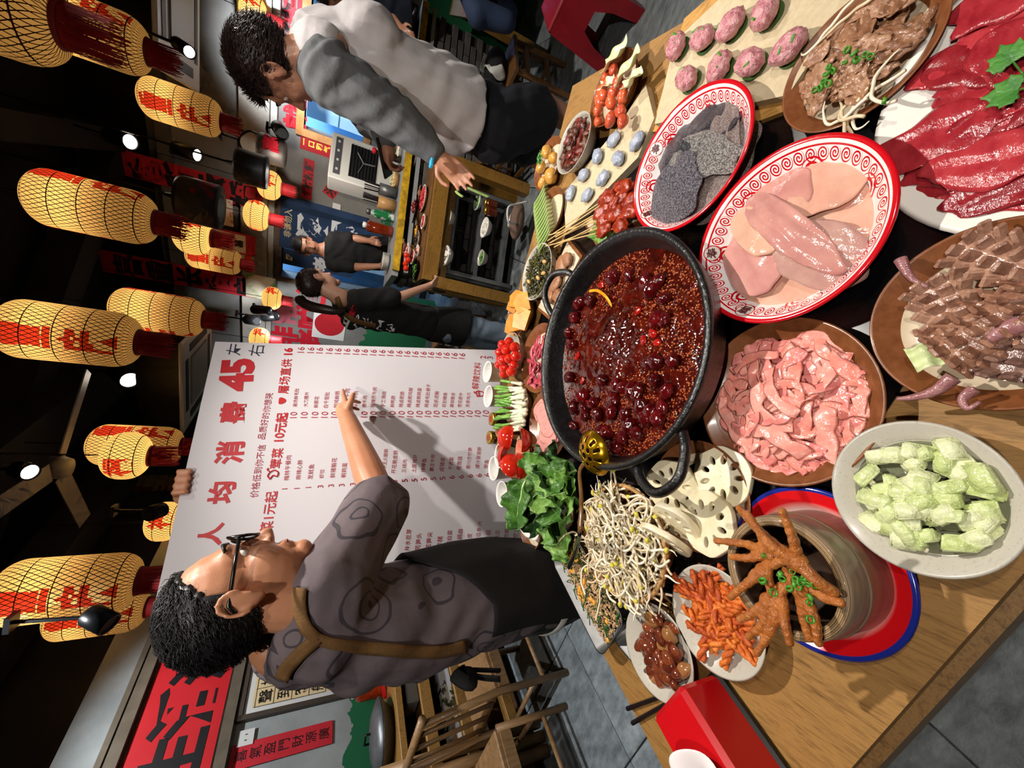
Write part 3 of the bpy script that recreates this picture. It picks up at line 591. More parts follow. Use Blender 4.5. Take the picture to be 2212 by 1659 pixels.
V = [(0, 0, BZ)] + [broth_pt(i, j) for i in range(1, 65) for j in range(96)]
F = [(0, 1 + j, 1 + (j + 1) % 96) for j in range(96)] + [(1 + (i - 1) * 96 + j, 1 + i * 96 + j, 1 + i * 96 + (j + 1) % 96, 1 + (i - 1) * 96 + (j + 1) % 96) for i in range(1, 64) for j in range(96)]
br = link('broth', mesh('broth', V, F, broth_mat()), pot); br['label'] = 'oily dark red chilli broth'
PB = POT + Vector((0, 0, .0125))
# peppercorns floating round the edge: nobody could count them
rd = random.Random(5); B = MB(); bmx = bmesh.new(); bmesh.ops.create_icosphere(bmx, subdivisions=1, radius=1); icoV = [v.co.copy() for v in bmx.verts]; icoF = [[v.index for v in f.verts] for f in bmx.faces]; bmx.free()
n = 0
while n < 2700:
    r = .237 * math.sqrt(rd.random()); a = rd.random() * 2 * pi; x, y = r * math.cos(a), r * math.sin(a)
    dens = min(1, max(0, (math.hypot((x - .01) / 1., (y - .05) / 1.1) - .085) / .06)) * (1. if y < .12 else .45)
    if rd.random() > dens or nz((x, y, 0), 11, 3) < -.28: continue
    s = rd.uniform(.0019, .0029); c = Vector((x, y, BZ + rd.uniform(0, .002))); M_ = Matrix.Rotation(rd.random() * 6, 3, 'Z'); B.add([c + M_ @ v * s for v in icoV], icoF, rd.choice((0, 0, 1))); n += 1
o = B.obj('peppercorns', [mat('pepper_orange', 'a04a20', r=.25, coat=.5), mat('pepper_red', '6a2410', r=.25, coat=.5)], None, PB, smooth=True); tag(o, 'orange red peppercorns floating around the edge of the red broth', 'peppercorns', kind='stuff')
# dried chillies
chm = mat('dried_chilli', '3a0508', '5e0a0c', 30, r=.12, coat=.8, bump=.2, bsc=60, rnd=.35); chr_ = mat('red_chilli', '8c0d0a', 'b5200f', 30, r=.15, coat=.8, rnd=.2)
chme = [blobm('chilli', (.0185, .0145, .012), chm, 3, .22, 1.8, s * 3.1, .06, 7) for s in range(6)]
chpx = [(1435, 690), (1418, 690), (1432, 645), (1420, 610), (1405, 625), (1395, 610), (1322, 600), (1358, 595), (1250, 655), (1240, 685), (1235, 745), (1228, 720), (1230, 815), (1258, 855), (1280, 870), (1262, 880), (1240, 880), (1238, 920), (1262, 895), (1330, 830), (1345, 838), (1362, 842), (1380, 840), (1375, 855), (1325, 862), (1400, 785), (1412, 820), (1440, 845), (1430, 880), (1350, 895), (1392, 905), (1405, 888), (1375, 935), (1330, 965), (1345, 945), (1290, 895), (1415, 780), (1320, 890), (1300, 820), (1298, 935), (1275, 650), (1452, 780), (1385, 880), (1420, 905), (1360, 920), (1310, 935)]
for i, (x, y) in enumerate(chpx):
    p = Pz(x, y, PB.z + BZ + .008); o = link('dried_chilli', chme[i % 6], None, p, (rd.uniform(-.3, .3), rd.uniform(-.3, .3), rd.uniform(0, 6)), rd.uniform(.9, 1.3)); tag(o, 'glossy dark red dried chilli floating in the hot pot', 'chilli', 'dried chillies in the broth')
rc = blobm('red_pepper_piece', (.013, .009, .005), chr_, 3, .2, 2, 4)
for i, (x, y) in enumerate([(1378, 672), (1410, 720), (1420, 740), (1258, 822), (1247, 770), (1265, 868), (1390, 735), (1300, 615)]):
    o = link('red_pepper_piece', rc, None, Pz(x, y, PB.z + BZ + .003), (0, 0, rd.uniform(0, 6)), rd.uniform(.7, 1.1)); tag(o, 'bright red pepper piece floating in the hot pot', 'pepper', 'red pepper pieces in the broth')
pz = [Pz(x, y, PB.z + BZ + .006 + dz) for x, y, dz in ((1272, 629, .003), (1290, 628, .004), (1308, 640, .002), (1322, 662, 0))]
o = MB().tube([q - pz[0] for q in smooth_path(pz, 5)], [(.002, .001)] + [(.0042, .0018)] * 14 + [(.001, .0008)], 8, up=(0, 0, 1)).obj('peel_strip', mat('yellow_peel', 'e08a10', 'f0b030', 40, r=.2, coat=.5), None, pz[0], smooth=True); tag(o, 'curved yellow orange strip floating in the red broth', 'peel strip')
# slotted ladle
gold = mat('oily_brass', 'b8860b', 'd8a520', 14, r=.18, met=.9)
lc = Pz(1285, 978, PB.z + .105); t = thing('slotted_ladle', 'brassy slotted ladle resting on the rim of the hot pot', 'ladle', lc); LK = 1.25
nr, na, R_ = 40, 96, .043
holes = [(0, 0, .0052)] + [(.0155 * math.cos(a), .0155 * math.sin(a), .0046) for a in [k * pi / 3 for k in range(6)]]
def slot(x, y):
    for a, b, r in holes:
        if (x - a) ** 2 + (y - b) ** 2 < r * r: return True
    rr = math.hypot(x, y); aa = math.atan2(y, x)
    return .024 < rr < .0355 and abs(((aa / (2 * pi) * 11) % 1) - .5) < .17
V = [(0, 0, .024)]; F = []
for i in range(1, nr + 1):
    th = 1.25 * i / nr; r = R_ * math.sin(th) / math.sin(1.25); z = .024 * (math.cos(th) - math.cos(1.25)) / (1 - math.cos(1.25)); V += [(r * math.cos(2 * pi * j / na), r * math.sin(2 * pi * j / na), z) for j in range(na)]
def ctr(f): return sum(V[i][0] for i in f) / len(f), sum(V[i][1] for i in f) / len(f)
Q = [(0, 1 + j, 1 + (j + 1) % na) for j in range(na)] + [(1 + (i - 1) * na + j, 1 + i * na + j, 1 + i * na + (j + 1) % na, 1 + (i - 1) * na + (j + 1) % na) for i in range(1, nr) for j in range(na)]
F = [f for f in Q if not slot(*ctr(f))]
o = link('bowl', mesh('bowl', V, F, gold), t, (0, 0, 0), (math.radians(-8), math.radians(-14), .3), LK); md = o.modifiers.new('thick', 'SOLIDIFY'); md.thickness = .0016
h = [Vector(Pz(x, y, z)) - lc for x, y, z in ((1262, 1000, PB.z + .112), (1252, 1020, PB.z + .118), (1256, 1080, .93), (1252, 1150, .95))]
MB().tube(smooth_path(h, 5), [(.006, .003)] * 16, 8, up=(0, 0, 1)).obj('handle', mat('brown_handle', '5a3a18', '6e4a20', 30, r=.25, coat=.4), t, smooth=True)
# ================================================================ PLATES
P_BROWN = mat('plate_brown', '6e3f22', '83502f', 50, r=.3, coat=.3); P_CREAM = mat('plate_cream', 'd6c6ac', 'cdbb9f', 60, r=.4, coat=.2)
P_GREY = mat('plate_stone', 'b9b4a8', 'a49f93', 240, r=.3, coat=.3, lo=.55, hi=.75); P_WHITE = mat('plate_white', 'e6e3dc', r=.25, coat=.3)
def dish(c, r, zr, style, label, cat='plate', name='plate', base=TZ + .003, sy=1., rz=0., lipw=.2, group=None):
    """plate or bowl; floor of the dish at base+.006"""
    h = zr - base; t = thing(name, label, cat, (c[0], c[1], base), (0, 0, rz), group)
    if style == 'brown':
        pr = [(0, 0), (.55 * r, 0), (.62 * r, .003), (.97 * r, h - .006), (r, h - .001), (.985 * r, h), (.965 * r, h - .001), ((1 - lipw) * r, h * .45), (.66 * r, .009), (.5 * r, .006), (0, .006)]; mf = [0, 0, 0, 0, 0, 0, 0, 1, 1, 1]; ms = [P_BROWN, P_CREAM]
    elif style == 'bowl':
        pr = [(0, 0), (.5 * r, 0), (.55 * r, .004), (.84 * r, h * .5), (.98 * r, h - .002), (r, h), (.97 * r, h), (.93 * r, h * .8), (.78 * r, h * .42), (.45 * r, .008), (0, .007)]; mf = [0] * 10; ms = [P_GREY]
    else:
        pr = [(0, 0), (.55 * r, 0), (.6 * r, .004), (.97 * r, h - .004), (r, h), (.96 * r, h), (.72 * r, h * .42), (.5 * r, .008), (0, .006)]; mf = [0] * 8; ms = [{'grey': P_GREY, 'white': P_WHITE}[style]]
    V, F, M = lathe(pr, 72, 1, sy, mf); V2 = []
    o = link('body', mesh('body', V, F, ms, M), t); return t
def put(o, label, cat, group): return tag(o, label, cat, group)
def Z(p, z): return Vector((p[0], p[1], z))
# ---------------------------------------------------------------- pink ribbons
rd = random.Random(11)
c = Vector((.025, .367)); dish(c, .136, .787, 'brown', 'round brown rimmed plate of pink ribbons beside the hot pot', lipw=.17)
rib = [mat('pink_ribbon_%d' % k, a, b, 60, r=.13, coat=.6, bump=.25, bsc=90) for k, (a, b) in enumerate((('e88478', 'f0a090'), ('ee9488', 'f4b0a2'), ('dc7d78', 'e99a90')))]
for i in range(120):
    a0 = rd.uniform(0, 2 * pi); rr = .110 * math.sqrt(rd.random()); p = Vector((rr * math.cos(a0), rr * math.sin(a0))); hd = rd.uniform(0, 2 * pi); cur = rd.uniform(-26, 26); pts = []; st = rd.uniform(.008, .0135); lay = i / 120
    for k in range(9):
        R = p.length
        if R > .116: p *= .116 / R
        z = .765 + .030 * (1 - (p.length / .124) ** 2) * (.25 + lay) + .006 * nz((p.x, p.y, i * .37), 30) ; pts.append((p.x + c.x, p.y + c.y, max(z, .7605))); hd += cur * st + rd.uniform(-.35, .35); cur += rd.uniform(-6, 6); p = p + Vector((math.cos(hd), math.sin(hd))) * st
    sp = smooth_path(pts, 3); ph = rd.uniform(0, 6); tw = rd.uniform(.1, .75); ups = [Vector((tw * math.sin(ph + .35 * k) , tw * math.cos(ph + .3 * k), 1)) for k in range(len(sp))]; w_ = rd.uniform(.0075, .0145); o0 = sp[0].copy()
    V, F = tube([q - o0 for q in sp], [(w_ * (.75 + .35 * abs(math.sin(ph + k * .3))), .0011) for k in range(len(sp))], 8, 1, ups); put(link('pink_ribbon', mesh('pink_ribbon', V, F, rib[i % 3]), None, o0), 'slippery pink ribbon heaped on the round brown plate', 'meat ribbon', 'pink ribbons on the round brown plate')
def _pm(s, t): u, v = disk_map(s, t); return (u * .102, v * .102, .764 + .012 * (1 - u * u - v * v) + .004 * nz((u, v, 2), 3))
V, F = sheet(26, 26, _pm, .004); tag(link('pink_underlayer', mesh('pink_underlayer', V, F, rib[2]), None, (c.x, c.y, 0)), 'flat pink layer under the ribbons on the round brown plate', 'meat sheet')
# ---------------------------------------------------------------- enamel basins
def enamel_mat():
    m = mat('enamel_pattern', 'e8e6e4', r=.15, coat=.5); T = NT(m); bs = T.n['Principled BSDF']; v = T.coord('Object'); x, y, z = T.xyz(v)
    ang = T.math('DIVIDE', T.math('ADD', T.math('ARCTAN2', y, x), pi), 2 * pi); r = T.math('SQRT', T.math('ADD', T.math('MULTIPLY', x, x), T.math('MULTIPLY', y, y)))
    # a row of scrolls: rings about cell centres in the band
    def scroll(n, rc, size, freq):
        u = T.math('MULTIPLY', T.math('SUBTRACT', T.math('FRACT', T.math('MULTIPLY', ang, n)), .5), 2 * pi * rc / n); w_ = T.math('SUBTRACT', r, rc); d = T.math('SQRT', T.math('ADD', T.math('MULTIPLY', u, u), T.math('MULTIPLY', w_, w_)))
        spiral = T.math('ADD', T.math('MULTIPLY', d, freq), T.math('DIVIDE', T.math('ARCTAN2', w_, u), 2 * pi)); return T.math('MULTIPLY', T.math('GREATER_THAN', T.math('FRACT', spiral), .5), T.math('LESS_THAN', d, size))
    s1 = scroll(44, .1225, .0085, 260); s2 = scroll(14, .104, .017, 150)
    blk = T.math('GREATER_THAN', T.math('SINE', T.math('MULTIPLY', ang, 2 * pi * 7)), -.35); s2 = T.math('MULTIPLY', s2, blk)
    border = T.math('MULTIPLY', T.math('LESS_THAN', T.math('ABSOLUTE', T.math('SUBTRACT', r, .1315)), .0011), 1.); rim = T.math('GREATER_THAN', r, .1368)
    f = T.math('MAXIMUM', T.math('MAXIMUM', s1, s2), T.math('MAXIMUM', border, rim)); c_ = T.mix(f, lin('e9e6e6'), lin('c4101c'))
    chip = T.math('MULTIPLY', T.math('GREATER_THAN', T.noise(v, 22, 3, .5), .7), T.math('GREATER_THAN', r, .118)); T.put(bs.inputs['Base Color'], T.mix(chip, c_, lin('16161a'))); return m
EN = enamel_mat()
def basin(c, label, medal):
    t = thing('enamel_basin', label, 'basin', (c[0], c[1], TZ + .003)); r, h = .144, .068
    V, F, M = lathe([(0, 0), (.085, 0), (.095, .004), (.118, h * .72), (.138, h - .004), (.144, h - .001), (.144, h + .002), (.140, h + .003), (.1365, h + .001), (.112, h * .66), (.088, .010), (0, .008)], 96); link('body', mesh('body', V, F, EN), t)
    for a in medal:
        d = Vector((math.cos(a), math.sin(a), 0)); tg = Vector((-d.y, d.x, 0)); slope = Vector((d.x * .0245, d.y * .0245, .022)).normalized(); nn_ = tg.cross(slope); nn_ = nn_ if nn_.z > 0 else -nn_
        o = d * .1255 + Vector((0, 0, h * .85)); ex = slope.cross(nn_); M4 = Matrix((ex, slope, nn_)).transposed().to_4x4(); M4.translation = o + nn_ * .0009
        MB().lathe([(0, 0), (.0135, 0)], 24, 0, mtx=M4).lathe([(.0135, .0002), (.015, .0002)], 24, 1, mtx=M4).obj('medallion', [P_WHITE, mat('enamel_red', 'c4101c', r=.2)], t); lettering('lettering', '寿' if a == medal[0] else '喜', .02, mat('dark_red_ink', '5a0a14', r=.4), t, o + nn_ * .0016, ex, slope, .02, .0002)
    return t
ca, cb = Vector((.29, .374)), Vector((.505, .583))
basin(ca, 'red and white enamel basin holding pale pink sheets', (1.55, 2.75)); basin(cb, 'red and white enamel basin holding grey rough sheets', (.9, 2.2))
def drape(c, ctr_, a, b, ang, z0, zr, amp, fs, seed, th, n=(34, 26), rag=.12, dome=.11, fold=0.):
    """soft sheet lying on a mound around c"""
    ca_, sa = math.cos(ang), math.sin(ang)
    def fn(s, t):
        u, v = disk_map(s, t); k = 1 + rag * nz((u, v, seed), 2.2, seed); x, y = u * a * k, v * b * k; X, Y = ctr_[0] + x * ca_ - y * sa, ctr_[1] + x * sa + y * ca_
        rr = math.hypot(X, Y) / dome; z = z0 + zr * (1 - min(rr, 1.35) ** 2) + amp * nz((X, Y, seed), fs) + fold * math.sin(v * 7 + seed + 2 * nz((u, v, 0), 2, seed)) * (1 - abs(u) * .3); return (X, Y, z)
    V, F = sheet(n[0], n[1], fn, th); return V, F
def lay(name, c, V, F, m, label, cat, group=None):
    o0 = sum(V, Vector()) / len(V); o = link(name, mesh(name, [v - o0 for v in V], F, m), None, (c[0] + o0.x, c[1] + o0.y, o0.z)); tag(o, label, cat, group); return o
flesh = [mat('flesh_%d' % i, a, b, 22, r=.14, coat=.7, bump=.22, bsc=45) for i, (a, b) in enumerate((('d8a08c', 'e0b29c'), ('cb8c86', 'd69e94'), ('d1968a', 'c68880'), ('d9a68e', 'e0b69e'), ('c28680', 'd0988c'), ('b48680', 'c69c90')))]
for i, (cx, cy, a, b, ang, dz, lab) in enumerate(((0, 0, .118, .118, 0, 0, 'widest pale pink sheet lining the enamel basin'), (-.03, .045, .06, .045, .6, .010, 'rounded rosy sheet at the far side of the enamel basin'), (.062, .03, .055, .06, -.3, .008, 'pinkish grey sheet by the medallion side of the basin'), (.02, .045, .025, .06, 2.3, .015, 'narrow beige band crossing the pale pink sheets'),
        (.005, -.01, .1, .024, .75, .017, 'long mauve folded strip across the pale pink sheets'), (-.045, -.055, .055, .04, .9, .011, 'orange beige sheet near the chipped rim of the basin'), (.07, -.05, .05, .045, .3, .006, 'peach coloured sheet with a small hole at the near side'))):
    V, F = drape(ca, (cx, cy), a * (1.12 if i else .97), b * (1.15 if i else .97), ang, .789 + dz * 1.15, (.028 if i else .02), .004, 24, i * 2.3, .004, fold=.0015, rag=.1); lay('flesh_sheet', ca, V, F, flesh[i % 6], lab, 'meat sheet', 'pale pink sheets in the enamel basin')
tr = [mat('tripe_%d' % i, a, b, 330, r=.3, coat=.4, bump=1., bsc=330, lo=.42, hi=.62) for i, (a, b) in enumerate((('8a7a78', 'c4b4ae'), ('26262a', '66666e'), ('2e2e34', '76767e'), ('4c4a54', 'a4a0aa'), ('6c6a6c', 'd2ccc6'), ('303036', '5c5c64')))]
for i, (cx, cy, a, b, ang, dz, mi, lab) in enumerate(((-.01, -.01, .112, .108, 0, 0, 0, 'pinkish grey underlayer in the basin of rough sheets'), (.045, .03, .07, .045, .9, .008, 1, 'dark charcoal rough sheet on the far right of its basin'), (.05, -.035, .065, .05, -.7, .010, 5, 'black rough sheet with a corner over the basin rim'), (.01, .01, .05, .045, .4, .016, 2, 'dark grey square rough sheet in the middle of the basin'),
        (-.005, -.04, .07, .035, 1.05, .018, 4, 'pale grey tapering rough sheet with frayed edge'), (-.055, .02, .058, .06, .5, .021, 3, 'big mid grey speckled sheet folded over the rest'), (.02, -.08, .07, .02, .2, .012, 0, 'pale pinkish fringe along the basin edge'))):
    V, F = drape(cb, (cx, cy), a * (1.16 if i else 1.04), b * (1.2 if i else 1.04), ang, .788 + dz, .024, .005, 20, 30 + i * 1.7, .0035, fold=.002, rag=.2); lay('tripe_sheet', cb, V, F, tr[mi], lab, 'tripe sheet', 'grey sheets in the enamel basin')
# ---------------------------------------------------------------- raw red slices on the big white plate
cw = Vector((.412, .094)); dish(cw, .19, .775, 'white', 'large white plate of raw red slices at the table corner')
redm = [mat('raw_red_%d' % i, a, b, 26, r=.2, coat=.6, bump=.2, bsc=120, stretch=(1, 1.8, 1)) for i, (a, b) in enumerate((('8a1c26', 'a83038'), ('9c2630', 'b83c42'), ('7a1620', '962a30')))]
rd = random.Random(4)
for i in range(80):
    a = rd.uniform(0, 2 * pi); r = .135 * math.sqrt(rd.random()); x, y = r * math.cos(a) + .0, r * math.sin(a)
    V, F = drape(cw, (x, y), rd.uniform(.045, .07), rd.uniform(.024, .04), rd.uniform(1.0, 2.0), .768 + .012 * i / 80, .006, .0022, 45, i * 1.3, .003, (22, 14), .3, .16, fold=.0009); lay('raw_slice', cw, V, F, redm[i % 3], 'glossy raw red slice spread on the large white plate', 'meat slice', 'raw red slices on the white plate')
leafm = mat('herb_green', '2f6b25', '4d8a35', 60, r=.4, bump=.2)
for k, (x, y, a) in enumerate(((2190, 135, .4), (2200, 195, 1.4))):
    p = Pz(x, y, .796); B = MB()
    for j in range(5):
        aa = a + (j - 2) * .55
        def lf(s, t, aa=aa, l=.02 + .004 * (2 - abs(j - 2))): u = (s + 1) / 2; w_ = .008 * math.sin(pi * min(1, u * 1.05)) * (1 + .25 * math.sin(u * 22)); return (math.cos(aa) * u * l - math.sin(aa) * w_ * t, math.sin(aa) * u * l + math.cos(aa) * w_ * t, .002 + .003 * u)
        B.add(*sheet(10, 4, lf, .0007))
    B.tube([(0, 0, .001), (-.03 * math.cos(a), -.03 * math.sin(a), 0)], .001, 5); o = B.obj('herb_leaf', leafm, None, p, smooth=True); tag(o, ('green herb leaf lying on the raw red slices near the frame edge', 'second green herb leaf lower on the raw red slices')[k], 'herb')
# ---------------------------------------------------------------- scored squid
cs = Vector((.142, .150)); dish(cs, .108, .79, 'brown', 'brown rimmed plate of scored brown squid at the near edge', lipw=.2)
sqm = [mat('squid_%d' % i, a, b, 60, r=.2, coat=.6, bump=.2) for i, (a, b) in enumerate((('7c5240', 'aa7e66'), ('8c6250', 'b68e78'), ('644840', '8c6a5e')))]; tent = mat('tentacle', '8a5a5c', 'a87878', 50, r=.2, coat=.5, bump=.3)
def squid(ctr_, ang, na_, nb_, sz, bend, m, label, z0):
    """curled body whose outside is cut into rows of standing scales"""
    B = MB(); R = bend
    for i in range(na_):
        for j in range(nb_):
            th = (j - (nb_ - 1) / 2) * sz / R * .95; x = (i - (na_ - 1) / 2) * sz * 1.05; yy = R * math.sin(th); zz = R * math.cos(th) - R * .62; nrm = Vector((.55, math.sin(th), math.cos(th))).normalized(); tgx = Vector((0, math.cos(th), -math.sin(th))); tz = nrm.cross(tgx)
            R3 = Matrix((tgx, tz, nrm)).transposed() @ Matrix.Rotation(rd.uniform(-.25, .25), 3, 'Z') @ Matrix.Rotation(rd.uniform(-.2, .2), 3, 'X'); jt = rd.uniform(.8, 1.15); B.box(Vector((x, yy, zz)) + nrm * .004, (sz * .9, sz * .36, .021 * jt), 0, R3, bev=.0022)
    def fn(s, t): th = t * (nb_ / 2) * sz / R * .95; return (s * na_ / 2 * sz * 1.05, R * .97 * math.sin(th), R * .97 * math.cos(th) - R * .62)
    B.add(*sheet(12, 12, fn, .004)); o = B.obj('scored_squid', m, None, (cs.x + ctr_[0], cs.y + ctr_[1], z0), (0, 0, ang), smooth=False); tag(o, label, 'squid', 'scored squid pieces')
squid((-.015, .0), 2.3, 6, 5, .0155, .036, sqm[0], 'light brown scored squid roll in the middle of the plate', .79); squid((-.03, -.03), 2.9, 6, 5, .015, .034, sqm[2], 'dark brown scored squid roll along the near side', .787); squid((.01, .035), .5, 5, 4, .0155, .034, sqm[1], 'tan scored squid piece on the far side', .782); squid((.062, .0), .9, 5, 4, .015, .03, sqm[1], 'scored squid piece cut by the frame edge', .786)
for k, (pts, r0, lab) in enumerate(((((1945, 560), (1958, 585), (1975, 605), (2005, 620)), .007, 'mauve tentacle on the rim side near the red slices'), (((2060, 815), (2020, 845), (1975, 858), (1938, 862)), .008, 'mauve tentacle hanging over the brown plate rim'), (((2105, 840), (2080, 862), (2090, 882), (2118, 868)), .006, 'curled mauve tentacle tip near the plate rim'), (((2212, 700), (2160, 720), (2130, 740)), .012, 'thick mauve tentacle base at the frame edge'))):
    w_ = smooth_path([Pz(x, y, .802) for x, y in pts], 6); o0 = w_[0].copy(); n_ = len(w_); B = MB(); B.tube([q - o0 for q in w_], [r0 * (1 - .75 * i / n_) for i in range(n_)], 10)
    for i in range(2, n_ - 4, 1): B.ell(w_[i] - o0 + Vector((0, 0, -.0)) + Vector((.004, -.003, .004)) * (1 - i / n_), (.0026 * (1.2 - i / n_),) * 3, 6)
    tag(B.obj('tentacle', tent, None, o0, smooth=True), lab, 'tentacle')
V, F = sheet(14, 10, lambda s, t: (s * .018, t * .014, .004 * math.sin(5 * s) + .004 * math.cos(4 * t + s) + .004), .0012); p = Pz(2000, 770, .79); tag(link('cabbage_piece', mesh('cabbage_piece', V, F, mat('cabbage_pale', 'd7e2b0', 'c3d593', 40, r=.35, coat=.3)), None, p, (.2, .1, .5)), 'small pale cabbage piece beside the scored squid', 'cabbage')
# ---------------------------------------------------------------- cucumber chunks in brine
cc = Vector((-.075, .190)); dish(cc, .090, .80, 'grey', 'pale stone dish of cucumber chunks in brine', sy=.94, rz=.2)
tag(link('brine', mesh('brine', *lathe([(.0001, .002), (.066, .002), (.068, 0), (.066, -.002), (.0001, -.002)], 48)[:2], mat('brine', 'c9cda8', r=.03, trans=.75, ior=1.33)), None, (cc.x, cc.y, .7785)), 'cloudy brine around the cucumber chunks', 'liquid', kind='stuff')
cuc = [mat('cucumber_%d' % i, a, b, 40, r=.15, coat=.5, bump=.4, bsc=120) for i, (a, b) in enumerate((('c2d08c', 'dfe6b8'), ('d0d8a0', 'e6e8c8'), ('b4c478', 'd2dca4')))]
rd = random.Random(21); cme = []
for k in range(5):
    B = MB(); w_, l_, h_ = rd.uniform(.007, .010), rd.uniform(.012, .019), rd.uniform(.007, .010); out = [(-l_, -w_), (l_ * .7, -w_), (l_, w_ * .8), (-l_ * .8, w_)]; n_ = 4
    V = [Vector((x * q, y * q * (1 if z > 0 else .8), z)) for q, z in ((.8, -h_ * .8), (1, -h_ * .2), (1, h_ * .5), (.88, h_)) for x, y in out]; F = [(3, 2, 1, 0), (12, 13, 14, 15)] + [(a * 4 + i, a * 4 + (i + 1) % 4, a * 4 + 4 + (i + 1) % 4, a * 4 + 4 + i) for a in range(3) for i in range(4)]
    bm_ = bmesh.new(); bv_ = [bm_.verts.new(v + Vector((nz(v, 200), nz(v, 200, 3), 0)) * .003) for v in V]; [bm_.faces.new([bv_[i] for i in f]) for f in F]; bmesh.ops.bevel(bm_, geom=bm_.edges[:], offset=.0016, segments=2, affect='EDGES'); me_ = bpy.data.meshes.new('cucumber_chunk'); bm_.to_mesh(me_); bm_.free(); me_.materials.append(cuc[k % 3]); me_.polygons.foreach_set('use_smooth', np.ones(len(me_.polygons), dtype=bool)); cme.append(me_)
for i in range(56):
    a = rd.uniform(0, 2 * pi); r = .066 * math.sqrt(rd.random()); z = .778 + .014 * (1 - (r / .07) ** 2) + rd.uniform(0, .008) * (i > 18)
    put(link('cucumber_chunk', cme[i % 5], None, (cc.x + r * math.cos(a), cc.y + r * math.sin(a) * .9, z), (rd.uniform(-.45, .45), rd.uniform(-.45, .45), rd.uniform(0, 6)), rd.uniform(.95, 1.35)), 'pale green cucumber chunk piled in the stone dish', 'cucumber', 'cucumber chunks')
gm = blobm('garlic_bit', (.005, .0035, .002), mat('garlic', 'e6e0be', r=.3, coat=.3), 2, .25, 2)
for i in range(12): a = rd.uniform(0, 6.3); r = rd.uniform(.03, .066); put(link('garlic_bit', gm, None, (cc.x + r * math.cos(a), cc.y + r * math.sin(a), .797 - .012 * (r / .066)), (0, 0, rd.uniform(0, 6)), rd.uniform(.7, 1.2)), 'small pale garlic bit among the cucumber chunks', 'garlic', 'garlic bits with the cucumber')
# ---------------------------------------------------------------- chicken feet in a bamboo tube
cf = Vector((-.215, .297)); t = thing('enamel_plate', 'red enamel plate with chipped blue rim under the bamboo cup', 'plate', (cf.x, cf.y, TZ + .003))
EP = mat('enamel_plate_red', 'c9141c', r=.12, coat=.6); T = NT(EP); v = T.coord('Object'); x, y, z = T.xyz(v); r_ = T.math('SQRT', T.math('ADD', T.math('MULTIPLY', x, x), T.math('MULTIPLY', y, y)))
c1 = T.ramp(T.math('MULTIPLY', r_, 8), [(.0, 'd8d4cc'), (.60, 'd8d4cc'), (.74, 'd3121b'), (.868, 'd3121b'), (.872, '1d2a86')]); T.put(T.n['Principled BSDF'].inputs['Base Color'], T.mix(T.math('MULTIPLY', T.math('GREATER_THAN', T.noise(v, 40, 2), .71), T.math('GREATER_THAN', r_, .106)), c1, lin('e8e6e2')))
MB().lathe([(0, 0), (.07, 0), (.08, .003), (.113, .020), (.116, .023), (.113, .026), (.108, .024), (.078, .008), (0, .006)], 96).obj('body', EP, t, smooth=True)
bam = mat('bamboo_outer', '7a6450', '96806a', 6, r=.35, coat=.3, stretch=(3, 3, 12)); bamr = wood_mat('bamboo_cut', '3a2a1e', 'c8a87a', (14, 14, 1), .3, .5, .1); T = NT(bamr); _x, _y, _z = T.xyz(T.coord('Object')); _r2 = T.math('SQRT', T.math('ADD', T.math('MULTIPLY', _x, _x), T.math('MULTIPLY', _y, _y))); T.put(T.n['Principled BSDF'].inputs['Base Color'], T.ramp(T.math('FRACT', T.math('MULTIPLY', _r2, 260)), [(.0, '2e2018'), (.35, 'b49468'), (.6, '4a3626'), (1., 'a88860')])); bami = mat('bamboo_inner', '2a1a10', '3e281a', 20, r=.5)
cbm = Vector((-.213, .289)); t = thing('bamboo_cup', 'wide bamboo cup packed with braised chicken feet', 'bamboo cup', (cbm.x, cbm.y, TZ + .010))
MB().lathe([(0, 0), (.078, 0), (.081, .004), (.0775, .1), (.076, .108), (.064, .108), (.062, .1), (.062, .03), (0, .028)], 64, mf=[0, 0, 0, 0, 1, 2, 2, 2]).obj('wall', [bam, bamr, bami], t, smooth=True)
MB().lathe([(.0785, .062), (.0805, .064), (.0785, .066)], 64).obj('ridge', bam, t, smooth=True)
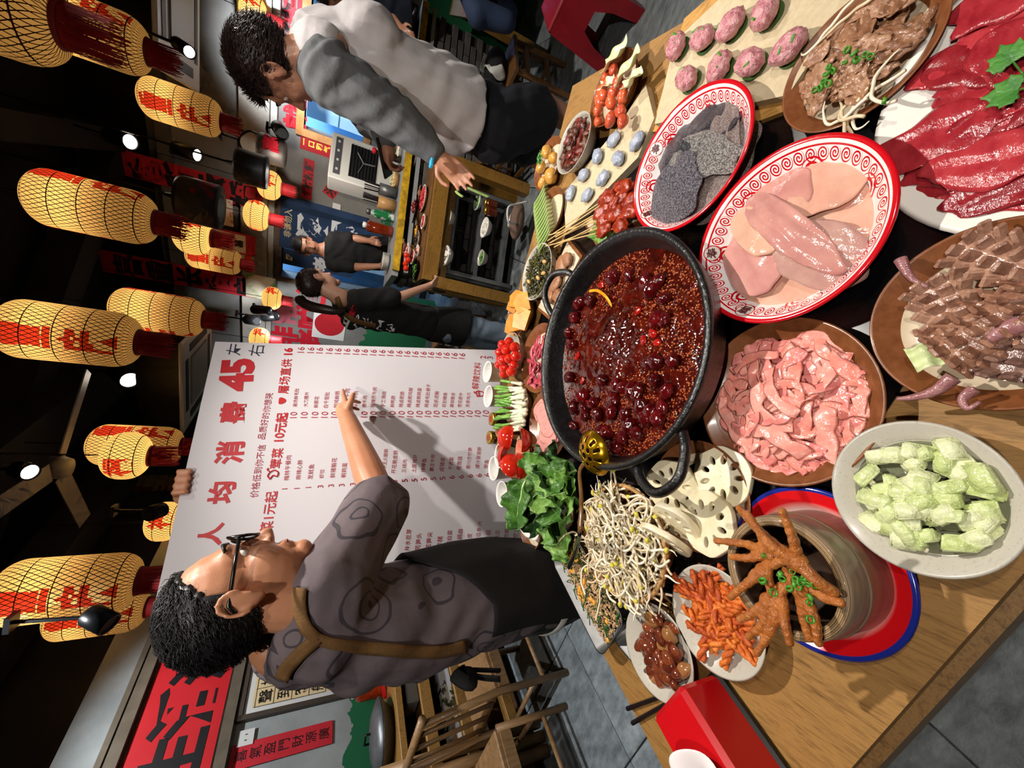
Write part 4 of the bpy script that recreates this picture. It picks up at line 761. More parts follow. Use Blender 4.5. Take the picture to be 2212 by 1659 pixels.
def voxel(prims, vox, smooth=4, mats=None, name='body', disp=None):
    """prims: ('t', pts, radii) tubes and ('e', centre, radii, matrix) ellipsoids, melted into one continuous surface"""
    B = MB()
    for p in prims:
        if p[0] == 't':
            P_ = [Vector(q) for q in p[1]]; R_ = p[2] if isinstance(p[2], (list, tuple)) else [p[2]] * len(P_); B.tube(P_, list(R_), 14)
            B.ell(P_[0], (R_[0],) * 3, 12); B.ell(P_[-1], (R_[-1],) * 3, 12)
            for q, r in zip(P_[1:-1], R_[1:-1]): B.ell(q, (r,) * 3, 12)
        elif p[0] == 's': B.tube(p[1], p[2], 18, up=p[3])
        else: B.ell(p[1], p[2], 20, 0, p[3] if len(p) > 3 else None)
    o = B.obj('melt', [], None, smooth=True); m_ = o.modifiers.new('r', 'REMESH'); m_.mode = 'VOXEL'; m_.voxel_size = vox
    if smooth: s_ = o.modifiers.new('s', 'SMOOTH'); s_.iterations = smooth; s_.factor = .5
    me = eval_mesh(o); bpy.data.objects.remove(o); me.name = name
    for k in (mats if isinstance(mats, (list, tuple)) else [mats]): me.materials.append(k)
    if disp:
        n = len(me.vertices); co_ = np.empty(n * 3, np.float32); me.vertices.foreach_get('co', co_); co_ = co_.reshape(-1, 3); no_ = np.empty(n * 3, np.float32); me.vertices.foreach_get('normal', no_); no_ = no_.reshape(-1, 3)
        d = np.array([disp(Vector(c_)) for c_ in co_.tolist()], np.float32); me.vertices.foreach_set('co', (co_ + no_ * d[:, None]).ravel())
    me.polygons.foreach_set('use_smooth', np.ones(len(me.polygons), dtype=bool)); me.update(); return me
cfm = mat('braised_skin', '9a5420', 'b86e30', 50, r=.18, coat=.6, bump=.5, bsc=260)
def foot(toes, leg, label, z=0.):
    """toes: lists of (px x, px y, z) from the palm outward; leg likewise"""
    pr = []; W = lambda L: [Pz(a, b, c_ + z) for a, b, c_ in L]
    palm = W([toes[0][0]])[0]; o0 = palm.copy()
    L = [q - o0 for q in smooth_path(W(leg), 4)]; pr.append(('t', L, [.0085 - .002 * i / len(L) for i in range(len(L))])); pr.append(('e', Vector(), (.0125, .0115, .009)))
    for tq in toes:
        q = [k - o0 for k in smooth_path(W(tq), 8)]; n_ = len(q); pr.append(('t', q, [(.0072 - .0026 * i / n_) * (1 + .13 * math.sin(i * 2.1)) for i in range(n_)]))
    o = link('chicken_foot', voxel(pr, .0017, 3, cfm, 'chicken_foot'), None, o0); tag(o, label, 'chicken foot', 'braised chicken feet')
foot([[(1725, 1215, .895), (1660, 1165, .90), (1625, 1130, .905), (1597, 1098, .91)], [(1725, 1215, .895), (1712, 1160, .905), (1690, 1105, .915)], [(1725, 1215, .895), (1680, 1190, .905), (1645, 1155, .91), (1615, 1110, .91)], [(1725, 1215, .895), (1690, 1210, .90), (1672, 1222, .90)]], [(1725, 1215, .895), (1765, 1255, .89), (1800, 1278, .88)], 'topmost chicken foot with two toes reaching toward the lotus slices', .012)
foot([[(1668, 1195, .88), (1610, 1175, .885), (1548, 1168, .885)], [(1668, 1195, .88), (1620, 1205, .885), (1582, 1203, .885)], [(1668, 1195, .88), (1650, 1170, .88), (1640, 1150, .88)]], [(1668, 1195, .88), (1700, 1215, .875), (1730, 1235, .86)], 'chicken foot with a straight toe touching the lotus plate')
foot([[(1650, 1235, .885), (1612, 1262, .885), (1578, 1290, .88)], [(1650, 1235, .885), (1665, 1270, .89), (1672, 1320, .885)], [(1650, 1235, .885), (1630, 1240, .885), (1618, 1262, .88)]], [(1650, 1235, .885), (1665, 1215, .88), (1690, 1205, .87)], 'chicken foot with a toe over the orange twists')
foot([[(1660, 1300, .885), (1625, 1325, .885), (1598, 1338, .88)], [(1660, 1300, .885), (1650, 1345, .885), (1618, 1375, .88)], [(1675, 1300, .885), (1672, 1350, .885), (1635, 1410, .88)], [(1690, 1295, .885), (1695, 1340, .89), (1706, 1388, .885)]], [(1675, 1295, .885), (1690, 1270, .885), (1720, 1255, .87)], 'chicken foot with three toes spread toward the tissue box')
foot([[(1730, 1275, .885), (1735, 1330, .885), (1748, 1378, .88)], [(1740, 1285, .885), (1760, 1340, .89), (1768, 1388, .885)], [(1745, 1265, .89), (1780, 1290, .895), (1816, 1302, .895)]], [(1730, 1270, .885), (1710, 1250, .88), (1700, 1230, .87)], 'chicken foot with one toe over the bamboo rim')
chv = mat('chive_green', '2f7a1f', '5a9a35', 60, r=.35, coat=.2); ring = MB().lathe([(.0032, -.002), (.0045, -.002), (.0045, .002), (.0032, .002), (.0032, -.002)], 12).me('chive_ring', chv)
rd = random.Random(2)
def chives(pxs, z, label, group):
    for x, y in pxs: put(link('chive_ring', ring, None, Pz(x, y, z), (rd.uniform(-1, 1), rd.uniform(-1, 1), 0), rd.uniform(.7, 1.15)), label, 'chive', group)
chives([(1650, 1200), (1685, 1240), (1690, 1250), (1712, 1235), (1720, 1252), (1728, 1258), (1735, 1255), (1715, 1262), (1706, 1272), (1745, 1262), (1750, 1290), (1748, 1302), (1750, 1338), (1670, 1280), (1648, 1255), (1738, 1248), (1725, 1268), (1760, 1262)], .905, 'chopped green chive ring on the braised chicken feet', 'chives on the chicken feet')
# ---------------------------------------------------------------- orange twists, beans
ct = Vector((-.367, .424)); dish(ct, .088, .79, 'grey', 'pale stone dish of orange twisted snacks', sy=1.)
twm = [mat('twist_%d' % i, a, b, 60, r=.5, bump=.5, bsc=160) for i, (a, b) in enumerate((('b8501a', 'e07a28'), ('c65c1e', 'e88838'), ('a23c18', 'cc6224')))]; tme = []
for k in range(3):
    B = MB(); L = .026 + .004 * k
    for s in (0, pi):
        B.tube([(-L + 2 * L * i / 26, .0028 * math.cos(s + i * .62), .0028 * math.sin(s + i * .62)) for i in range(27)], [.0026 + .0008 * math.sin(pi * i / 26) for i in range(27)], 7)
    tme.append(B.me('twisted_snack', twm[k]))
for i in range(52):
    a = rd.uniform(0, 6.3); r = .052 * math.sqrt(rd.random()); z = .772 + .02 * (1 - (r / .065) ** 2) * (.3 + .7 * i / 52)
    put(link('twisted_snack', tme[i % 3], None, (ct.x + .008 + r * math.cos(a), ct.y + r * math.sin(a), z), (0, rd.uniform(-.35, .35), rd.uniform(0, 6)), rd.uniform(1.25, 1.55)), 'orange twisted snack stick heaped in the stone dish', 'snack', 'orange twists')
cbn = Vector((-.497, .533)); dish(cbn, .086, .79, 'grey', 'pale stone dish of glossy brown broad beans')
bnm = [mat('bean_%d' % i, a, b, 40, r=.15, coat=.6, bump=.1) for i, (a, b) in enumerate((('5a2516', '7d3c22'), ('6b3019', '935030'), ('4a1d12', '6a301c'), ('8a5a34', 'a87848')))]; bme = []
for k in range(4):
    V, F = blob((.0115, .0082, .0062), 3, .06, 2, k); V = [Vector((v.x, v.y - .25 * v.x * v.x / .0115 * .9, v.z)) for v in V]; bme.append(mesh('broad_bean', V, F, bnm[k]))
for i in range(48):
    a = rd.uniform(0, 6.3); r = .062 * math.sqrt(rd.random()); z = .771 + .022 * (1 - (r / .07) ** 2) * (.2 + .8 * i / 48)
    put(link('broad_bean', bme[rd.choice((0, 0, 1, 1, 2, 2, 3))], None, (cbn.x + r * math.cos(a), cbn.y + r * math.sin(a), z), (rd.uniform(-.7, .7), rd.uniform(-.7, .7), rd.uniform(0, 6)), rd.uniform(1.3, 1.65)), 'glossy brown broad bean piled in the stone dish', 'bean', 'brown broad beans')
# ---------------------------------------------------------------- lotus root
cl = Vector((-.168, .488)); dish(cl, .104, .79, 'brown', 'brown rimmed plate of white lotus root slices')
lot = mat('lotus_root', 'dccfa8', 'e8dfc4', 30, r=.35, coat=.3, bump=.1, bsc=90)
def lotus_mesh(R, seed):
    cu = bpy.data.curves.new('lotus', 'CURVE'); cu.dimensions = '2D'; cu.fill_mode = 'BOTH'; cu.extrude = .0045; cu.bevel_depth = .0012; cu.bevel_resolution = 1; r_ = random.Random(seed)
    def ringc(cx, cy, f, n):
        s = cu.splines.new('POLY'); s.points.add(n - 1); s.use_cyclic_u = True
        for i in range(n): a = 2 * pi * i / n; k = f(a); s.points[i].co = (cx + k[0], cy + k[1], 0, 1)
    ringc(0, 0, lambda a: (R * math.cos(a) * (1 + .03 * math.sin(7 * a + seed)), R * math.sin(a) * (1 + .03 * math.cos(6 * a))), 48)
    nh = 9
    for i in range(nh):
        a = 2 * pi * i / nh + seed; ro = R * .6; hr, ht = R * r_.uniform(.17, .21), R * r_.uniform(.10, .14); ringc(ro * math.cos(a), ro * math.sin(a), lambda b, a=a, hr=hr, ht=ht: (hr * math.cos(b) * math.cos(a) - ht * math.sin(b) * math.sin(a), hr * math.cos(b) * math.sin(a) + ht * math.sin(b) * math.cos(a)), 14)
    ringc(0, 0, lambda a: (.0018 * math.cos(a), .0018 * math.sin(a)), 8)
    o = bpy.data.objects.new('l', cu); COL.objects.link(o); me = eval_mesh(o); bpy.data.objects.remove(o); me.materials.clear(); me.materials.append(lot); me.name = 'lotus_slice'; return me
for i, (x, y, z, R, rx, ry, lab) in enumerate(((1560, 1030, .786, .046, .05, .1, 'lotus slice lying far back against the plate rim'), (1505, 1060, .785, .03, .3, -.2, 'small lotus slice peeking between two larger ones'), (1453, 1052, .802, .046, -.12, -.25, 'lotus slice leaning toward the pot handle'), (1530, 1130, .800, .048, .1, .05, 'front lotus slice showing all its holes'), (1462, 1132, .806, .044, -.2, -.75, 'tilted lotus slice behind the one over the sprouts'), (1437, 1165, .812, .044, -.25, -1.0, 'steeply tilted lotus slice leaning over the bean sprouts'))):
    tag(link('lotus_slice', lotus_mesh(R * 1.14, i * 1.7), None, Pz(x, y, z), (rx, ry, i * .8 if i < 4 else .35)), lab, 'lotus root', 'lotus root slices')
# ================================================================ FAR AND LEFT DISHES
rd = random.Random(33)
straw = mat('straw', 'a87b48', 'c89a62', 40, r=.6, bump=.3); strawd = mat('straw_dark', '7a5430', '9a6e40', 40, r=.6)
ck = Vector((-.313, .632)); t = thing('woven_basket', 'small woven straw basket heaped with bean sprouts', 'basket', (ck.x, ck.y, TZ + .003)); BR = .118
for k in range(6):
    f = k / 5; rr = BR * (.72 + .28 * f); z = .006 + .052 * f
    for s in (0, 1):
        pts = [((rr + (.0035 if (i + s) % 2 else -.0035)) * math.cos(2 * pi * i / 36), (rr + (.0035 if (i + s) % 2 else -.0035)) * math.sin(2 * pi * i / 36), z + .0045 * s) for i in range(37)]
        MB().tube(pts, .0026, 6, cap=False).obj('weave', straw if s else strawd, t, smooth=True)
B = MB()
for i in range(36): a = 2 * pi * (i + .5) / 36; B.tube([(BR * .72 * math.cos(a), BR * .72 * math.sin(a), .003), (BR * math.cos(a), BR * math.sin(a), .066)], .002, 5)
B.obj('ribs', strawd, t, smooth=True)
MB().tube([(BR * math.cos(2 * pi * i / 48), BR * math.sin(2 * pi * i / 48), .066) for i in range(49)], .0045, 7, cap=False).obj('rim', straw, t, smooth=True); MB().lathe([(0, .002), (BR * .73, .002), (BR * .73, .006), (0, .006)], 36).obj('bottom', strawd, t)
# sprouts: each a stem with its bean head
stm = [mat('sprout_white', 'e8dcc0', 'f0e8d4', 40, r=.3, coat=.3), mat('sprout_tan', 'd6c09a', 'e2d2b2', 40, r=.3, coat=.3)]; hdm = mat('sprout_head', 'c9bf3a', 'dcd25a', 60, r=.3, coat=.3)
sv = []
for k in range(16):
    p = Vector(); hd = 0; cur = rd.uniform(-60, 60); pts = [p.copy()]; pit = rd.uniform(-.2, .2)
    for i in range(11): hd += cur * .007 + rd.uniform(-.3, .3); cur += rd.uniform(-30, 30); pit += rd.uniform(-.25, .25); pit *= .7; p = p + Vector((math.cos(hd), math.sin(hd), pit)) * rd.uniform(.008, .0115); pts.append(p.copy())
    c0 = sum(pts, Vector()) / len(pts); pts = smooth_path([q - c0 for q in pts], 3); n_ = len(pts); V, F = tube(pts, [.0025 * (1 if i < n_ * .7 else 1 - .75 * (i / n_ - .7) / .3) for i in range(n_)], 6); sv.append((mesh('stem', V, F, stm[k % 2]), pts[0]))
hm = MB().ell((0, -.0012, 0), (.0062, .0029, .0039), 10).ell((0, .0014, 0), (.0062, .0029, .0039), 10).me('bean_head', hdm)
for i in range(230):
    a = rd.uniform(0, 6.3); r = .112 * math.sqrt(rd.random()); f = i / 230; z = .808 + .058 * (1 - (r / .13) ** 2) * (.25 + .75 * f); me, h0 = sv[i % 16]
    o = thing('bean_sprout', 'pale curly bean sprout heaped on the straw basket', 'bean sprout', (ck.x + r * math.cos(a), ck.y + r * math.sin(a), z), (rd.uniform(-.35, .35), rd.uniform(-.35, .35), rd.uniform(0, 6)), 'bean sprouts in the basket'); link('stem', me, o)
    if i % 3 == 0: link('bean_head', hm, o, h0, (0, 0, rd.uniform(0, 6)))
for x, y, a in ((1295, 1290, .3), (1310, 1065, 2.0), (1262, 1245, 1.2), (1370, 1305, 2.6), (1225, 1160, 1.)):
    o = thing('bean_sprout', 'pale curly bean sprout heaped on the straw basket', 'bean sprout', Pz(x, y, .815), (.1, .1, a), 'bean sprouts in the basket'); link('stem', sv[int(a * 5)][0], o)
# ---------------------------------------------------------------- steel scoop tray of fried minced meat and egg
steel = mat('steel', '5e5e5e', '6c6c6c', 30, r=.42, met=.6); ang = math.atan2(.886 - .659, -.457 + .569)
tc_ = Vector((-.488, .762, TZ + .004)); t = thing('steel_tray', 'shallow steel tray of chopped egg, mince and green chives', 'tray', tc_, (0, 0, ang))
def rr_out(a, b, r, n=6): return [(sx * (a - r) + r * math.cos(q), sy * (b - r) + r * math.sin(q)) for sx, sy, a0 in ((1, 1, 0), (-1, 1, pi / 2), (-1, -1, pi), (1, -1, 3 * pi / 2)) for q in [a0 + pi / 2 * k / n for k in range(n + 1)]]
def tray_mesh(a, b, h, th=.0015, flare=.012):
    rings = [(rr_out(a - flare, b - flare, .02), 0), (rr_out(a, b, .025), h), (rr_out(a + .004, b + .004, .028), h), (rr_out(a - th, b - th, .024), h - .001), (rr_out(a - flare - th, b - flare - th, .019), th)]; n_ = len(rings[0][0]); V = [(x, y, z) for o_, z in rings for x, y in o_]; F = [tuple(range(n_))[::-1], tuple(range(4 * n_, 5 * n_))] + [(j * n_ + i, j * n_ + (i + 1) % n_, (j + 1) * n_ + (i + 1) % n_, (j + 1) * n_ + i) for j in range(4) for i in range(n_)]; return V, F
link('body', mesh('body', *tray_mesh(.13, .066, .045), steel), t); 
t2 = thing('steel_pan', 'empty steel pan half under the chopped egg tray', 'pan', tc_ + Vector((-.03, -.155, -.003)), (0, 0, ang + .3)); link('body', mesh('body', *tray_mesh(.055, .045, .03), steel), t2)
B = MB(); M3 = [mat('mince', 'a8845c', 'c8a67c', 90, r=.45, coat=.2), mat('egg_yellow', 'd98f28', 'e8ab40', 60, r=.4, coat=.2), mat('chive_dark', '1f4a1c', '2f6226', 60, r=.4)]
for i in range(1500):
    x, y = rd.uniform(-.115, .115), rd.uniform(-.052, .052); z = .024 + .012 * (1 - (x / .13) ** 2 - (y / .07) ** 2) + rd.uniform(0, .004)
    if nz((x, y, 0), 40) > .25 and rd.random() < .6: s, mi = rd.uniform(.004, .0075), 1
    else: s, mi = rd.uniform(.0025, .0042), 0
    V, F = blob((s, s * rd.uniform(.6, 1), s * .7), 1, .3, 2, i); B.add([v + Vector((x, y, z)) for v in V], F, mi)
for i in range(70): x, y, a = rd.uniform(-.11, .11), rd.uniform(-.05, .05), rd.uniform(0, 6); z = .041 + rd.uniform(-.004, .003) - .01 * (x / .13) ** 2; l = rd.uniform(.008, .017); B.tube([(x - math.cos(a) * l, y - math.sin(a) * l, z), (x, y, z + .002), (x + math.cos(a + .5) * l, y + math.sin(a + .5) * l, z)], .0013, 5, 2)
tag(B.obj('egg_mince_mix', M3, None, tc_, (0, 0, ang), True), 'crumbly brown mince with egg bits and chives in the steel tray', 'food', kind='stuff')
o = MB().tube(smooth_path([Pz(x, y, z) - Pz(1245, 1130, .85) for x, y, z in ((1252, 1150, .95), (1250, 1165, .88), (1240, 1200, .82), (1228, 1225, .81))], 5), [(.008, .004)] * 16, 8, up=(0, 0, 1)).obj('black_spoon', mat('black_plastic', '141416', r=.3, coat=.3), None, Pz(1245, 1130, .85), smooth=True); tag(o, 'black plastic spoon standing in the egg and mince tray', 'spoon')
# ---------------------------------------------------------------- lettuce
let = [mat('lettuce_%d' % i, a, b, 34, r=.35, coat=.3, bump=.5, bsc=70, lo=.3, hi=.7) for i, (a, b) in enumerate((('234a1a', '4c7a2c'), ('356022', '6e9c44'), ('183418', '305a22'), ('467228', '84ac54')))]; rib_m = mat('lettuce_rib', 'a8c878', 'c4dc98', 30, r=.35)
ldish = dish((-.335, .955), .105, .79, 'brown', 'brown rimmed plate hidden under leafy green lettuce')
LS = 1.38
LV = [(1120, 1092, .90, 2.9, .095, 0), (1150, 1070, .86, 2.6, .09, 1), (1165, 1010, .84, 1.3, .08, 1), (1180, 995, .83, .9, .07, 2), (1205, 1000, .83, .3, .075, 2), (1200, 1035, .86, 2.2, .085, 0), (1215, 1060, .85, -.6, .08, 3), (1235, 1050, .84, .2, .075, 1), (1180, 1075, .875, 1.9, .085, 3), (1160, 1115, .85, 2.7, .08, 2), (1185, 1120, .84, -2.3, .085, 1), (1205, 1150, .82, -2.2, .08, 3), (1215, 1175, .80, -2.0, .07, 1), (1195, 1100, .87, -1.6, .08, 0), (1225, 1090, .85, -1., .07, 3), (1175, 1045, .87, 1.2, .08, 2)]
for i, (x, y, z, a, L, mi) in enumerate(LV):
    t = thing('lettuce_leaf', 'crinkled green lettuce leaf in the heap beside the menu board', 'lettuce', Pz(x, y, z - .012), (rd.uniform(-.45, .45), rd.uniform(-.45, .25), a), 'lettuce leaves'); t['label'] = ('long lettuce leaf whose tip covers a white cup' if i == 0 else 'lowest lettuce leaf hanging over the steel tray' if i == 12 else t['label'])
    L *= LS
    def fn(s, q, L=L, i=i):
        u = (s + 1) / 2; w_ = L * .42 * math.sin(pi * min(1, .08 + u * .9)) ** .6; e = abs(q); k = e ** 2.2; return (u * L * 1.25 - L * .6, q * w_ * (1 + .06 * math.sin(u * 13 + i)), -.012 * (2 * u - 1) ** 2 + .018 * e + k * (.010 * math.sin(u * 15 + i * 2 + (2 if q > 0 else 0)) + .005 * math.sin(u * 33 + i)) + .006 * nz((u * 3, q * 2, i), 1.5))
    V, F = sheet(40, 18, fn, .0009); link('blade', mesh('blade', V, F, let[mi]), t); MB().tube([(lambda u: (u * L * 1.25 - L * .6, 0, -.012 * (2 * u - 1) ** 2 - .001 + .006 * nz((u * 3, 0, i), 1.5)))(k / 10) for k in range(10)], [.0038 - .0003 * k for k in range(10)], 7).obj('midrib', rib_m, t, smooth=True)
# ---------------------------------------------------------------- white cups, jars, white slices
cupw = mat('white_cup', 'e4e2de', r=.4)
cup = thing('paper_cup', 'white cup under the tip of the lettuce leaf', 'cup', Z(Pz(1090, 1067, .822), TZ), (0, 0, 0), 'white cups by the menu board'); cup.scale = (1.15,) * 3; MB().lathe([(0, 0), (.028, 0), (.029, .002), (.0365, .07), (.039, .071), (.039, .074), (.0355, .073), (.0345, .068), (.027, .006), (0, .005)], 40).obj('body', cupw, cup, smooth=True); MB().lathe([(.0375, .0715), (.0395, .0725), (.0375, .0735)], 40).obj('lip', cupw, cup, smooth=True)
for x, y, lab in ((1072, 1012, 'white cup beside the gold lidded jars'), (1058, 804, 'white cup behind the bowl of cherry tomatoes'), (1060, 857, 'white cup behind the scallions')): c = copy_tree(cup, Z(Pz(x, y, .822), TZ)); c['label'] = lab
c = copy_tree(cup, Z(Pz(1092, 985, .81), TZ)); c['label'] = 'white cup mostly hidden behind the tomato wedges'
jg = mat('jar_glass', '1c120c', '2a1a10', 30, r=.08, coat=.6); lidm = mat('gold_lid', 'a8862e', 'c8a448', 40, r=.25, met=.85); lr = mat('lid_red', 'a01c1c', r=.4)
for i, (x, y, lab) in enumerate(((1060, 905, 'farthest gold lidded jar beside the scallions'), (1075, 930, 'gold lidded dark jar next to the tomato wedges'), (1055, 945, 'gold lidded jar touching the menu board'), (1078, 962, 'gold lidded jar nearest the white cups'))):
    t = thing('glass_jar', lab, 'jar', Z(Pz(x, y, .834), TZ), (0, 0, i), 'gold lidded jars'); MB().lathe([(0, 0), (.024, 0), (.026, .004), (.026, .058), (.022, .068), (0, .068)], 32).obj('glass', jg, t, smooth=True)
    _ld = MB().lathe([(.0, .084), (.02, .084), (.0255, .083), (.0265, .08), (.0265, .068), (.022, .067)], 36).obj('lid', lidm, t, smooth=True); MB().lathe([(.008, .0842), (.013, .0842), (.013, .0846), (.008, .0846)], 24).box((0, 0, .0844), (.012, .004, .001)).obj('lid_emblem', lr, _ld); MB().lathe([(.0262, .02), (.0264, .02), (.0264, .05), (.0262, .05)], 32).obj('paper_label', mat('jar_label', '2a1e1a', 'c8c0b0', 60, r=.5, lo=.6, hi=.65), t)
dish((-.465, 1.075), .066, .785, 'brown', 'small brown plate of white slices at the table edge'); wsl = mat('white_slice', 'e6e2dc', r=.35, coat=.3)
for i, (x, y, z, tl, lab) in enumerate(((1130, 1130, .792, .25, 'white slice at the far side of the small plate'), (1140, 1142, .796, .4, 'upper white slice leaning on the others'), (1150, 1150, .79, .15, 'white slice at the near side of the small plate'), (1128, 1118, .80, .5, 'thin white slice next to the lettuce'))):
    V, F = sheet(16, 12, lambda s, q: (disk_map(s, q)[0] * .034, disk_map(s, q)[1] * .024, .004 * s * s), .0045); tag(link('white_slice', mesh('white_slice', V, F, wsl), None, Pz(x, y, z), (tl, -.2, 1. + .3 * i)), lab, 'slice', 'white slices')
# ---------------------------------------------------------------- tomato wedges
dish((-.238, 1.208), .092, .795, 'brown', 'brown rimmed plate of red tomato wedges'); tsk = mat('tomato_skin', 'b01c10', 'cc3018', 30, r=.12, coat=.6); tfl = mat('tomato_flesh', 'd86a50', 'e8a084', 60, r=.25, coat=.4, bump=.2)
def wedge():
    V = []; F = []; n, k = 12, 9; M = []; A = .9
    for i in range(n + 1):
        for j in range(k + 1): th = pi * i / n; ph = -A + 2 * A * j / k; V.append((.042 * math.cos(th) * .95, .036 * math.sin(th) * math.sin(ph), .036 * math.sin(th) * math.cos(ph)))
    for i in range(n):
        for j in range(k): a = i * (k + 1) + j; F.append((a, a + 1, a + k + 2, a + k + 1)); M.append(0)
    ax = len(V); V += [(.04 * math.cos(pi * i / n), 0, .002 + .006 * math.sin(pi * i / n)) for i in range(n + 1)]
    for i in range(n): F.append((ax + i, ax + i + 1, (i + 1) * (k + 1), i * (k + 1))); F.append((ax + i + 1, ax + i, i * (k + 1) + k, (i + 1) * (k + 1) + k)); M += [1, 1]
    return mesh('tomato_wedge', V, F, [tsk, tfl], M)
wm = wedge()
for i, (x, y, rx, a, lab) in enumerate(((1100, 945, .5, .3, 'tomato wedge with skin up beside the jars'), (1122, 952, 2.2, .8, 'tomato wedge with cut side up at the plate rim'), (1122, 978, 2.6, 2.9, 'round tomato end slice in the middle of the plate'), (1100, 985, -.6, .1, 'tomato wedge lying behind the middle one'), (1118, 1008, 1.9, .6, 'front tomato wedge showing its pale inside'), (1104, 1008, .9, .9, 'pointed tomato wedge nearest the white cups'))): tag(link('tomato_wedge', wm, None, Pz(x, y, .818), (rx, .15, a), 1.2), lab, 'tomato', 'tomato wedges')
# ---------------------------------------------------------------- scallions
dish((-.078, 1.255), .088, .795, 'brown', 'brown rimmed plate holding trimmed scallions'); sw, sg = mat('scallion_white', 'd8dcb8', 'e8e8d0', 30, r=.3, coat=.3), mat('scallion_green', '4f8a2c', '7fb04a', 30, r=.35, coat=.2)
for i in range(24):
    y0 = 832 + i * 4.1; xb = 1128 - 10 * rd.random() + 8 * math.sin(i / 24 * pi); q = Pz(xb, y0 + rd.uniform(-6, 6), .80 + .022 * math.sin(i / 24 * pi) * rd.random()); e = Pz(1072 + rd.uniform(-6, 12), y0 + rd.uniform(-14, 14), .835 + .02 * rd.random()); d = e - q
    t = thing('scallion', 'trimmed scallion with white bulb and green stalk on the plate', 'scallion', q, (0, 0, 0), 'scallions'); pts = [d * (k / 8) + Vector((0, 0, .006 * math.sin(k))) * .4 for k in range(9)]
    MB().ell((0, 0, 0), (.0085, .0085, .0085), 10).tube(pts[:5], [.008, .0062, .0048, .0045, .0045], 8).obj('bulb', sw, t, smooth=True); MB().tube(pts[4:], [.0046, .005, .0055, .006, .0045], 8).obj('stalk', sg, t, smooth=True)
# ---------------------------------------------------------------- cherry tomatoes
dish((.112, 1.335), .086, .81, 'bowl', 'white rimmed bowl of cherry tomatoes', 'bowl', 'bowl'); chm_ = mat('cherry_tomato', 'b81408', 'd02a12', 20, r=.1, coat=.7); cm = blobm('cherry_tomato', (.0205, .0205, .022), chm_, 3, .02, 1)
for x, y, z in ((1100, 738, .835), (1085, 745, .85), (1112, 750, .832), (1095, 755, .848), (1080, 762, .845), (1115, 770, .83), (1100, 775, .845), (1088, 778, .85), (1082, 775, .835), (1090, 795, .84), (1110, 790, .832), (1105, 803, .832), (1090, 808, .832), (1078, 788, .83)): put(link('cherry_tomato', cm, None, Pz(x, y, z), (rd.uniform(0, 3), rd.uniform(0, 3), 0), rd.uniform(.85, 1.)), 'shiny red cherry tomato heaped in the white rimmed bowl', 'cherry tomato', 'cherry tomatoes')
# ---------------------------------------------------------------- raw shredded meat, luncheon slices, pumpkin
cr = Vector((.10, 1.150)); dish(cr, .122, .787, 'brown', 'brown plate of raw pink shredded meat behind the pot', lipw=.25); rwm = [mat('raw_pink_%d' % i, a, b, 60, r=.2, coat=.5, bump=.2) for i, (a, b) in enumerate((('a83040', 'cc5a66'), ('94283a', 'b8485a'), ('c0505c', 'd87c84')))]
for i in range(46):
    a = rd.uniform(0, 6.3); r = .075 * math.sqrt(rd.random()); p = Vector((cr.x - .02 + r * math.cos(a) * 1.2, cr.y + .01 + r * math.sin(a), .768 + .04 * (1 - (r / .09) ** 2) * rd.random())); hd = rd.uniform(0, 6.3); pts = [Vector()]
    for k in range(5): hd += rd.uniform(-.7, .7); pts.append(pts[-1] + Vector((math.cos(hd), math.sin(hd), rd.uniform(-.25, .25))) * .011)
    V, F = tube(smooth_path(pts, 3), [(.0075, .0028)] * 16, 7, up=(rd.uniform(-.5, .5), 0, 1)); put(link('raw_meat_strip', mesh('raw_meat_strip', V, F, rwm[i % 3]), None, p), 'raw pink meat strip piled on the brown plate behind the pot', 'meat strip', 'raw pink meat strips')
ch_ = Vector((-.112, 1.045)); dish(ch_, .115, .787, 'brown', 'brown plate of pink luncheon meat slices behind the pot', lipw=.22); ham = mat('luncheon_meat', 'd8958c', 'b4656a', 120, r=.35, coat=.2, lo=.58, hi=.68)
for i, (x, y, dz, lab) in enumerate(((1165, 885, 0, 'farthest pink luncheon slice'), (1172, 895, .005, 'large luncheon slice overlapping the farthest'), (1178, 908, .010, 'luncheon slice in the middle of the fan'), (1182, 922, .013, 'luncheon slice with a curved edge'), (1180, 938, .010, 'luncheon slice standing toward the lettuce'), (1195, 940, .006, 'luncheon slice tucked by the pot rim'), (1185, 955, .014, 'small luncheon slice nearest the lettuce'), (1172, 955, .010, 'last luncheon slice at the plate edge'))):
    V, F = sheet(14, 12, lambda s, q: (disk_map(s, q)[0] * .046, disk_map(s, q)[1] * .032, .003 * s), .006); tag(link('luncheon_slice', mesh('luncheon_slice', V, F, ham), None, Pz(x, y, .778 + dz), (.12 + .05 * (i > 3), .1, .6 + .25 * i)), lab, 'meat slice', 'luncheon meat slices')
dish((.275, 1.325), .09, .80, 'brown', 'brown rimmed plate of bright yellow pumpkin pieces'); pk = mat('pumpkin', 'c47c06', 'd89418', 20, r=.4, coat=.2, bump=.1)
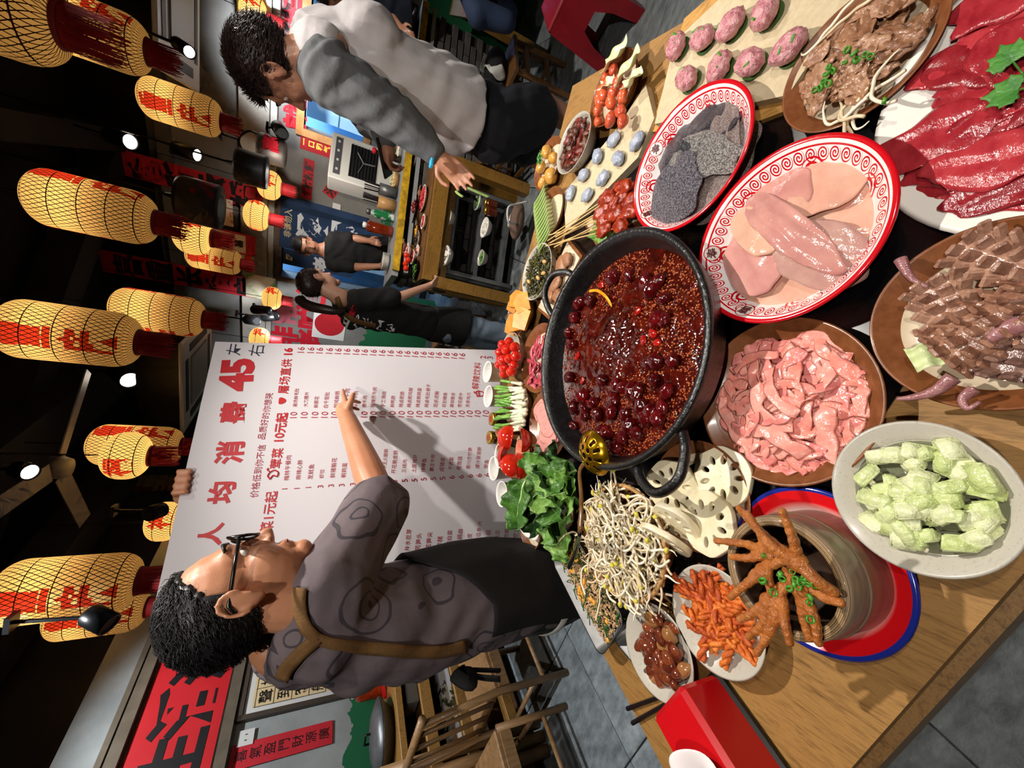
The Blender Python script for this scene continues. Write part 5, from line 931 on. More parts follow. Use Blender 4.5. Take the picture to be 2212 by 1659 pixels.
for i, (x, y, z, rx, ry, a, k_, lab) in enumerate(((1118, 648, .812, .75, .12, .1, 1., 'pumpkin slab standing at the far side beside the greens'), (1130, 655, .815, .6, -.15, .45, 1.1, 'pumpkin slab with a sharp corner by the dark greens'), (1108, 662, .812, .9, .2, -.3, .7, 'small pumpkin slab wedged at the back'), (1128, 690, .815, .55, .1, -.1, 1.15, 'broad pumpkin slab at the near side'), (1112, 698, .812, .8, -.2, .3, 1., 'pumpkin slab pointing at the cherry tomatoes'), (1105, 708, .808, .9, .1, -.2, .8, 'lowest pumpkin slab at the plate rim'))):
    out = [(-.034 * k_, -.022 * k_), (.03 * k_, -.026 * k_), (.038 * k_, .012 * k_), (.012 * k_, .032 * k_), (-.03 * k_, .026 * k_)]; tag(MB().prism(out, -.007, .007).obj('pumpkin_piece', pk, None, Pz(x, y, z), (rx, ry, a)), lab, 'pumpkin', 'pumpkin pieces')
# ---------------------------------------------------------------- dark greens, mushrooms
cg = Vector((.402, 1.195)); dish(cg, .1, .812, 'bowl', 'white rimmed bowl of dark pickled greens', 'bowl', 'bowl'); B = MB(); gmats = [mat('pickle_dark', '2a2a14', '3c3a1c', 60, r=.2, coat=.5), mat('pickle_olive', '4a4a20', '62602c', 60, r=.2, coat=.5)]
for i in range(420):
    a = rd.uniform(0, 6.3); r = .08 * math.sqrt(rd.random()); hd = rd.uniform(0, 6.3); p = Vector((r * math.cos(a), r * math.sin(a), .045 + .02 * (1 - (r / .09) ** 2) + rd.uniform(-.004, .004))); pts = [p]
    for k in range(3): hd += rd.uniform(-.9, .9); pts.append(pts[-1] + Vector((math.cos(hd), math.sin(hd), rd.uniform(-.4, .4))) * .007)
    B.tube(pts, [(.0035, .001)] * 4, 5, rd.choice((0, 0, 1)), up=(rd.uniform(-.6, .6), .2, 1))
tag(B.obj('pickled_greens', gmats, None, (cg.x, cg.y, TZ + .003), smooth=True), 'shredded dark olive greens filling the white rimmed bowl', 'greens', kind='stuff')
bn2 = blobm('peanut', (.013, .0065, .006), mat('peanut', 'c09050', 'd0a868', 30, r=.35, coat=.2), 3, .1, 2)
for x, y, lab in ((1174, 590, 'peanut half near the bowl rim'), (1162, 600, 'peanut half in the middle of the greens'), (1142, 608, 'peanut half at the far side of the greens'), (1176, 565, 'slim peanut near the pot handle')): tag(link('peanut', bn2, None, Pz(x, y, .832), (0, 0, rd.uniform(0, 6))), lab, 'peanut', 'peanuts in the greens')
def slabd(name, label, pts, z0, z1, m, cat, m2=None, inner=.012):
    """flat serving slab from pixel corners on its top"""
    W_ = [Pz(x, y, z1) for x, y in pts]; c = sum(W_, Vector()) / len(W_); t = thing(name, label, cat, (c.x, c.y, z0)); out = [(w_.x - c.x, w_.y - c.y) for w_ in W_]; ar = sum(out[i][0] * out[(i + 1) % len(out)][1] - out[(i + 1) % len(out)][0] * out[i][1] for i in range(len(out))); out = out if ar > 0 else out[::-1]
    B = MB(); B.prism(out, 0, z1 - z0); B.obj('body', m, t)
    if m2 is not None: o2 = [(x * (1 - inner / math.hypot(x, y)), y * (1 - inner / math.hypot(x, y))) for x, y in out]; MB().prism(o2, z1 - z0 - .001, z1 - z0 + .0015).obj('glaze', m2, t)
    return t
slabd('rectangular_plate', 'brown edged rectangular plate of brown mushrooms behind the pot handle', [(1228, 515), (1258, 552), (1188, 692), (1160, 668)], TZ + .003, .775, P_BROWN, 'plate', P_CREAM); msm = mat('mushroom_brown', '8a5c40', 'a87a58', 24, r=.4, bump=.4)
for i, (x, y, s, lab) in enumerate(((1212, 575, 1.2, 'broad brown mushroom cap under the pot handle'), (1225, 560, .9, 'brown mushroom piece at the far end of its plate'), (1198, 612, 1.3, 'large brown mushroom cap behind the pot rim'), (1190, 640, .9, 'brown mushroom piece near the white scrap'), (1205, 640, .9, 'brown mushroom piece hidden by the pot rim'))): tag(link('mushroom', blobm('mushroom', (.03 * s, .024 * s, .012), msm, 3, .25, 2, i), None, Pz(x, y, .79), (0, 0, i)), lab, 'mushroom', 'brown mushrooms')
tag(link('white_scrap', blobm('white_scrap', (.022, .009, .006), mat('white_stem', 'd8d0c0', r=.4), 3, .3, 2), None, Pz(1174, 655, .786), (0, 0, .9)), 'pale mushroom stem at the end of the rectangular plate', 'mushroom')
# ---------------------------------------------------------------- skewers
slabd('rectangular_plate', 'brown edged rectangular plate under the meat skewers', [(1262, 485), (1345, 405), (1392, 470), (1290, 535)], TZ + .003, .772, P_BROWN, 'plate', P_CREAM); V, F = sheet(16, 12, lambda s, q: (s * .06, q * .035, .006 + .004 * math.sin(4 * s + q * 3)), .0012); tag(link('lettuce_bed', mesh('lettuce_bed', V, F, let[3]), None, Pz(1305, 500, .774), (0, 0, 1.)), 'pale green leaf under the meat skewers', 'lettuce')
stk = mat('bamboo_stick', 'c8a468', 'd8b880', 20, r=.5); skm = mat('chilli_meat', '7a1e0c', 'a83a18', 40, r=.2, coat=.5, bump=.4)
SK = [((1195, 505), (1345, 405)), ((1200, 512), (1352, 425)), ((1188, 525), (1335, 440)), ((1192, 522), (1348, 445)), ((1197, 534), (1340, 460)), ((1183, 520), (1362, 400)), ((1190, 530), (1355, 470)), ((1186, 508), (1370, 455)), ((1178, 532), (1350, 488)), ((1205, 505), (1368, 430))]
for i, ((a, b), (x, y)) in enumerate(SK):
    p, q = Pz(a, b, .80 + .003 * (i % 3)), Pz(x, y, .79 + .006 * (i % 3)); d = q - p; t = thing('meat_skewer', 'bamboo skewer with dark red chilli meat beside the pot', 'skewer', p, (0, 0, 0), 'meat skewers'); MB().tube([(0, 0, 0), d], .0019, 6).obj('stick', stk, t)
    for k in range(2): V, F = blob((.027, .02, .012), 3, .4, 2.0, i * 3 + k); M_ = Matrix.Rotation(math.atan2(d.y, d.x) + rd.uniform(-.4, .4), 3, 'Z'); o = d * (.80 + .17 * k) + Vector((0, 0, .004)); link('meat', mesh('meat', [M_ @ v + o for v in V], F, skm), t)
# ---------------------------------------------------------------- pale green slices, potatoes, dark beef, orange sausage
dish((.618, 1.2), .092, .79, 'brown', 'brown rimmed plate of fanned pale green stem slices'); lsm = mat('stem_slice', 'b8d088', 'd4e2b0', 16, r=.3, coat=.3)
for i in range(13):
    p = Pz(1168 + i * 1.0, 425 + i * 8.3, .795); V, F = sheet(10, 6, lambda s, q: (s * .048 * (1 - .25 * q), q * .021, .0025 * s * s), .0035); put(link('stem_slice', mesh('stem_slice', V, F, lsm), None, p, (.75, -.25, 2.75)), 'pale green stem slice in the overlapping row on its plate', 'slice', 'pale green stem slices')
dish((.822, 1.254), .093, .79, 'brown', 'brown rimmed plate of small yellow potatoes'); pm = mat('potato', 'c08a3c', 'd0a050', 16, r=.25, coat=.4, bump=.06); pme = [blobm('potato', (.028, .021, .019), pm, 3, .1, 1.4, k) for k in range(3)]
for i, (x, y, a, s, lab) in enumerate(((1180, 328, .3, 1., 'potato at the far right of its plate'), (1195, 342, 1.2, .95, 'round potato nearest the dark beef bowl'), (1168, 362, 1.9, .9, 'oval potato under the parsley'), (1190, 380, .6, 1.2, 'largest potato at the near side'), (1172, 395, 2.1, .85, 'smallest potato at the plate end'))): tag(link('potato', pme[i % 3], None, Pz(x, y, .785), (rd.uniform(-.3, .3), 0, a), s), lab, 'potato', 'yellow potatoes')
B = MB()
for i in range(60): V, F = sheet(3, 2, lambda s, q: (s * .005, q * .003, .001 * s), .0006); M_ = (Matrix.Translation((rd.gauss(0, .013), rd.gauss(0, .009), .008 + rd.random() * .008)) @ Matrix.Rotation(rd.random() * 6, 4, 'Z') @ Matrix.Rotation(rd.uniform(-.8, .8), 4, 'X')); B.add(V, F, 0, M_)
tag(B.obj('parsley', leafm, None, Pz(1172, 345, .81), (0, 0, .6)), 'chopped green parsley on the yellow potatoes', 'herb', kind='stuff')
cbf = Vector((.785, 1.053)); dish(cbf, .091, .812, 'bowl', 'white rimmed bowl of dark braised beef', 'bowl', 'bowl'); dbm = [mat('braised_beef_%d' % i, a, b, 60, r=.2, coat=.5, bump=.4) for i, (a, b) in enumerate((('3a1c12', '5a3020'), ('4a2618', '6e3e28'), ('5a1c14', '7a2a1c')))]
for i in range(64):
    a = rd.uniform(0, 6.3); r = .074 * math.sqrt(rd.random()); s = rd.uniform(.7, 1.1); put(link('beef_piece', blobm('beef_piece', (.02 * s, .012 * s, .006), dbm[i % 3], 2, .4, 2, i), None, (cbf.x + r * math.cos(a), cbf.y + r * math.sin(a), .796 + .03 * (1 - (r / .085) ** 2) * (.3 + .7 * i / 64)), (rd.uniform(-.5, .5), rd.uniform(-.5, .5), rd.uniform(0, 6))), 'dark glossy braised beef piece in the white rimmed bowl', 'beef', 'braised beef pieces')
co_ = Vector((.868, .898)); dish(co_, .097, .80, 'brown', 'brown rimmed plate of orange sausage chunks and cabbage'); sam = [mat('sausage_%d' % i, a, b, 30, r=.25, coat=.4, bump=.15) for i, (a, b) in enumerate((('c8502c', 'd86a40'), ('b8442a', 'd06040')))]
sme = [blobm('sausage_chunk', (.019, .0145, .013), sam[k % 2], 3, .18, 1.5, k + 3) for k in range(4)]
for i, (x, y) in enumerate(((1292, 262), (1318, 258), (1292, 238), (1300, 220), (1320, 222), (1340, 240), (1345, 210), (1325, 200), (1300, 195), (1335, 180), (1312, 178), (1345, 262), (1310, 165), (1325, 150), (1302, 205), (1350, 185), (1295, 215))): put(link('sausage_chunk', sme[i % 4], None, Pz(x, y, .80 + .006 * (i % 3)), (rd.uniform(-.6, .6), rd.uniform(-.4, .4), rd.uniform(0, 6)), rd.uniform(.85, 1.15)), 'orange sausage chunk piled on the brown rimmed plate', 'sausage', 'orange sausage chunks')
cabm = mat('cabbage_leaf', 'd8d8b4', 'c4cc94', 14, r=.3, coat=.3, bump=.3)
for i, (x, y, a, lab) in enumerate(((1358, 150, 1.9, 'curled cabbage leaf at the near end of the sausage plate'), (1330, 125, 1.6, 'pale cabbage leaf tip over the plate end'), (1312, 185, 1.3, 'thin cabbage strip between the sausage chunks'), (1368, 175, 1.7, 'white cabbage strip along the plate rim'))): V, F = sheet(22, 12, lambda s, q: (s * (.045 if i < 2 else .03), q * (.026 if i < 2 else .014), .012 * q * q + .004 * math.sin(5 * s + i)), .0018); tag(link('cabbage_leaf', mesh('cabbage_leaf', V, F, cabm), None, Pz(x, y, .812), (.3, 0, a)), lab, 'cabbage', 'cabbage on the sausage plate')
# ---------------------------------------------------------------- shrimp paste and meatballs on cream boards
crm = mat('cream_board', 'c4b596', 'b8a888', 90, r=.6, bump=.1, bsc=150)
slabd('serving_board', 'narrow cream board with pale blue shrimp paste balls', [(1395, 183), (1413, 255), (1378, 340), (1222, 500), (1217, 418), (1330, 280)], TZ + .003, .774, crm, 'board'); shm = mat('shrimp_paste', '8d98ac', 'b0b8c8', 60, r=.15, coat=.6, bump=.4, bsc=110)
for i, (x, y) in enumerate(((1325, 302), (1376, 305), (1290, 338), (1335, 342), (1260, 378), (1302, 385), (1232, 418), (1268, 422))): put(link('shrimp_ball', blobm('shrimp_ball', (.0255, .019, .013), shm, 3, .22, 2.2, i, .06, 8), None, Pz(x, y, .785), (0, 0, rd.uniform(0, 6))), 'pale blue shrimp ball %s' % ('farthest back at the thin end', 'nearest the grey tripe basin', 'in the far row next to the beef bowl', 'in the near row beside the tripe', 'in the far row, third from the thin end', 'in the near row beside the skewers', 'at the potato end of the far row', 'at the skewer end of the near row')[i], 'shrimp ball', 'shrimp paste balls')
slabd('wooden_tray', 'wooden tray under the cream board of meatballs', [(1478, 40), (1530, -5), (1700, -160), (1850, -20), (1700, 238), (1622, 268), (1405, 285)], TZ + .003, .764, wood_mat('tray_wood', '8a6028', 'c0904a', (9, 1, 4), .3), 'tray'); slabd('serving_board', 'wide cream board with pink meatballs on cucumber slices', [(1458, 88), (1560, -8), (1700, -110), (1838, 0), (1702, 205), (1625, 222), (1414, 268)], .7645, .782, crm, 'board')
mbm = mat('pink_meat', 'b8707a', 'd8a0a4', 70, r=.25, coat=.4, bump=.8, bsc=90, lo=.4, hi=.6); cus = mat('cucumber_slice', '3a5a2a', r=.4)
for i, (x, y, lab) in enumerate(((1472, 108, 'at the far corner'), (1528, 92, 'second along the far row'), (1590, 65, 'third along the far row with a chive piece'), (1665, 38, 'largest, at the frame edge'), (1632, 145, 'in front row beside the brown meat plate'), (1715, 115, 'touching the oval plate of brown meat'), (1565, 155, 'half hidden behind the tripe basin rim'), (1495, 178, 'mostly hidden behind the tripe basin'))):
    t = thing('meatball', 'raw pink meatball on a cucumber slice ' + lab, 'meatball', Pz(x, y, .783), (0, 0, i), 'pink meatballs'); V, F = blob((.03, .023, .019), 3, .16, 2.5, i, .07, 9); link('meat', mesh('meat', [v + Vector((0, 0, .019)) for v in V], F, mbm), t); MB().lathe([(0, 0), (.024, 0), (.024, .004), (0, .004)], 20).obj('cucumber_slice', cus, t)
    for k in range(2): MB().tube([(.01 - .02 * k, -.012, .033), (.018 - .02 * k, -.004, .035)], .0022, 5).obj('chive_piece', chv, t)
# ---------------------------------------------------------------- brown sliced meat on the oval plate
cv = Vector((.549, .315)); dish(cv, .101, .788, 'brown', 'brown rimmed oval plate of glossy brown sliced meat', lipw=.25); bsm = [mat('brown_meat_%d' % i, a, b, 40, r=.15, coat=.6, bump=.5, bsc=80) for i, (a, b) in enumerate((('8a5e44', 'b08868'), ('9a6e54', 'b89278'), ('7a5038', '9c7458')))]
for i in range(42):
    a = rd.uniform(0, 6.3); r = .066 * math.sqrt(rd.random()); V, F = drape(cv, (r * math.cos(a), r * math.sin(a)), rd.uniform(.018, .03), rd.uniform(.012, .02), rd.uniform(0, 6), .772 + .018 * i / 42, .012, .004, 60, i * 1.9, .003, (16, 12), .35, .085, fold=.003); lay('brown_meat_slice', cv, V, F, bsm[i % 3], 'glossy brown meat slice piled on the oval plate', 'meat slice', 'brown meat slices')
chives([(1790, 145), (1785, 160), (1780, 175), (1772, 190), (1830, 108), (1845, 115), (1870, 118), (1880, 122), (1850, 130), (1825, 135), (1800, 152), (1790, 180), (1760, 195), (1910, 218)], .812, 'chopped green chive ring on the brown sliced meat', 'chives on the brown meat')
for i, (x, y, z, a) in enumerate(((1790, 60, .80, 1.6), (1820, 255, .79, .4), (1880, 225, .79, 2.), (1840, 240, .79, 1.), (1905, 180, .80, 1.5), (1860, 20, .80, .5), (1810, 245, .79, 2.2), (1850, 250, .79, .8))): o = thing('bean_sprout', 'pale bean sprout strand sticking out of the brown sliced meat', 'bean sprout', Pz(x, y, z), (.1, .2, a), 'sprouts in the brown meat'); link('stem', sv[i][0], o)
# ---------------------------------------------------------------- tissue box, chopsticks
ta = math.atan2(.435 - .352, -.497 + .538); bt = Vector((-.545, .392, TZ + .0)); t = thing('tissue_box', 'red plastic tissue box with black base at the table edge', 'tissue box', bt, (0, 0, ta)); redpl = mat('red_plastic', 'c01018', r=.3, coat=.2)
MB().box((-.045, 0, .056), (.22, .105, .10), bev=.008).obj('cover', redpl, t, smooth=False); MB().box((-.045, 0, .009), (.23, .115, .016), bev=.005).obj('base', mat('black_base', '101012', r=.35), t); MB().lathe([(0, .1062), (.03, .1062), (.03, .107)], 24, sx=1.6, sy=.6, mtx=Matrix.Translation((-.05, 0, 0))).obj('slot', black, t)
tis = mat('tissue', 'e8e0e2', r=.8); B = MB()
def tf(s, q): u = (s + 1) / 2; a = q * 2.2; r = .012 + .045 * u; return (-.055 + r * math.cos(a + .6) * (1.2 + .2 * math.sin(3 * q)), r * math.sin(a + .6) * .8, .105 + .055 * u - .03 * u * u + .01 * math.sin(5 * q + 2 * u))
B.add(*sheet(16, 30, tf, .0012)); o = B.obj('tissue', tis, None, bt, (0, 0, ta), smooth=True); tag(o, 'white paper tissue pulled out of the red box', 'tissue')
chop = mat('chopstick_black', '1c1416', r=.35)
for k, (p, q, lab) in enumerate((((1355, 1531), (1440, 1500), 'dark chopstick nearest the broad beans, end over the table edge'), ((1366, 1562), (1455, 1512), 'second dark chopstick beside the red tissue box'))): a, b = Pz(*p, TZ + .006), Pz(*q, TZ + .006); tag(MB().tube([Vector(), b - a], [.0045, .0038], 8).obj('chopstick', chop, None, a), lab, 'chopstick', 'chopsticks')
# ================================================================ MENU BOARD
bdm = mat('board_white', 'c9c6cc', r=.55); t = wthing('menu_board', 'large white menu board with red writing held upright behind the dishes', 'menu board', bd(1120, 960)); MENU = t
W4 = [bd(1195, 1177), bd(1112, 757.5), bd(465, 738), bd(335, 1300)]
V = W4 + [v + BN * .006 for v in W4]; link('panel', mesh('panel', V, [(0, 1, 2, 3), (7, 6, 5, 4), (0, 4, 5, 1), (1, 5, 6, 2), (2, 6, 7, 3), (3, 7, 4, 0)], bdm, None, False), t)
tr_, ts_, tb_ = mat('title_red', 'b0121f', r=.5), mat('menu_red', 'a02a3c', r=.5), mat('marker_black', '23263a', r=.5)
def btext(body, p0, p1, m=ts_, bold=.0):
    a, b = bd(*p0), bd(*p1); V, F = glyphs(body, 1., bold); x0, x1 = min(v.x for v in V), max(v.x for v in V); s = (b - a).length / (x1 - x0); ex = (b - a).normalized(); ey = BY - ex * BY.dot(ex); ey.normalize()
    c = (a + b) / 2; MB().add([c + ex * (v.x - (x0 + x1) / 2) * s + ey * v.y * s - BN * .0012 for v in V], F).obj('lettering', m, t)
def bchar(ch, x, y, hpx, m=tr_, bold=.0, warp=0.):
    V, F = glyphs(ch, 1., bold); c = bd(x, y); k = (bd(x + 10, y) - bd(x - 10, y)).length / 20; h = max(v.y for v in V) - min(v.y for v in V); s = hpx * k / h; xm = (max(v.x for v in V) + min(v.x for v in V)) / 2
    if warp: V = [v + Vector((nz(v, 2.5), nz(v, 2.5, 7), 0)) * warp for v in V]
    MB().add([c + BX * (v.x - xm) * s + BY * v.y * s - BN * .0012 for v in V], F).obj('lettering', m, t)
for ch, x, y, h in (('人', 455, 1155, 54), ('均', 479, 1064, 58), ('消', 497, 977, 62), ('费', 508, 891, 64)): bchar(ch, x, y, h, tr_, .035, .012)
btext('45', (508, 846), (516, 775), tr_, .055); bchar('左', 506, 755, 34, tb_, -.005, .03); bchar('右', 554, 757, 34, tb_, -.005, .03)
btext('价格低到你不信', (548, 1075), (566, 961)); btext('品质好的你想哭', (564, 949), (582, 849)); btext('素菜1元起', (570, 1180), (588, 1061), tr_, .012); btext('荤菜', (594, 1012), (601, 968), tr_, .012); btext('10元起', (601, 954), (611, 891), tr_, .025); btext('屠场直供', (611, 851), (620, 776), tr_, .012); btext('16', (622, 767), (623, 752), tr_, .04)
def icon(x, y, pts, w_=.0022, m=tr_, fill=False):
    c = bd(x, y) - BN * .0015; q = [c + BX * a * .001 + BY * b * .001 for a, b in pts]
    if fill: link('icon', mesh('icon', q, [tuple(range(len(q)))], m), t)
    else: MB().tube(smooth_path(q, 4), (w_, .0006), 6, up=tuple(BN)) .obj('icon', m, t) if False else MB().tube(smooth_path(q, 4), w_, 6).obj('icon', m, t)
icon(590, 1026, [(-14, 8), (-2, 16), (10, 10), (16, -2), (8, -14), (-6, -12), (-2, 0), (-14, 8)]); icon(590, 1026, [(12, 12), (20, 20), (24, 16)]); icon(608, 866, [(14 * math.cos(a), 12 * math.sin(a) + 3 * math.cos(2 * a)) for a in [k * pi / 8 for k in range(16)]], fill=True)
icon(1036, 851, [(-12, 14), (-9, -14), (9, -14), (12, 14), (-12, 14)]); icon(1036, 851, [(-11, 4), (11, 4)]); icon(1036, 851, [(2, 14), (6, 24), (12, 24)])
for i, x in enumerate((650, 671, 690, 711, 730, 749, 769, 787, 806, 825, 843, 862, 879, 896.5, 914, 930.5, 947, 964, 981, 997.5)): y = 756 + 13 * i / 19; btext('16', (x - .6, y + 6), (x + .6, y - 6))
for x in (634, 657, 680, 701, 722, 786.5, 806, 827, 847, 867, 886, 905.5, 924.5, 942.6, 961.6, 979, 997, 1014, 1031.5, 1049): y = 896.6 - 3.5 * (x - 634) / 415; btext('10', (x - .8, y + 6.5), (x + .8, y - 6.5))
for s, x, y0, y1 in (('屠场鲜毛肚', 639, 879, 839), ('大刀腰片', 661, 879, 847), ('鲜郡花', 683, 881, 856), ('白千层肚', 705, 881, 847), ('斑鸠鲜肠', 727, 881, 845), ('泡椒牛肉', 748, 881, 840), ('双椒牛肉', 767, 881, 845), ('嫩牛肉', 787, 880, 855), ('糊辣壳牛肉', 807, 880, 837), ('手工滑肉', 828, 880, 846), ('鲜鸭肠', 848, 880, 855), ('辣卤肥肠', 867, 880, 846), ('辣卤耙鸡脚', 885, 880, 838), ('辣卤鹌鹑蛋', 904, 880, 838), ('辣卤毛肚梗子', 923, 880, 830), ('现杀泥鳅', 942, 880, 845), ('现划鳝鱼', 960, 880, 848), ('藤椒脆舌', 977, 880, 848), ('雪花肥牛', 994, 880, 848), ('无骨鸡爪', 1011, 880, 848),
    ('梅林午餐肉', 621, 1038, 984), ('麻辣心肺', 646, 1036, 994), ('发鱿鱼', 671, 1036, 1003), ('虾饺', 695, 1033, 1014), ('鲜猪脑花', 720, 1032, 989), ('鹌鹑蛋', 743, 1032, 1000), ('王中王火腿肠', 831, 1023, 970), ('开花脆皮肠', 852, 1023, 973), ('三线肉', 873, 1021, 993), ('土匪猪肝', 895, 1021, 982), ('棒棒鱼', 915, 1020, 990), ('霸王牛肝', 934, 1018, 981), ('卤猪皮', 955, 1018, 988), ('干贡菜', 974, 1015, 987), ('鹿茸菇', 992, 1015, 986), ('南川方竹笋', 1013, 1013, 967), ('爆汁菠菠肠', 1033, 1012, 966), ('带鱼', 1050, 1012, 993), ('包浆', 1066, 999, 985),
    ('土豆粉', 658, 1210, 1178), ('白萝卜', 681, 1217, 1178), ('葱头', 709, 1201, 1174), ('井水豆芽', 881, 1190, 1143), ('莴笋头', 903, 1189, 1152), ('莴笋尖', 926, 1187, 1149), ('年糕', 949, 1183, 1158), ('海白菜', 970, 1180, 1145), ('冷锅血', 992, 1178, 1142), ('豆皮', 1013, 1175, 1152), ('黄瓜条/片', 1034, 1172, 1125), ('平菇', 1054, 1169, 1145), ('丝瓜', 1074, 1167, 1145), ('农家苕粉', 1095, 1164, 1121), ('空心菜', 1114, 1162, 1130), ('8秒海带苗', 1134, 1160, 1122)): k = .11 * (y0 - y1); btext(s, (x - k / 2, y0), (x + k / 2, y1))
for s, x, y in (('1', 615, 1056), ('1', 641, 1055), ('1', 666, 1053), ('3', 692, 1051), ('3', 715, 1049), ('3', 738, 1048), ('3', 762, 1046), ('5', 832, 1041), ('5', 852, 1040), ('5', 874, 1038), ('5', 895, 1037), ('5', 915, 1035), ('5', 936, 1034), ('5', 956, 1033), ('6', 976, 1031), ('6', 996, 1030), ('6', 1015, 1028), ('6', 1034, 1027), ('6', 1052, 1026), ('2', 1043, 772), ('3', 1058, 773)): bchar(s, x, y, 12, ts_)
btext('解辣饮料', (1026, 841), (1032, 783), tr_)
# ================================================================ PEOPLE
def skin_mat(n, a, b): return mat(n, a, b, 9, r=.45, sss=.15, coat=.08, bump=.06, bsc=200)
skA, skB, skC = skin_mat('skin_warm', 'b47a5a', 'c08868'), skin_mat('skin_tan', 'a8745a', 'b58268'), skin_mat('skin_fair', 'b98a72', 'c89a82')
hairb, hairbr = mat('hair_black', '0c0b0c', '17141a', 40, r=.45), mat('hair_brown', '1c1210', '2e1c18', 40, r=.4)
def frame_m(o, f, up, s=1.):
    f = Vector(f).normalized(); up = Vector(up); up = (up - f * up.dot(f)).normalized(); l = up.cross(f); M = Matrix((f, l, up)).transposed().to_4x4(); M = M @ Matrix.Scale(s, 4); M.translation = Vector(o); return M
def head_prims(M):
    R = M.to_3x3().normalized(); s = M.to_scale()[0]; out = []
    def e(c, r, rot=None): out.append(('e', M @ Vector(c), [k * s for k in r], R if rot is None else R @ rot))
    def tb(p, r): out.append(('t', [M @ Vector(q) for q in p], [k * s for k in r]))
    e((-.010, 0, .036), (.098, .076, .084)); e((.028, 0, -.035), (.060, .062, .078)); e((.02, 0, -.07), (.055, .05, .045)); e((.064, 0, -.102), (.024, .026, .020)); e((.05, 0, .025), (.045, .058, .045)); e((.055, 0, -.03), (.038, .052, .04))
    tb([(.088, 0, .012), (.100, 0, -.014), (.110, 0, -.034)], [.008, .009, .0125]); e((.097, 0, -.040), (.014, .019, .009)); e((.081, 0, -.066), (.012, .022, .008)); e((.079, 0, -.078), (.011, .020, .007)); e((.08, 0, .030), (.018, .05, .011))
    for k in (-1, 1): e((.045, k * .044, -.035), (.03, .014, .028))
    tb([(-.02, 0, -.04), (-.035, 0, -.11), (-.05, 0, -.17)], [.055, .054, .062])
    for k in (-1, 1): e((-.012, k * .077, -.005), (.021, .008, .032), Matrix.Rotation(k * .35, 3, 'Z')); e((-.006, k * .074, -.03), (.011, .008, .013)); out.append(('t', [M @ Vector((-.012 + .021 * math.cos(a), k * .087 , -.002 + .031 * math.sin(a))) for a in [.2 + q * .45 for q in range(9)]], [.0045 * s] * 9))
    return out
def hand_prims(W, f, n, spread, curl, s=1., thumb=1, point=False):
    """W wrist, f along the fingers, n back of the hand"""
    f = Vector(f).normalized(); n = Vector(n); n = (n - f * n.dot(f)).normalized(); l = n.cross(f); out = [('t', [W, W + f * .045 * s, W + f * .075 * s], [.026 * s, .03 * s, .026 * s])]
    for i in range(4):
        o = W + f * .082 * s + l * (i - 1.5) * .0205 * s; L = (.036, .042, .039, .03)[i] * s; c = curl[i]; d = (f + l * (i - 1.5) * spread).normalized(); p = [W + f * .05 * s + l * (i - 1.5) * .017 * s, o]; a = 0
        for k in range(3): a += c * (.6, 1., .8)[k]; dd = d * math.cos(a) - n * math.sin(a); p.append(p[-1] + dd * L * (1, .7, .55)[k])
        out.append(('t', p, [.0105 * s, .0098 * s, .0088 * s, .008 * s, .0068 * s]))
    t0 = W + f * .03 * s + l * thumb * .024 * s; out.append(('t', [t0, t0 + (f * .5 + l * thumb * .75 - n * .25).normalized() * .034 * s, t0 + (f * .5 + l * thumb * .75 - n * .25).normalized() * .034 * s + (f * .85 + l * thumb * .2 - n * .3).normalized() * .033 * s, t0 + (f * .5 + l * thumb * .75 - n * .25).normalized() * .034 * s + (f * .9 - n * .35).normalized() * .055 * s], [.0135 * s, .0115 * s, .0095 * s, .008 * s])); return out
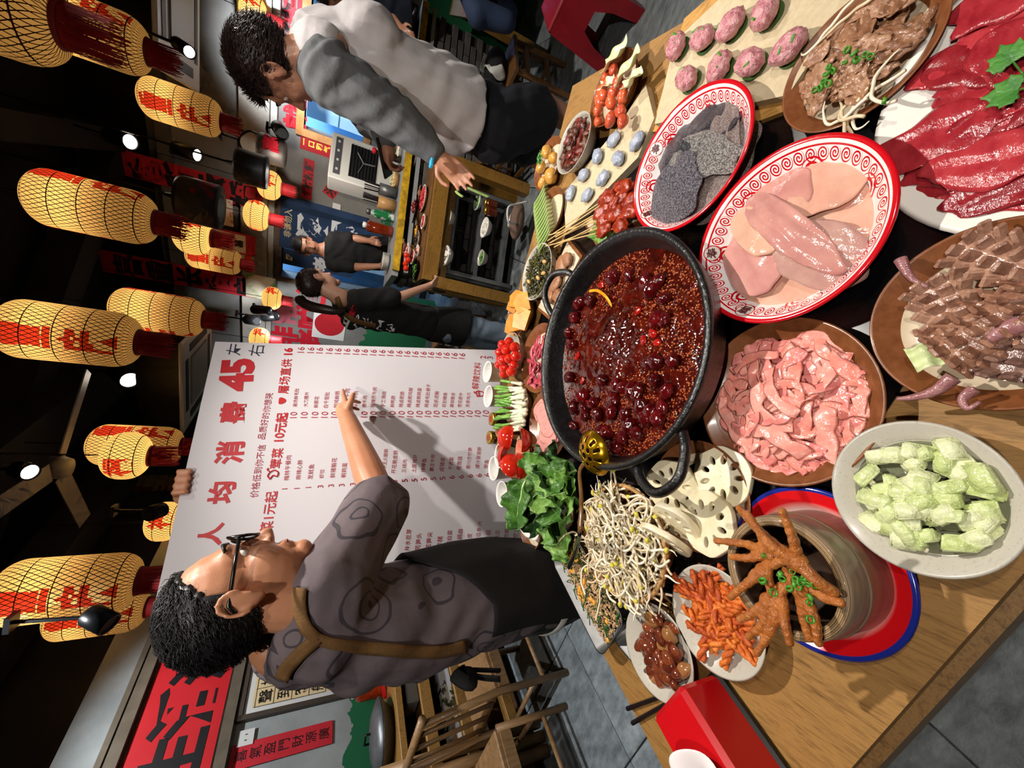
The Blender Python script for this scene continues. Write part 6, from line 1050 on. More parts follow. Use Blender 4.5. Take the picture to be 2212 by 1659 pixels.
def hair(t, M, keep, m, n_t, tl, comb=(-.4, 0, -.5), seed=1, puff=.006, grow=1., tr=.0022, lift=.55):
    """cap of hair over the skull plus tufts"""
    rd_ = random.Random(seed); V = []; F = []; nu, nv = 64, 40; C = Vector((-.012, 0, .036)); r = ((.099 + puff) * grow, (.078 + puff) * grow, (.086 + puff) * grow)
    P_ = [[C + Vector((r[0] * math.sin(b) * math.cos(a), r[1] * math.sin(b) * math.sin(a), r[2] * math.cos(b))) for a in [2 * pi * i / nu for i in range(nu)]] for b in [pi * (j + .01) / nv * .92 for j in range(nv + 1)]]
    V = [v + (v - C).normalized() * (.002 * nz(v, 22, seed)) for row in P_ for v in row]; good = []
    for j in range(nv):
        for i in range(nu):
            f = (j * nu + i, j * nu + (i + 1) % nu, (j + 1) * nu + (i + 1) % nu, (j + 1) * nu + i); c = sum((V[k] for k in f), Vector()) / 4
            if keep(c): F.append(f); good.append(c)
    B = MB(); idx = sorted({k for f in F for k in f}); mp = {k: i for i, k in enumerate(idx)}; B.add([V[k] for k in idx] + [C + (V[k] - C) * .8 for k in idx], [tuple(mp[k] for k in f) for f in F] + [tuple(mp[k] + len(idx) for k in f[::-1]) for f in F])
    ed = {}
    for f in F:
        for a, b in zip(f, f[1:] + f[:1]): ed[(a, b)] = 1
    B.F += [[mp[b], mp[a], mp[a] + len(idx), mp[b] + len(idx)] for a, b in ed if (b, a) not in ed]; B.M += [0] * (len(B.F) - len(B.M))
    for i in range(n_t):
        c = rd_.choice(good) + Vector((rd_.uniform(-.004, .004), rd_.uniform(-.004, .004), rd_.uniform(-.004, .004))); nn = (c - C).normalized(); cv_ = Vector(comb); cv_ = cv_ - nn * cv_.dot(nn); d = (nn * lift + cv_ + Vector((rd_.uniform(-.3, .3), rd_.uniform(-.3, .3), rd_.uniform(-.3, .3))) * (.4 + lift)).normalized(); L = tl * rd_.uniform(.6, 1.2); B.tube([c - nn * .004, c + d * L * .5 + nn * .003, c + d * L], [tr, tr * .8, .0003], 5, cap=False)
    o = B.obj('hair', m, t, smooth=True); o.matrix_parent_inverse = Matrix.Identity(4); o.matrix_local = Matrix.Translation(-t.location) @ M; return o
def person(label, base): t = wthing('person', label, 'person', base); return t
def bvh_of(me): return BVHTree.FromPolygons([v.co.copy() for v in me.vertices], [tuple(p.vertices) for p in me.polygons])
def hit(bv, x, y, off=.004):
    d = ray(x, y).normalized(); r = bv.ray_cast(Vector((0, 0, CZ)), d); return (r[0] + (r[1] if r[1].dot(d) < 0 else -r[1]) * off) if r[0] is not None else None
def strap(t, bv, path, wpx, m, name='strap', off=.005, th=.004):
    """band laid over the clothes along a pixel path"""
    pts = smooth_path([(x, y, 0) for x, y in path], 8); L = []; Rr = []
    for i, p in enumerate(pts):
        d = (pts[min(i + 1, len(pts) - 1)] - pts[max(i - 1, 0)]).normalized(); n = Vector((-d.y, d.x, 0)) * wpx / 2; row = [hit(bv, p.x + n.x * k, p.y + n.y * k, off) for k in (-1, -.33, .33, 1)]
        if all(q is not None for q in row): L.append(row)
    if len(L) < 2: return
    V = [q for r in L for q in r]; F = [(i * 4 + j, i * 4 + j + 1, i * 4 + j + 5, i * 4 + j + 4) for i in range(len(L) - 1) for j in range(3)]; o = link(name, mesh(name, V, F, m), t); md = o.modifiers.new('t', 'SOLIDIFY'); md.thickness = th; md.offset = 0; return o
def ptext(t, bv, body, x, y, hpx, m, ang=0., bold=.04):
    """print laid on clothes; upright reading direction is -y in the picture, turned by ang"""
    V, F = glyphs(body, 1., bold); ca, sa = math.cos(ang), math.sin(ang); W_ = []
    for v in V:
        a, b = v.x * ca - v.y * sa, v.x * sa + v.y * ca; q = hit(bv, x - b * hpx, y - a * hpx, .003)
        W_.append(q)
    F = [f for f in F if all(W_[i] is not None for i in f)]; W_ = [q if q is not None else Vector() for q in W_]
    if F: link('print', mesh('print', W_, F, m), t)
def tee(name, c, c2, sc=8, bump=.5, bsc=14): return mat(name, c, c2, sc, r=.85, bump=bump, bsc=bsc)
# ---------------------------------------------------------------- man with glasses
f1 = Vector((.88, .47, .02)).normalized(); rt1 = Vector((f1.y, -f1.x, 0)); M1 = frame_m(PY(524, 1285, .93), f1 + Vector((0, 0, .06)), (0, 0, 1), 1.05)
per = person('man in glasses and a grey patterned shirt pointing at the menu board', (-.82, 1.12, 0)); A1 = per
tc1 = [(PY(625, 1372, .98), .155, .075), (PY(690, 1350, 1.02), .2, .115), (PY(780, 1345, 1.04), .205, .14), (PY(880, 1335, 1.06), .195, .150), (PY(980, 1300, 1.08), .19, .148), (PY(1060, 1280, 1.10), .195, .145), (PY(1150, 1268, 1.12), .195, .135)]
shR, elR, wrR = PY(712, 1268, .93), PY(822, 1082, 1.12), PY(762, 930, 1.36); tip = bd(730, 862) - BN * .03
fd = (tip - wrR).normalized(); wrR = tip - fd * .185
shL = tc1[1][0] - rt1 * .19 + Vector((0, 0, .02)); topL = bd(392, 1052); elL = shL + Vector((.12, .30, -.10)); wrL = topL + BN * .05 - Vector((0, 0, .10))
hip1 = tc1[-1][0]; ft = Vector((-.86, 1.16, 0))
legs = []
for k in (-1, 1): q = hip1 + rt1 * k * .09; legs.append([q, Vector((q.x - .02, q.y + .02, .45)), Vector((q.x - .04, q.y + .02, .07))])
pr = head_prims(M1) + [('s', [a for a, b, c in tc1], [(b * .86, c * .86) for a, b, c in tc1], tuple(f1)), ('t', [M1 @ Vector((-.04, 0, -.14)), tc1[0][0], tc1[1][0]], [.065, .08, .09]), ('t', [tc1[1][0] + rt1 * .12, shR], [.07, .06]), ('t', [shR, shR.lerp(elR, .5), elR], [.06, .056, .047]), ('t', [elR, elR.lerp(wrR, .3), wrR], [.047, .047, .030]), ('t', [tc1[1][0] - rt1 * .12, shL, elL], [.07, .055, .042]), ('t', [elL, wrL], [.042, .028])]
pr += hand_prims(wrR, fd, rt1 * .3 + Vector((0, 0, 1)) * .6 - f1 * .2, .05, (.06, .75, .9, 1.), 1.0, -1); pr += [('t', [wrL, topL + BN * .035 - BX * .02], [.028, .03])] + [('t', [topL + BN * .03 + BX * (k * .022 - .02), topL + BN * .01 + BX * (k * .022 - .02) + BY * .014, topL - BN * .012 + BX * (k * .022 - .02) + BY * .010, topL - BN * .012 + BX * (k * .022 - .02) - BY * .018], [.011, .0105, .010, .009]) for k in range(4)]
for L in legs: pr.append(('t', L, [.085, .062, .045]))
link('body', voxel(pr, .0048, 3, skA, 'body'), per)
def shirt_mat():
    m = tee('shirt_grey_print', '5a5156', '6c6064', 5, .5, 9); T = NT(m); bs = T.n['Principled BSDF']; old = bs.inputs['Base Color'].links[0].from_socket; v = T.coord('Object'); nv_ = T.node('ShaderNodeTexNoise'); T.l.new(v, nv_.inputs['Vector']); nv_.inputs['Scale'].default_value = 7
    mx = T.node('ShaderNodeVectorMath', operation='MULTIPLY_ADD'); T.l.new(nv_.outputs['Color'], mx.inputs[0]); mx.inputs[1].default_value = (.09, .09, .09); T.l.new(v, mx.inputs[2]); d = T.voro(mx.outputs[0], 7.5); a = T.math('LESS_THAN', T.math('ABSOLUTE', T.math('SUBTRACT', d, .42)), .022); b = T.math('LESS_THAN', T.math('ABSOLUTE', T.math('SUBTRACT', d, .2)), .018); e = T.math('LESS_THAN', d, .06); f = T.math('MAXIMUM', T.math('MAXIMUM', a, b), e); T.put(bs.inputs['Base Color'], T.mix(T.math('MULTIPLY', f, .75), old, lin('23222e'))); return m
cr_ = lambda a=.006, s=16: (lambda p: a * nz(p, s) * .8 + a * .6 * math.sin((p.z + .5 * p.x + .25 * p.y) * 55 + 4 * nz(p, 6)))
sleeve = shR.lerp(elR, .93); sp = [('s', [a for a, b, c in tc1], [(b + (.02 if i == 0 else 0), c + (.035 if i == 0 else 0)) for i, (a, b, c) in enumerate(tc1)], tuple(f1)), ('t', [tc1[1][0] + rt1 * .1 + Vector((0, 0, .0)), shR, shR.lerp(elR, .5), sleeve], [.105, .092, .084, .086]), ('t', [tc1[1][0] - rt1 * .1, shL, shL.lerp(elL, .6)], [.1, .085, .075]), ('t', [tc1[0][0] - Vector((0, 0, .03)), M1 @ Vector((-.05, 0, -.145))], [.1, .078]), ('e', tc1[2][0] - f1 * .04, (.11, .12, .12)), ('e', tc1[0][0] - Vector((0, 0, .02)), (.105, .105, .07))]
shme = voxel(sp, .0065, 6, shirt_mat(), 'shirt', cr_(.005)); link('shirt', shme, per); bv1 = bvh_of(shme)
pants = voxel([('t', [L[0], L[1], L[2]], [.115, .09, .07]) for L in legs] + [('s', [tc1[-2][0] - Vector((0, 0, .05)), tc1[-1][0], tc1[-1][0] - Vector((0, 0, .1))], [(.185, .135), (.19, .14), (.17, .13)], tuple(f1))], .008, 4, mat('black_cloth', '0e0d0e', '151314', 8, r=.8, bump=.3, bsc=12), 'pants'); link('trousers', pants, per)
for L in legs: MB().ell(L[2] + f1 * .06 - Vector((0, 0, .03)), (.13, .05, .045), 14, R=Matrix((f1, Vector((-f1.y, f1.x, 0)), Vector((0, 0, 1)))).transposed()).obj('shoe', mat('shoe_black', '121214', r=.5), per, smooth=True)
# apron: wraps the front, higher at the chest
def ap(s, q):
    a = s * 2.15; u = (q + 1) / 2; top = .47 + .25 * min(1, max(0, (abs(a) - .4) / 1.2)); k = top + (1.32 - top) * u; n_ = len(tc1) - 1; kk = min(k, .999) * n_; i = min(int(kk), n_ - 1); w_ = kk - i; c = tc1[i][0].lerp(tc1[i + 1][0], w_); b = tc1[i][1] * (1 - w_) + tc1[i + 1][1] * w_; d = tc1[i][2] * (1 - w_) + tc1[i + 1][2] * w_
    if k > .999: c = c - Vector((0, 0, (k - .999) * 1.1)); b += .03 * (k - 1) ; d += .03 * (k - 1)
    return c + f1 * math.cos(a) * (d + .016) + rt1 * math.sin(a) * (b + .016) + (f1 + rt1) * .004 * math.sin(a * 7 + u * 3)
V, F = sheet(48, 30, lambda s, q: ap(s, q), .004); link('apron', mesh('apron', V, F, MATS['black_cloth']), per)
brs = mat('strap_brown', '5e4220', '6e4e28', 30, r=.8, bump=.2, bsc=200)
strap(per, bv1, [(1005, 1392), (960, 1404), (900, 1405), (800, 1397), (730, 1390), (690, 1378), (668, 1360), (655, 1335), (650, 1300), (652, 1270)], 26, brs); strap(per, bv1, [(688, 1376), (665, 1395), (640, 1418), (622, 1440), (612, 1462)], 28, brs)
q = tc1[4][0] - f1 * .165 + rt1 * .03; B = MB(); B.tube(smooth_path([q, q + rt1 * .04 + Vector((0, 0, .03)), q + rt1 * .07 - f1 * .02, q + rt1 * .03 - Vector((0, 0, .02)), q], 5), (.018, .006), 8).tube(smooth_path([q, q - f1 * .01 - Vector((0, 0, .05)), q - f1 * .02 - Vector((0, 0, .11)) + rt1 * .02], 5), (.02, .005), 8).tube(smooth_path([q, q - f1 * .02 - Vector((0, 0, .04)) + rt1 * .03, q - f1 * .03 - Vector((0, 0, .09)) + rt1 * .06], 5), (.018, .005), 8); B.obj('apron_bow', MATS['black_cloth'], per, smooth=True)
MB().tube([tc1[-1][0] + f1 * math.cos(a) * .141 + rt1 * math.sin(a) * .201 - Vector((0, 0, .012)) for a in [2 * pi * k / 40 for k in range(41)]], (.004, .014), 8, up=(0, 0, 1), cap=False).obj('undershirt_hem', mat('white_cotton', 'c8c8c2', r=.85), per, smooth=True)
def keep1(c):
    if c.x > .048: return c.z > .100
    if c.x > .012: return c.z > .052 + .048 * (c.x - .012) / .036
    if c.x > -.028: return c.z > .016
    return c.z > -.052
hair(per, M1, keep1, hairb, 5000, .016, (-1.2, 0, -.5), 3, .004, tr=.0008, lift=.06)
lens = mat('lens', 'd8e0e4', r=.05, trans=.9, ior=1.2); gf = mat('glasses_black', '0a0a0c', r=.25); B = MB(); gl = []
for k in (-1, 1):
    c = Vector((.107, k * .034, .004)); ringp = [M1 @ (c + Vector((-.004 * abs(math.cos(a)), .029 * math.cos(a), .026 * math.sin(a)))) for a in [2 * pi * i / 20 for i in range(21)]]; B.tube(ringp, .0026, 6, cap=False); B.tube([M1 @ Vector((.100, k * .061, .008)), M1 @ Vector((.04, k * .079, .010)), M1 @ Vector((-.015, k * .084, .012)), M1 @ Vector((-.035, k * .082, -.005))], [(.004, .004)] * 4, 6)
    gl.append([M1 @ (c + Vector((0, .028 * math.cos(a), .025 * math.sin(a)))) for a in [2 * pi * i / 20 for i in range(20)]])
B.tube([M1 @ Vector((.107, -.009, .006)), M1 @ Vector((.109, 0, .009)), M1 @ Vector((.107, .009, .006))], .002, 6); go = B.obj('glasses', gf, per, smooth=True)
for g in gl: link('lens', mesh('lens', g, [tuple(range(20))], lens), go).matrix_parent_inverse = Matrix.Identity(4) if False else Matrix.Translation(-per.location) if False else Matrix.Identity(4)
eye = mat('eye_white', 'd8d0c8', r=.1, coat=.5); iris = mat('eye_dark', '120c0a', r=.05)
def eyes(t, M, brow=hairb):
    for k in (-1, 1):
        _e = MB().ell(M @ Vector((.0700, k * .031, .003)), [.0115 * M.to_scale()[0]] * 3, 12).obj('eye', eye, t, smooth=True); MB().ell(M @ Vector((.0775, k * .031, .003)), [.0058 * M.to_scale()[0]] * 3, 8).obj('pupil', iris, _e, smooth=True)
        MB().tube([M @ Vector((.097, k * .014, .030)), M @ Vector((.093, k * .034, .036)), M @ Vector((.078, k * .054, .030))], [.003, .004, .002], 6).obj('eyebrow', brow, t, smooth=True)
    MB().ell(M @ Vector((.087, 0, -.071)), [k * M.to_scale()[0] for k in (.006, .019, .004)], 12, R=M.to_3x3().normalized()).obj('lips', mat('lips', '8a4a44', r=.4), t, smooth=True)
eyes(per, M1)
# ---------------------------------------------------------------- man in grey
f2 = Vector((-.66, .75, -.0)).normalized(); lf2 = Vector((-f2.y, f2.x, 0)); S2 = 1.62
M2 = frame_m(PY(600, 146, 1.60), f2 + Vector((0, 0, -.42)), (0, 0, 1), 1.06); per = person('man in a grey and white long sleeved top standing by the table', PY(1300, 330, 1.75).xy.to_3d())
tc2 = [(PY(668, 118, 1.64), .15, .09), (PY(712, 125, 1.66), .21, .12), (PY(790, 150, 1.68), .215, .135), (PY(880, 185, 1.70), .205, .14), (PY(960, 222, 1.72), .205, .145), (PY(1005, 245, 1.74), .21, .15)]
sh2, el2, wr2 = PY(722, 168, 1.50), PY(868, 262, 1.50), PY(940, 330, 1.50); sh2b, el2b, wr2b = tc2[1][0] - lf2 * .2, PY(800, 262, 1.95), PY(838, 300, 1.85); hp2 = PY(1060, 265, 1.76)
lg2 = []
for k, (x, y) in ((1, (1185, 235)), (-1, (1175, 320))): q = hp2 + lf2 * k * .09; kn = PY(x, y, 1.70 if k == 1 else 1.82); lg2.append([q, kn, Vector((kn.x + .03, kn.y + .05, .08))])
pr = head_prims(M2) + [('s', [a for a, b, c in tc2], [(b * .85, c * .85) for a, b, c in tc2], tuple(f2)), ('t', [M2 @ Vector((-.04, 0, -.14)), tc2[0][0], tc2[1][0]], [.068, .08, .09]), ('t', [sh2, el2, wr2], [.055, .043, .03]), ('t', [sh2b, el2b, wr2b], [.055, .043, .03])] + hand_prims(wr2, PY(985, 372, 1.5) - wr2, lf2 * -1 + Vector((0, 0, .1)), .04, (.25, .3, .35, .4), 1.05, 1) + hand_prims(wr2b, f2 * .6 + Vector((0, 0, -.1)), Vector((0, 0, 1)), .03, (.8, .9, .9, .9), 1.05, -1)
for L in lg2: pr.append(('t', L, [.095, .062, .042]))
link('body', voxel(pr, .0055, 3, skB, 'body'), per)
topm = mat('top_white', 'b9b4b6', 'c9c4c6', 4, r=.85, bump=.4, bsc=10); slv = mat('sleeve_grey', '4c4e51', '606265', 5, r=.85, bump=.5, bsc=12); shm2 = voxel([('s', [a for a, b, c in tc2], [(b + .012, c + .022) for a, b, c in tc2], tuple(f2)), ('t', [tc2[0][0] - Vector((0, 0, .03)), M2 @ Vector((-.05, 0, -.15))], [.105, .08]), ('t', [tc2[1][0] - lf2 * .1, sh2b, el2b], [.11, .085, .07]), ('e', tc2[2][0] - f2 * .06, (.14, .17, .14))], .0075, 6, topm, 'top', cr_(.006, 12)); link('top', shm2, per)
wr = lambda p: .0045 * math.sin((p.z * .8 + p.x * .7) * 95 + 9 * nz(p, 6)) * (.5 + nz(p, 5, 3)) + .006 * nz(p, 16)
link('sleeve', voxel([('t', [tc2[0][0] + lf2 * .05 - Vector((0, 0, .02)), tc2[1][0] + lf2 * .10 + Vector((0, 0, .0)), sh2 + Vector((0, 0, .01)), sh2.lerp(el2, .5), el2, el2.lerp(wr2, .5), wr2.lerp(el2, .12)], [.085, .118, .1, .09, .077, .064, .05])], .006, 4, slv, 'sleeve', wr), per); link('sleeve', voxel([('t', [sh2b.lerp(el2b, .2), el2b, wr2b.lerp(el2b, .1)], [.095, .075, .05])], .008, 4, slv, 'sleeve', wr), per)
MB().tube([wr2.lerp(el2, .04), wr2.lerp(el2, -.06)], .036, 14).obj('cuff', mat('cuff_black', '0e0e10', r=.7), per, smooth=True)
navy = mat('shorts_navy', '0d0e16', '14151f', 6, r=.8, bump=.4, bsc=10); link('shorts', voxel([('s', [tc2[-1][0] + Vector((0, 0, .03)), hp2, hp2 - Vector((0, 0, .08))], [(.205, .145), (.2, .15), (.18, .14)], tuple(f2))] + [('t', [L[0], L[0].lerp(L[1], .66)], [.145, .135]) for L in lg2], .008, 4, navy, 'shorts', cr_(.005, 10)), per)
for L in lg2: MB().ell(L[2] + f2 * .06 - Vector((0, 0, .035)), (.13, .05, .045), 12, R=Matrix((f2, lf2, Vector((0, 0, 1)))).transposed()).obj('shoe', MATS['shoe_black'], per, smooth=True)
hair(per, M2, lambda c: (c.z > .075 if c.x > .055 else c.z > .03 if c.x > .0 else c.z > -.045), hairbr, 4200, .026, (-.8, 0, -.4), 8, .010, tr=.0012, lift=.3)
eyes(per, M2, hairbr); o = MB().box((0, 0, 0), (.17, .075, .012), bev=.004).obj('handheld_phone', mat('phone_black', '121214', r=.3), None, wr2b + f2 * .08 + Vector((0, 0, .0)), (.5, .4, 2.4)); tag(o, 'black handheld device in the far hand of the man in grey', 'phone')
o = MB().box((0, 0, 0), (.03, .03, .012), bev=.003).obj('blue_tag', mat('blue_tag', '3fb0e0', r=.3), None, PY(932, 352, 1.46)); tag(o, 'small light blue tag at the cuff of the man in grey', 'tag')
# ---------------------------------------------------------------- woman with ponytail
f3 = Vector((.86, .45, 0)).normalized(); rt3 = Vector((f3.y, -f3.x, 0)); M3_ = frame_m(PY(688, 612, 2.95), f3 + Vector((0, 0, -.25)), (0, 0, 1), 1.0); per = person('woman with a ponytail in a black printed tee leaning on the counter', (.42, 3.2, 0))
tc3 = [(PY(742, 655, 2.98), .12, .07), (PY(765, 665, 3.0), .17, .1), (PY(820, 678, 3.02), .165, .115), (PY(880, 690, 3.06), .15, .105), (PY(930, 700, 3.1), .16, .11), (PY(965, 703, 3.12), .17, .115)]; sh3, el3, wr3 = PY(775, 648, 2.84), PY(868, 640, 2.82), PY(925, 618, 2.84); sl3 = tc3[1][0] - rt3 * .16; hp3 = tc3[-1][0]; lg3 = []
for k in (-1, 1): q = hp3 + rt3 * k * .08; lg3.append([q, q + Vector((-.02, .03, -.36)), Vector((q.x - .02, q.y + .05, .06))])
pr = head_prims(M3_) + [('s', [a for a, b, c in tc3], [(b * .85, c * .85) for a, b, c in tc3], tuple(f3)), ('t', [M3_ @ Vector((-.04, 0, -.12)), tc3[0][0], tc3[1][0]], [.052, .06, .08]), ('t', [sh3, el3, wr3], [.044, .035, .024]), ('t', [sl3, sl3 + Vector((.12, .1, -.25)), sl3 + f3 * .3 + Vector((0, 0, -.35))], [.044, .035, .024])] + hand_prims(wr3, PY(940, 612, 2.86) - wr3, Vector((0, 0, 1)) - f3, .03, (.7, .8, .8, .8), .85, 1)
for L in lg3: pr.append(('t', L, [.08, .055, .038]))
link('body', voxel(pr, .007, 3, skC, 'body'), per); btee = mat('black_tee', '0b0b0c', '121213', 6, r=.85, bump=.3, bsc=12); tm = voxel([('s', [a for a, b, c in tc3], [(b, c) for a, b, c in tc3], tuple(f3)), ('t', [tc3[1][0] + rt3 * .08, sh3, sh3.lerp(el3, .75)], [.085, .075, .072]), ('t', [tc3[1][0] - rt3 * .08, sl3, sl3 + Vector((.07, .06, -.15))], [.085, .075, .068]), ('t', [tc3[0][0], M3_ @ Vector((-.06, 0, -.165))], [.08, .05])], .009, 5, btee, 'tee', cr_(.005, 10)); link('tee', tm, per); bv3 = bvh_of(tm)
link('apron', voxel([('s', [tc3[-2][0], tc3[-1][0], hp3 - Vector((0, 0, .16))], [(.175, .125), (.19, .14), (.195, .145)], tuple(f3))], .012, 4, btee, 'apron'), per); link('jeans', voxel([('t', [L[0], L[1], L[2]], [.1, .085, .09]) for L in lg3] + [('e', hp3, (.15, .15, .1))], .01, 4, mat('denim_pale', '6c7c8e', '8090a2', 9, r=.85), 'jeans', cr_(.006, 9)), per)
for L in lg3: MB().ell(L[2] + f3 * .05 - Vector((0, 0, .02)), (.12, .045, .04), 12, R=Matrix((f3, -rt3, Vector((0, 0, 1)))).transposed()).obj('shoe', mat('shoe_blue', '28344e', 'c8ccd0', 9, r=.6, lo=.55, hi=.6), per, smooth=True)
hair(per, M3_, lambda c: (c.z > .07 if c.x > .045 else c.z > .02 if c.x > .0 else c.z > -.05), hairbr, 1200, .016, (-1., 0, -.1), 5, .006, tr=.001, lift=.2); w_ = lambda *p: [PY(x, y, 3.0 + d) for x, y, d in p]
MB().tube(smooth_path(w_((648, 642, .0), (652, 652, -.02), (672, 662, -.06), (700, 668, -.1), (728, 672, -.12), (748, 668, -.12)), 6), [.022, .03, .034, .036, .036, .034, .034, .034, .034, .034, .034, .034, .034, .034, .033, .033, .032, .032, .031, .031, .03, .029, .028, .026, .024, .022, .02, .018, .014, .01, .004][:31], 12).obj('ponytail', hairbr, per, smooth=True); MB().tube(w_((646, 640, 0), (649, 648, 0)), .028, 12).obj('hair_tie', mat('hair_tie', 'b8a898', r=.7), per, smooth=True)
strap(per, bv3, [(812, 703), (785, 697), (760, 688), (742, 672), (733, 655), (728, 640)], 10, brs); 
for s, x, y, h, a, m_ in (('烫', 786, 700, 44, -.3, whiteink), ('锅', 832, 712, 40, -.25, whiteink), ('巴', 752, 700, 32, -.4, whiteink), ('重庆', 762, 672, 13, -.4, redink)): ptext(per, bv3, s, x, y, h, m_, a)
# ---------------------------------------------------------------- cook at the back, seated guests
def extra(label, base, H, f, tc, arms, skin, cloth, hm, legs_=None, s=1., legm=None, kp=None):
    f = Vector(f).normalized(); M = frame_m(H, f + Vector((0, 0, -.25)), (0, 0, 1), s); t = person(label, base); pr = head_prims(M) + [('s', [a for a, b, c in tc], [(b * .85, c * .85) for a, b, c in tc], tuple(f)), ('t', [M @ Vector((-.04, 0, -.12)), tc[0][0], tc[1][0]], [.055, .07, .08])]
    for a in arms: pr.append(('t', a, [.048, .04, .028])); pr += hand_prims(a[2], a[2] - a[1], Vector((0, 0, 1)), .03, (.4, .5, .5, .5), .9, 1)
    for L in legs_ or []: pr.append(('t', L, [.08, .06, .045]))
    link('body', voxel(pr, .009, 3, skin, 'body'), t); link('top', voxel([('s', [a for a, b, c in tc], [(b, c) for a, b, c in tc], tuple(f))] + [('t', [tc[1][0].lerp(a[0], .5), a[0], a[0].lerp(a[1], .7)], [.08, .075, .065]) for a in arms], .011, 4, cloth, 'top', cr_(.005, 9)), t)
    if legs_: link('trousers', voxel([('t', L, [.105, .08, .06]) for L in legs_], .012, 4, legm, 'trousers'), t)
    hair(t, M, kp or (lambda c: (c.z > .07 if c.x > .045 else c.z > .02 if c.x > .0 else c.z > -.045)), hm, 500, .016, (-.5, 0, -.3), 4, .008, tr=.0014, lift=.3); eyes(t, M, hm); return t
R4 = 4.25; q = [PY(x, y, R4) for x, y in ((700, 540), (715, 542), (770, 545), (830, 548), (880, 550))]; t = extra('cook in a black tee standing behind the counter by the doorway', (q[-1].x, q[-1].y, 0), PY(664, 532, R4), (-.2, -.95, 0), [(q[0], .1, .08), (q[1], .19, .1), (q[2], .18, .12), (q[3], .17, .12), (q[4], .18, .12)], [[PY(722, 572, R4), PY(775, 577, 4.1), PY(815, 575, 4.0)], [PY(722, 520, R4), PY(770, 516, 4.15), PY(795, 520, 4.05)]], skB, btee, hairb, [[q[4] + Vector((k * .09, 0, 0)), q[4] + Vector((k * .09, 0, -.4)), Vector((q[4].x + k * .09, q[4].y, .08))] for k in (-1, 1)], legm=btee)
R5 = 3.3; q = [PY(x, y, R5) for x, y in ((762, 8), (778, 10), (830, 20), (880, 25))]; extra('diner in a dark navy jacket at the frame edge', (q[-1].x, q[-1].y, .4), PY(725, 4, R5), (-.6, -.6, 0), [(q[0], .11, .08), (q[1], .2, .11), (q[2], .2, .13), (q[3], .2, .14)], [[PY(790, 42, 3.2), PY(850, 45, 3.0), PY(865, 60, 2.95)]], skB, mat('navy_jacket', '101826', '1a2436', 6, r=.8), hairb)
R6 = 2.35; q = [PY(x, y, R6) for x, y in ((840, -90), (860, -90), (930, -85), (1010, -70))]; extra('seated diner in dark blue denim, only the lap inside the frame', (q[-1].x, q[-1].y, .3), PY(790, -100, R6), (-.9, .3, 0), [(q[0], .11, .08), (q[1], .2, .11), (q[2], .2, .13), (q[3], .2, .14)], [], skB, mat('denim_dark', '16243e', '20304c', 9, r=.85), hairb, [[PY(1010, -60, 2.35), PY(1035, 30, 2.3), PY(1095, 48, 2.25)], [PY(1015, -90, 2.45), PY(1040, 10, 2.5), PY(1100, 25, 2.45)]], legm=MATS['denim_dark'] if 'denim_dark' in MATS else None)
# ================================================================ BACK COUNTER
rd = random.Random(77); brk = mat('dark_brick', '3a3634', '55504c', 6, r=.8, bump=.4, bsc=30, rnd=.25); mortar = mat('mortar', '2a2725', r=.9); ledge = mat('bar_ledge', '8f9294', '7c7f82', 8, r=.4); yel = mat('yellow_paint', 'c8a012', '8a6a10', 18, r=.6, bump=.3)
K1, K3 = Pz(843, 585, 1.02), Pz(903, 60, 1.02); K1.z = K3.z = 0; kd = (K3 - K1).normalized(); kn = Vector((kd.y, -kd.x, 0)); kn = kn if kn.y < 0 else -kn; K3 = K3 + kd * .2; KL = (K3 - K1).length; ka = math.atan2(kd.y, kd.x)
bar = wthing('brick_bar', 'dark brick bar with a grey ledge and worn yellow edge', 'bar', (K1 + K3) / 2); c = (K1 + K3) / 2 - kn * .2
MB().box(c + Vector((0, 0, .48)), (KL, .36, .96), rot=ka).obj('core', mortar, bar); MB().box(c + Vector((0, 0, .985)), (KL + .08, .46, .05), rot=ka).obj('ledge', ledge, bar); MB().box(c + kn * .245 + Vector((0, 0, .985)), (KL, .03, .055), rot=ka).obj('yellow_edge', yel, bar)
MB().box(c + kn * .225 + Vector((0, 0, .90)), (KL, .05, .03), rot=ka).obj('lower_ledge', ledge, bar)
bme_ = MB().box((0, 0, 0), (.21, .05, .052), bev=.004).me('brick', brk, False)
for j in range(15):
    for i in range(int(KL / .22)): o = link('brick', bme_, bar, c + kn * .19 + kd * ((i + .5 + .5 * (j % 2)) * .22 - KL / 2) + Vector((0, 0, .04 + j * .06)), (0, 0, ka)); o.location += kn * rd.uniform(-.006, .012)
for j in range(15):
    for e in (0,): o = link('brick', bme_, bar, c - kd * (KL / 2 + .005) + kn * rd.uniform(-.05, .05) + Vector((0, 0, .04 + j * .06)), (0, 0, ka + pi / 2))
# wooden display counter with posts and steel rack
ct_ = wthing('display_counter', 'wooden display counter crowded with small dishes', 'counter', (1.2, 3.4, 0)); q0, q1 = Vector((1.70, 3.06, 0)), Vector((.74, 3.10, 0)); cd = (q1 - q0).normalized(); cb_ = Vector((-cd.y, cd.x, 0)); cb_ = cb_ if cb_.y > 0 else -cb_
out = [q1, q0, q0 + cb_ * .3, q1 + cb_ * .24]; MB().prism([(p.x, p.y) for p in out], .78, .82).obj('top', dwood, ct_); cwood = wood_mat('counter_wood', '5f4118', '8a6428', (2, 8, 8), 0, .45, .2)
for a, b, z, h in ((q0, q1, .755, .11),): MB().bar(a - cb_ * .02 + Vector((0, 0, z)), b - cb_ * .02 + Vector((0, 0, z)), .05, h).obj('front_beam', cwood, ct_); MB().bar(a + cb_ * .03 + Vector((0, 0, .66)), b + cb_ * .03 + Vector((0, 0, .66)), .04, .08).obj('second_beam', cwood, ct_)
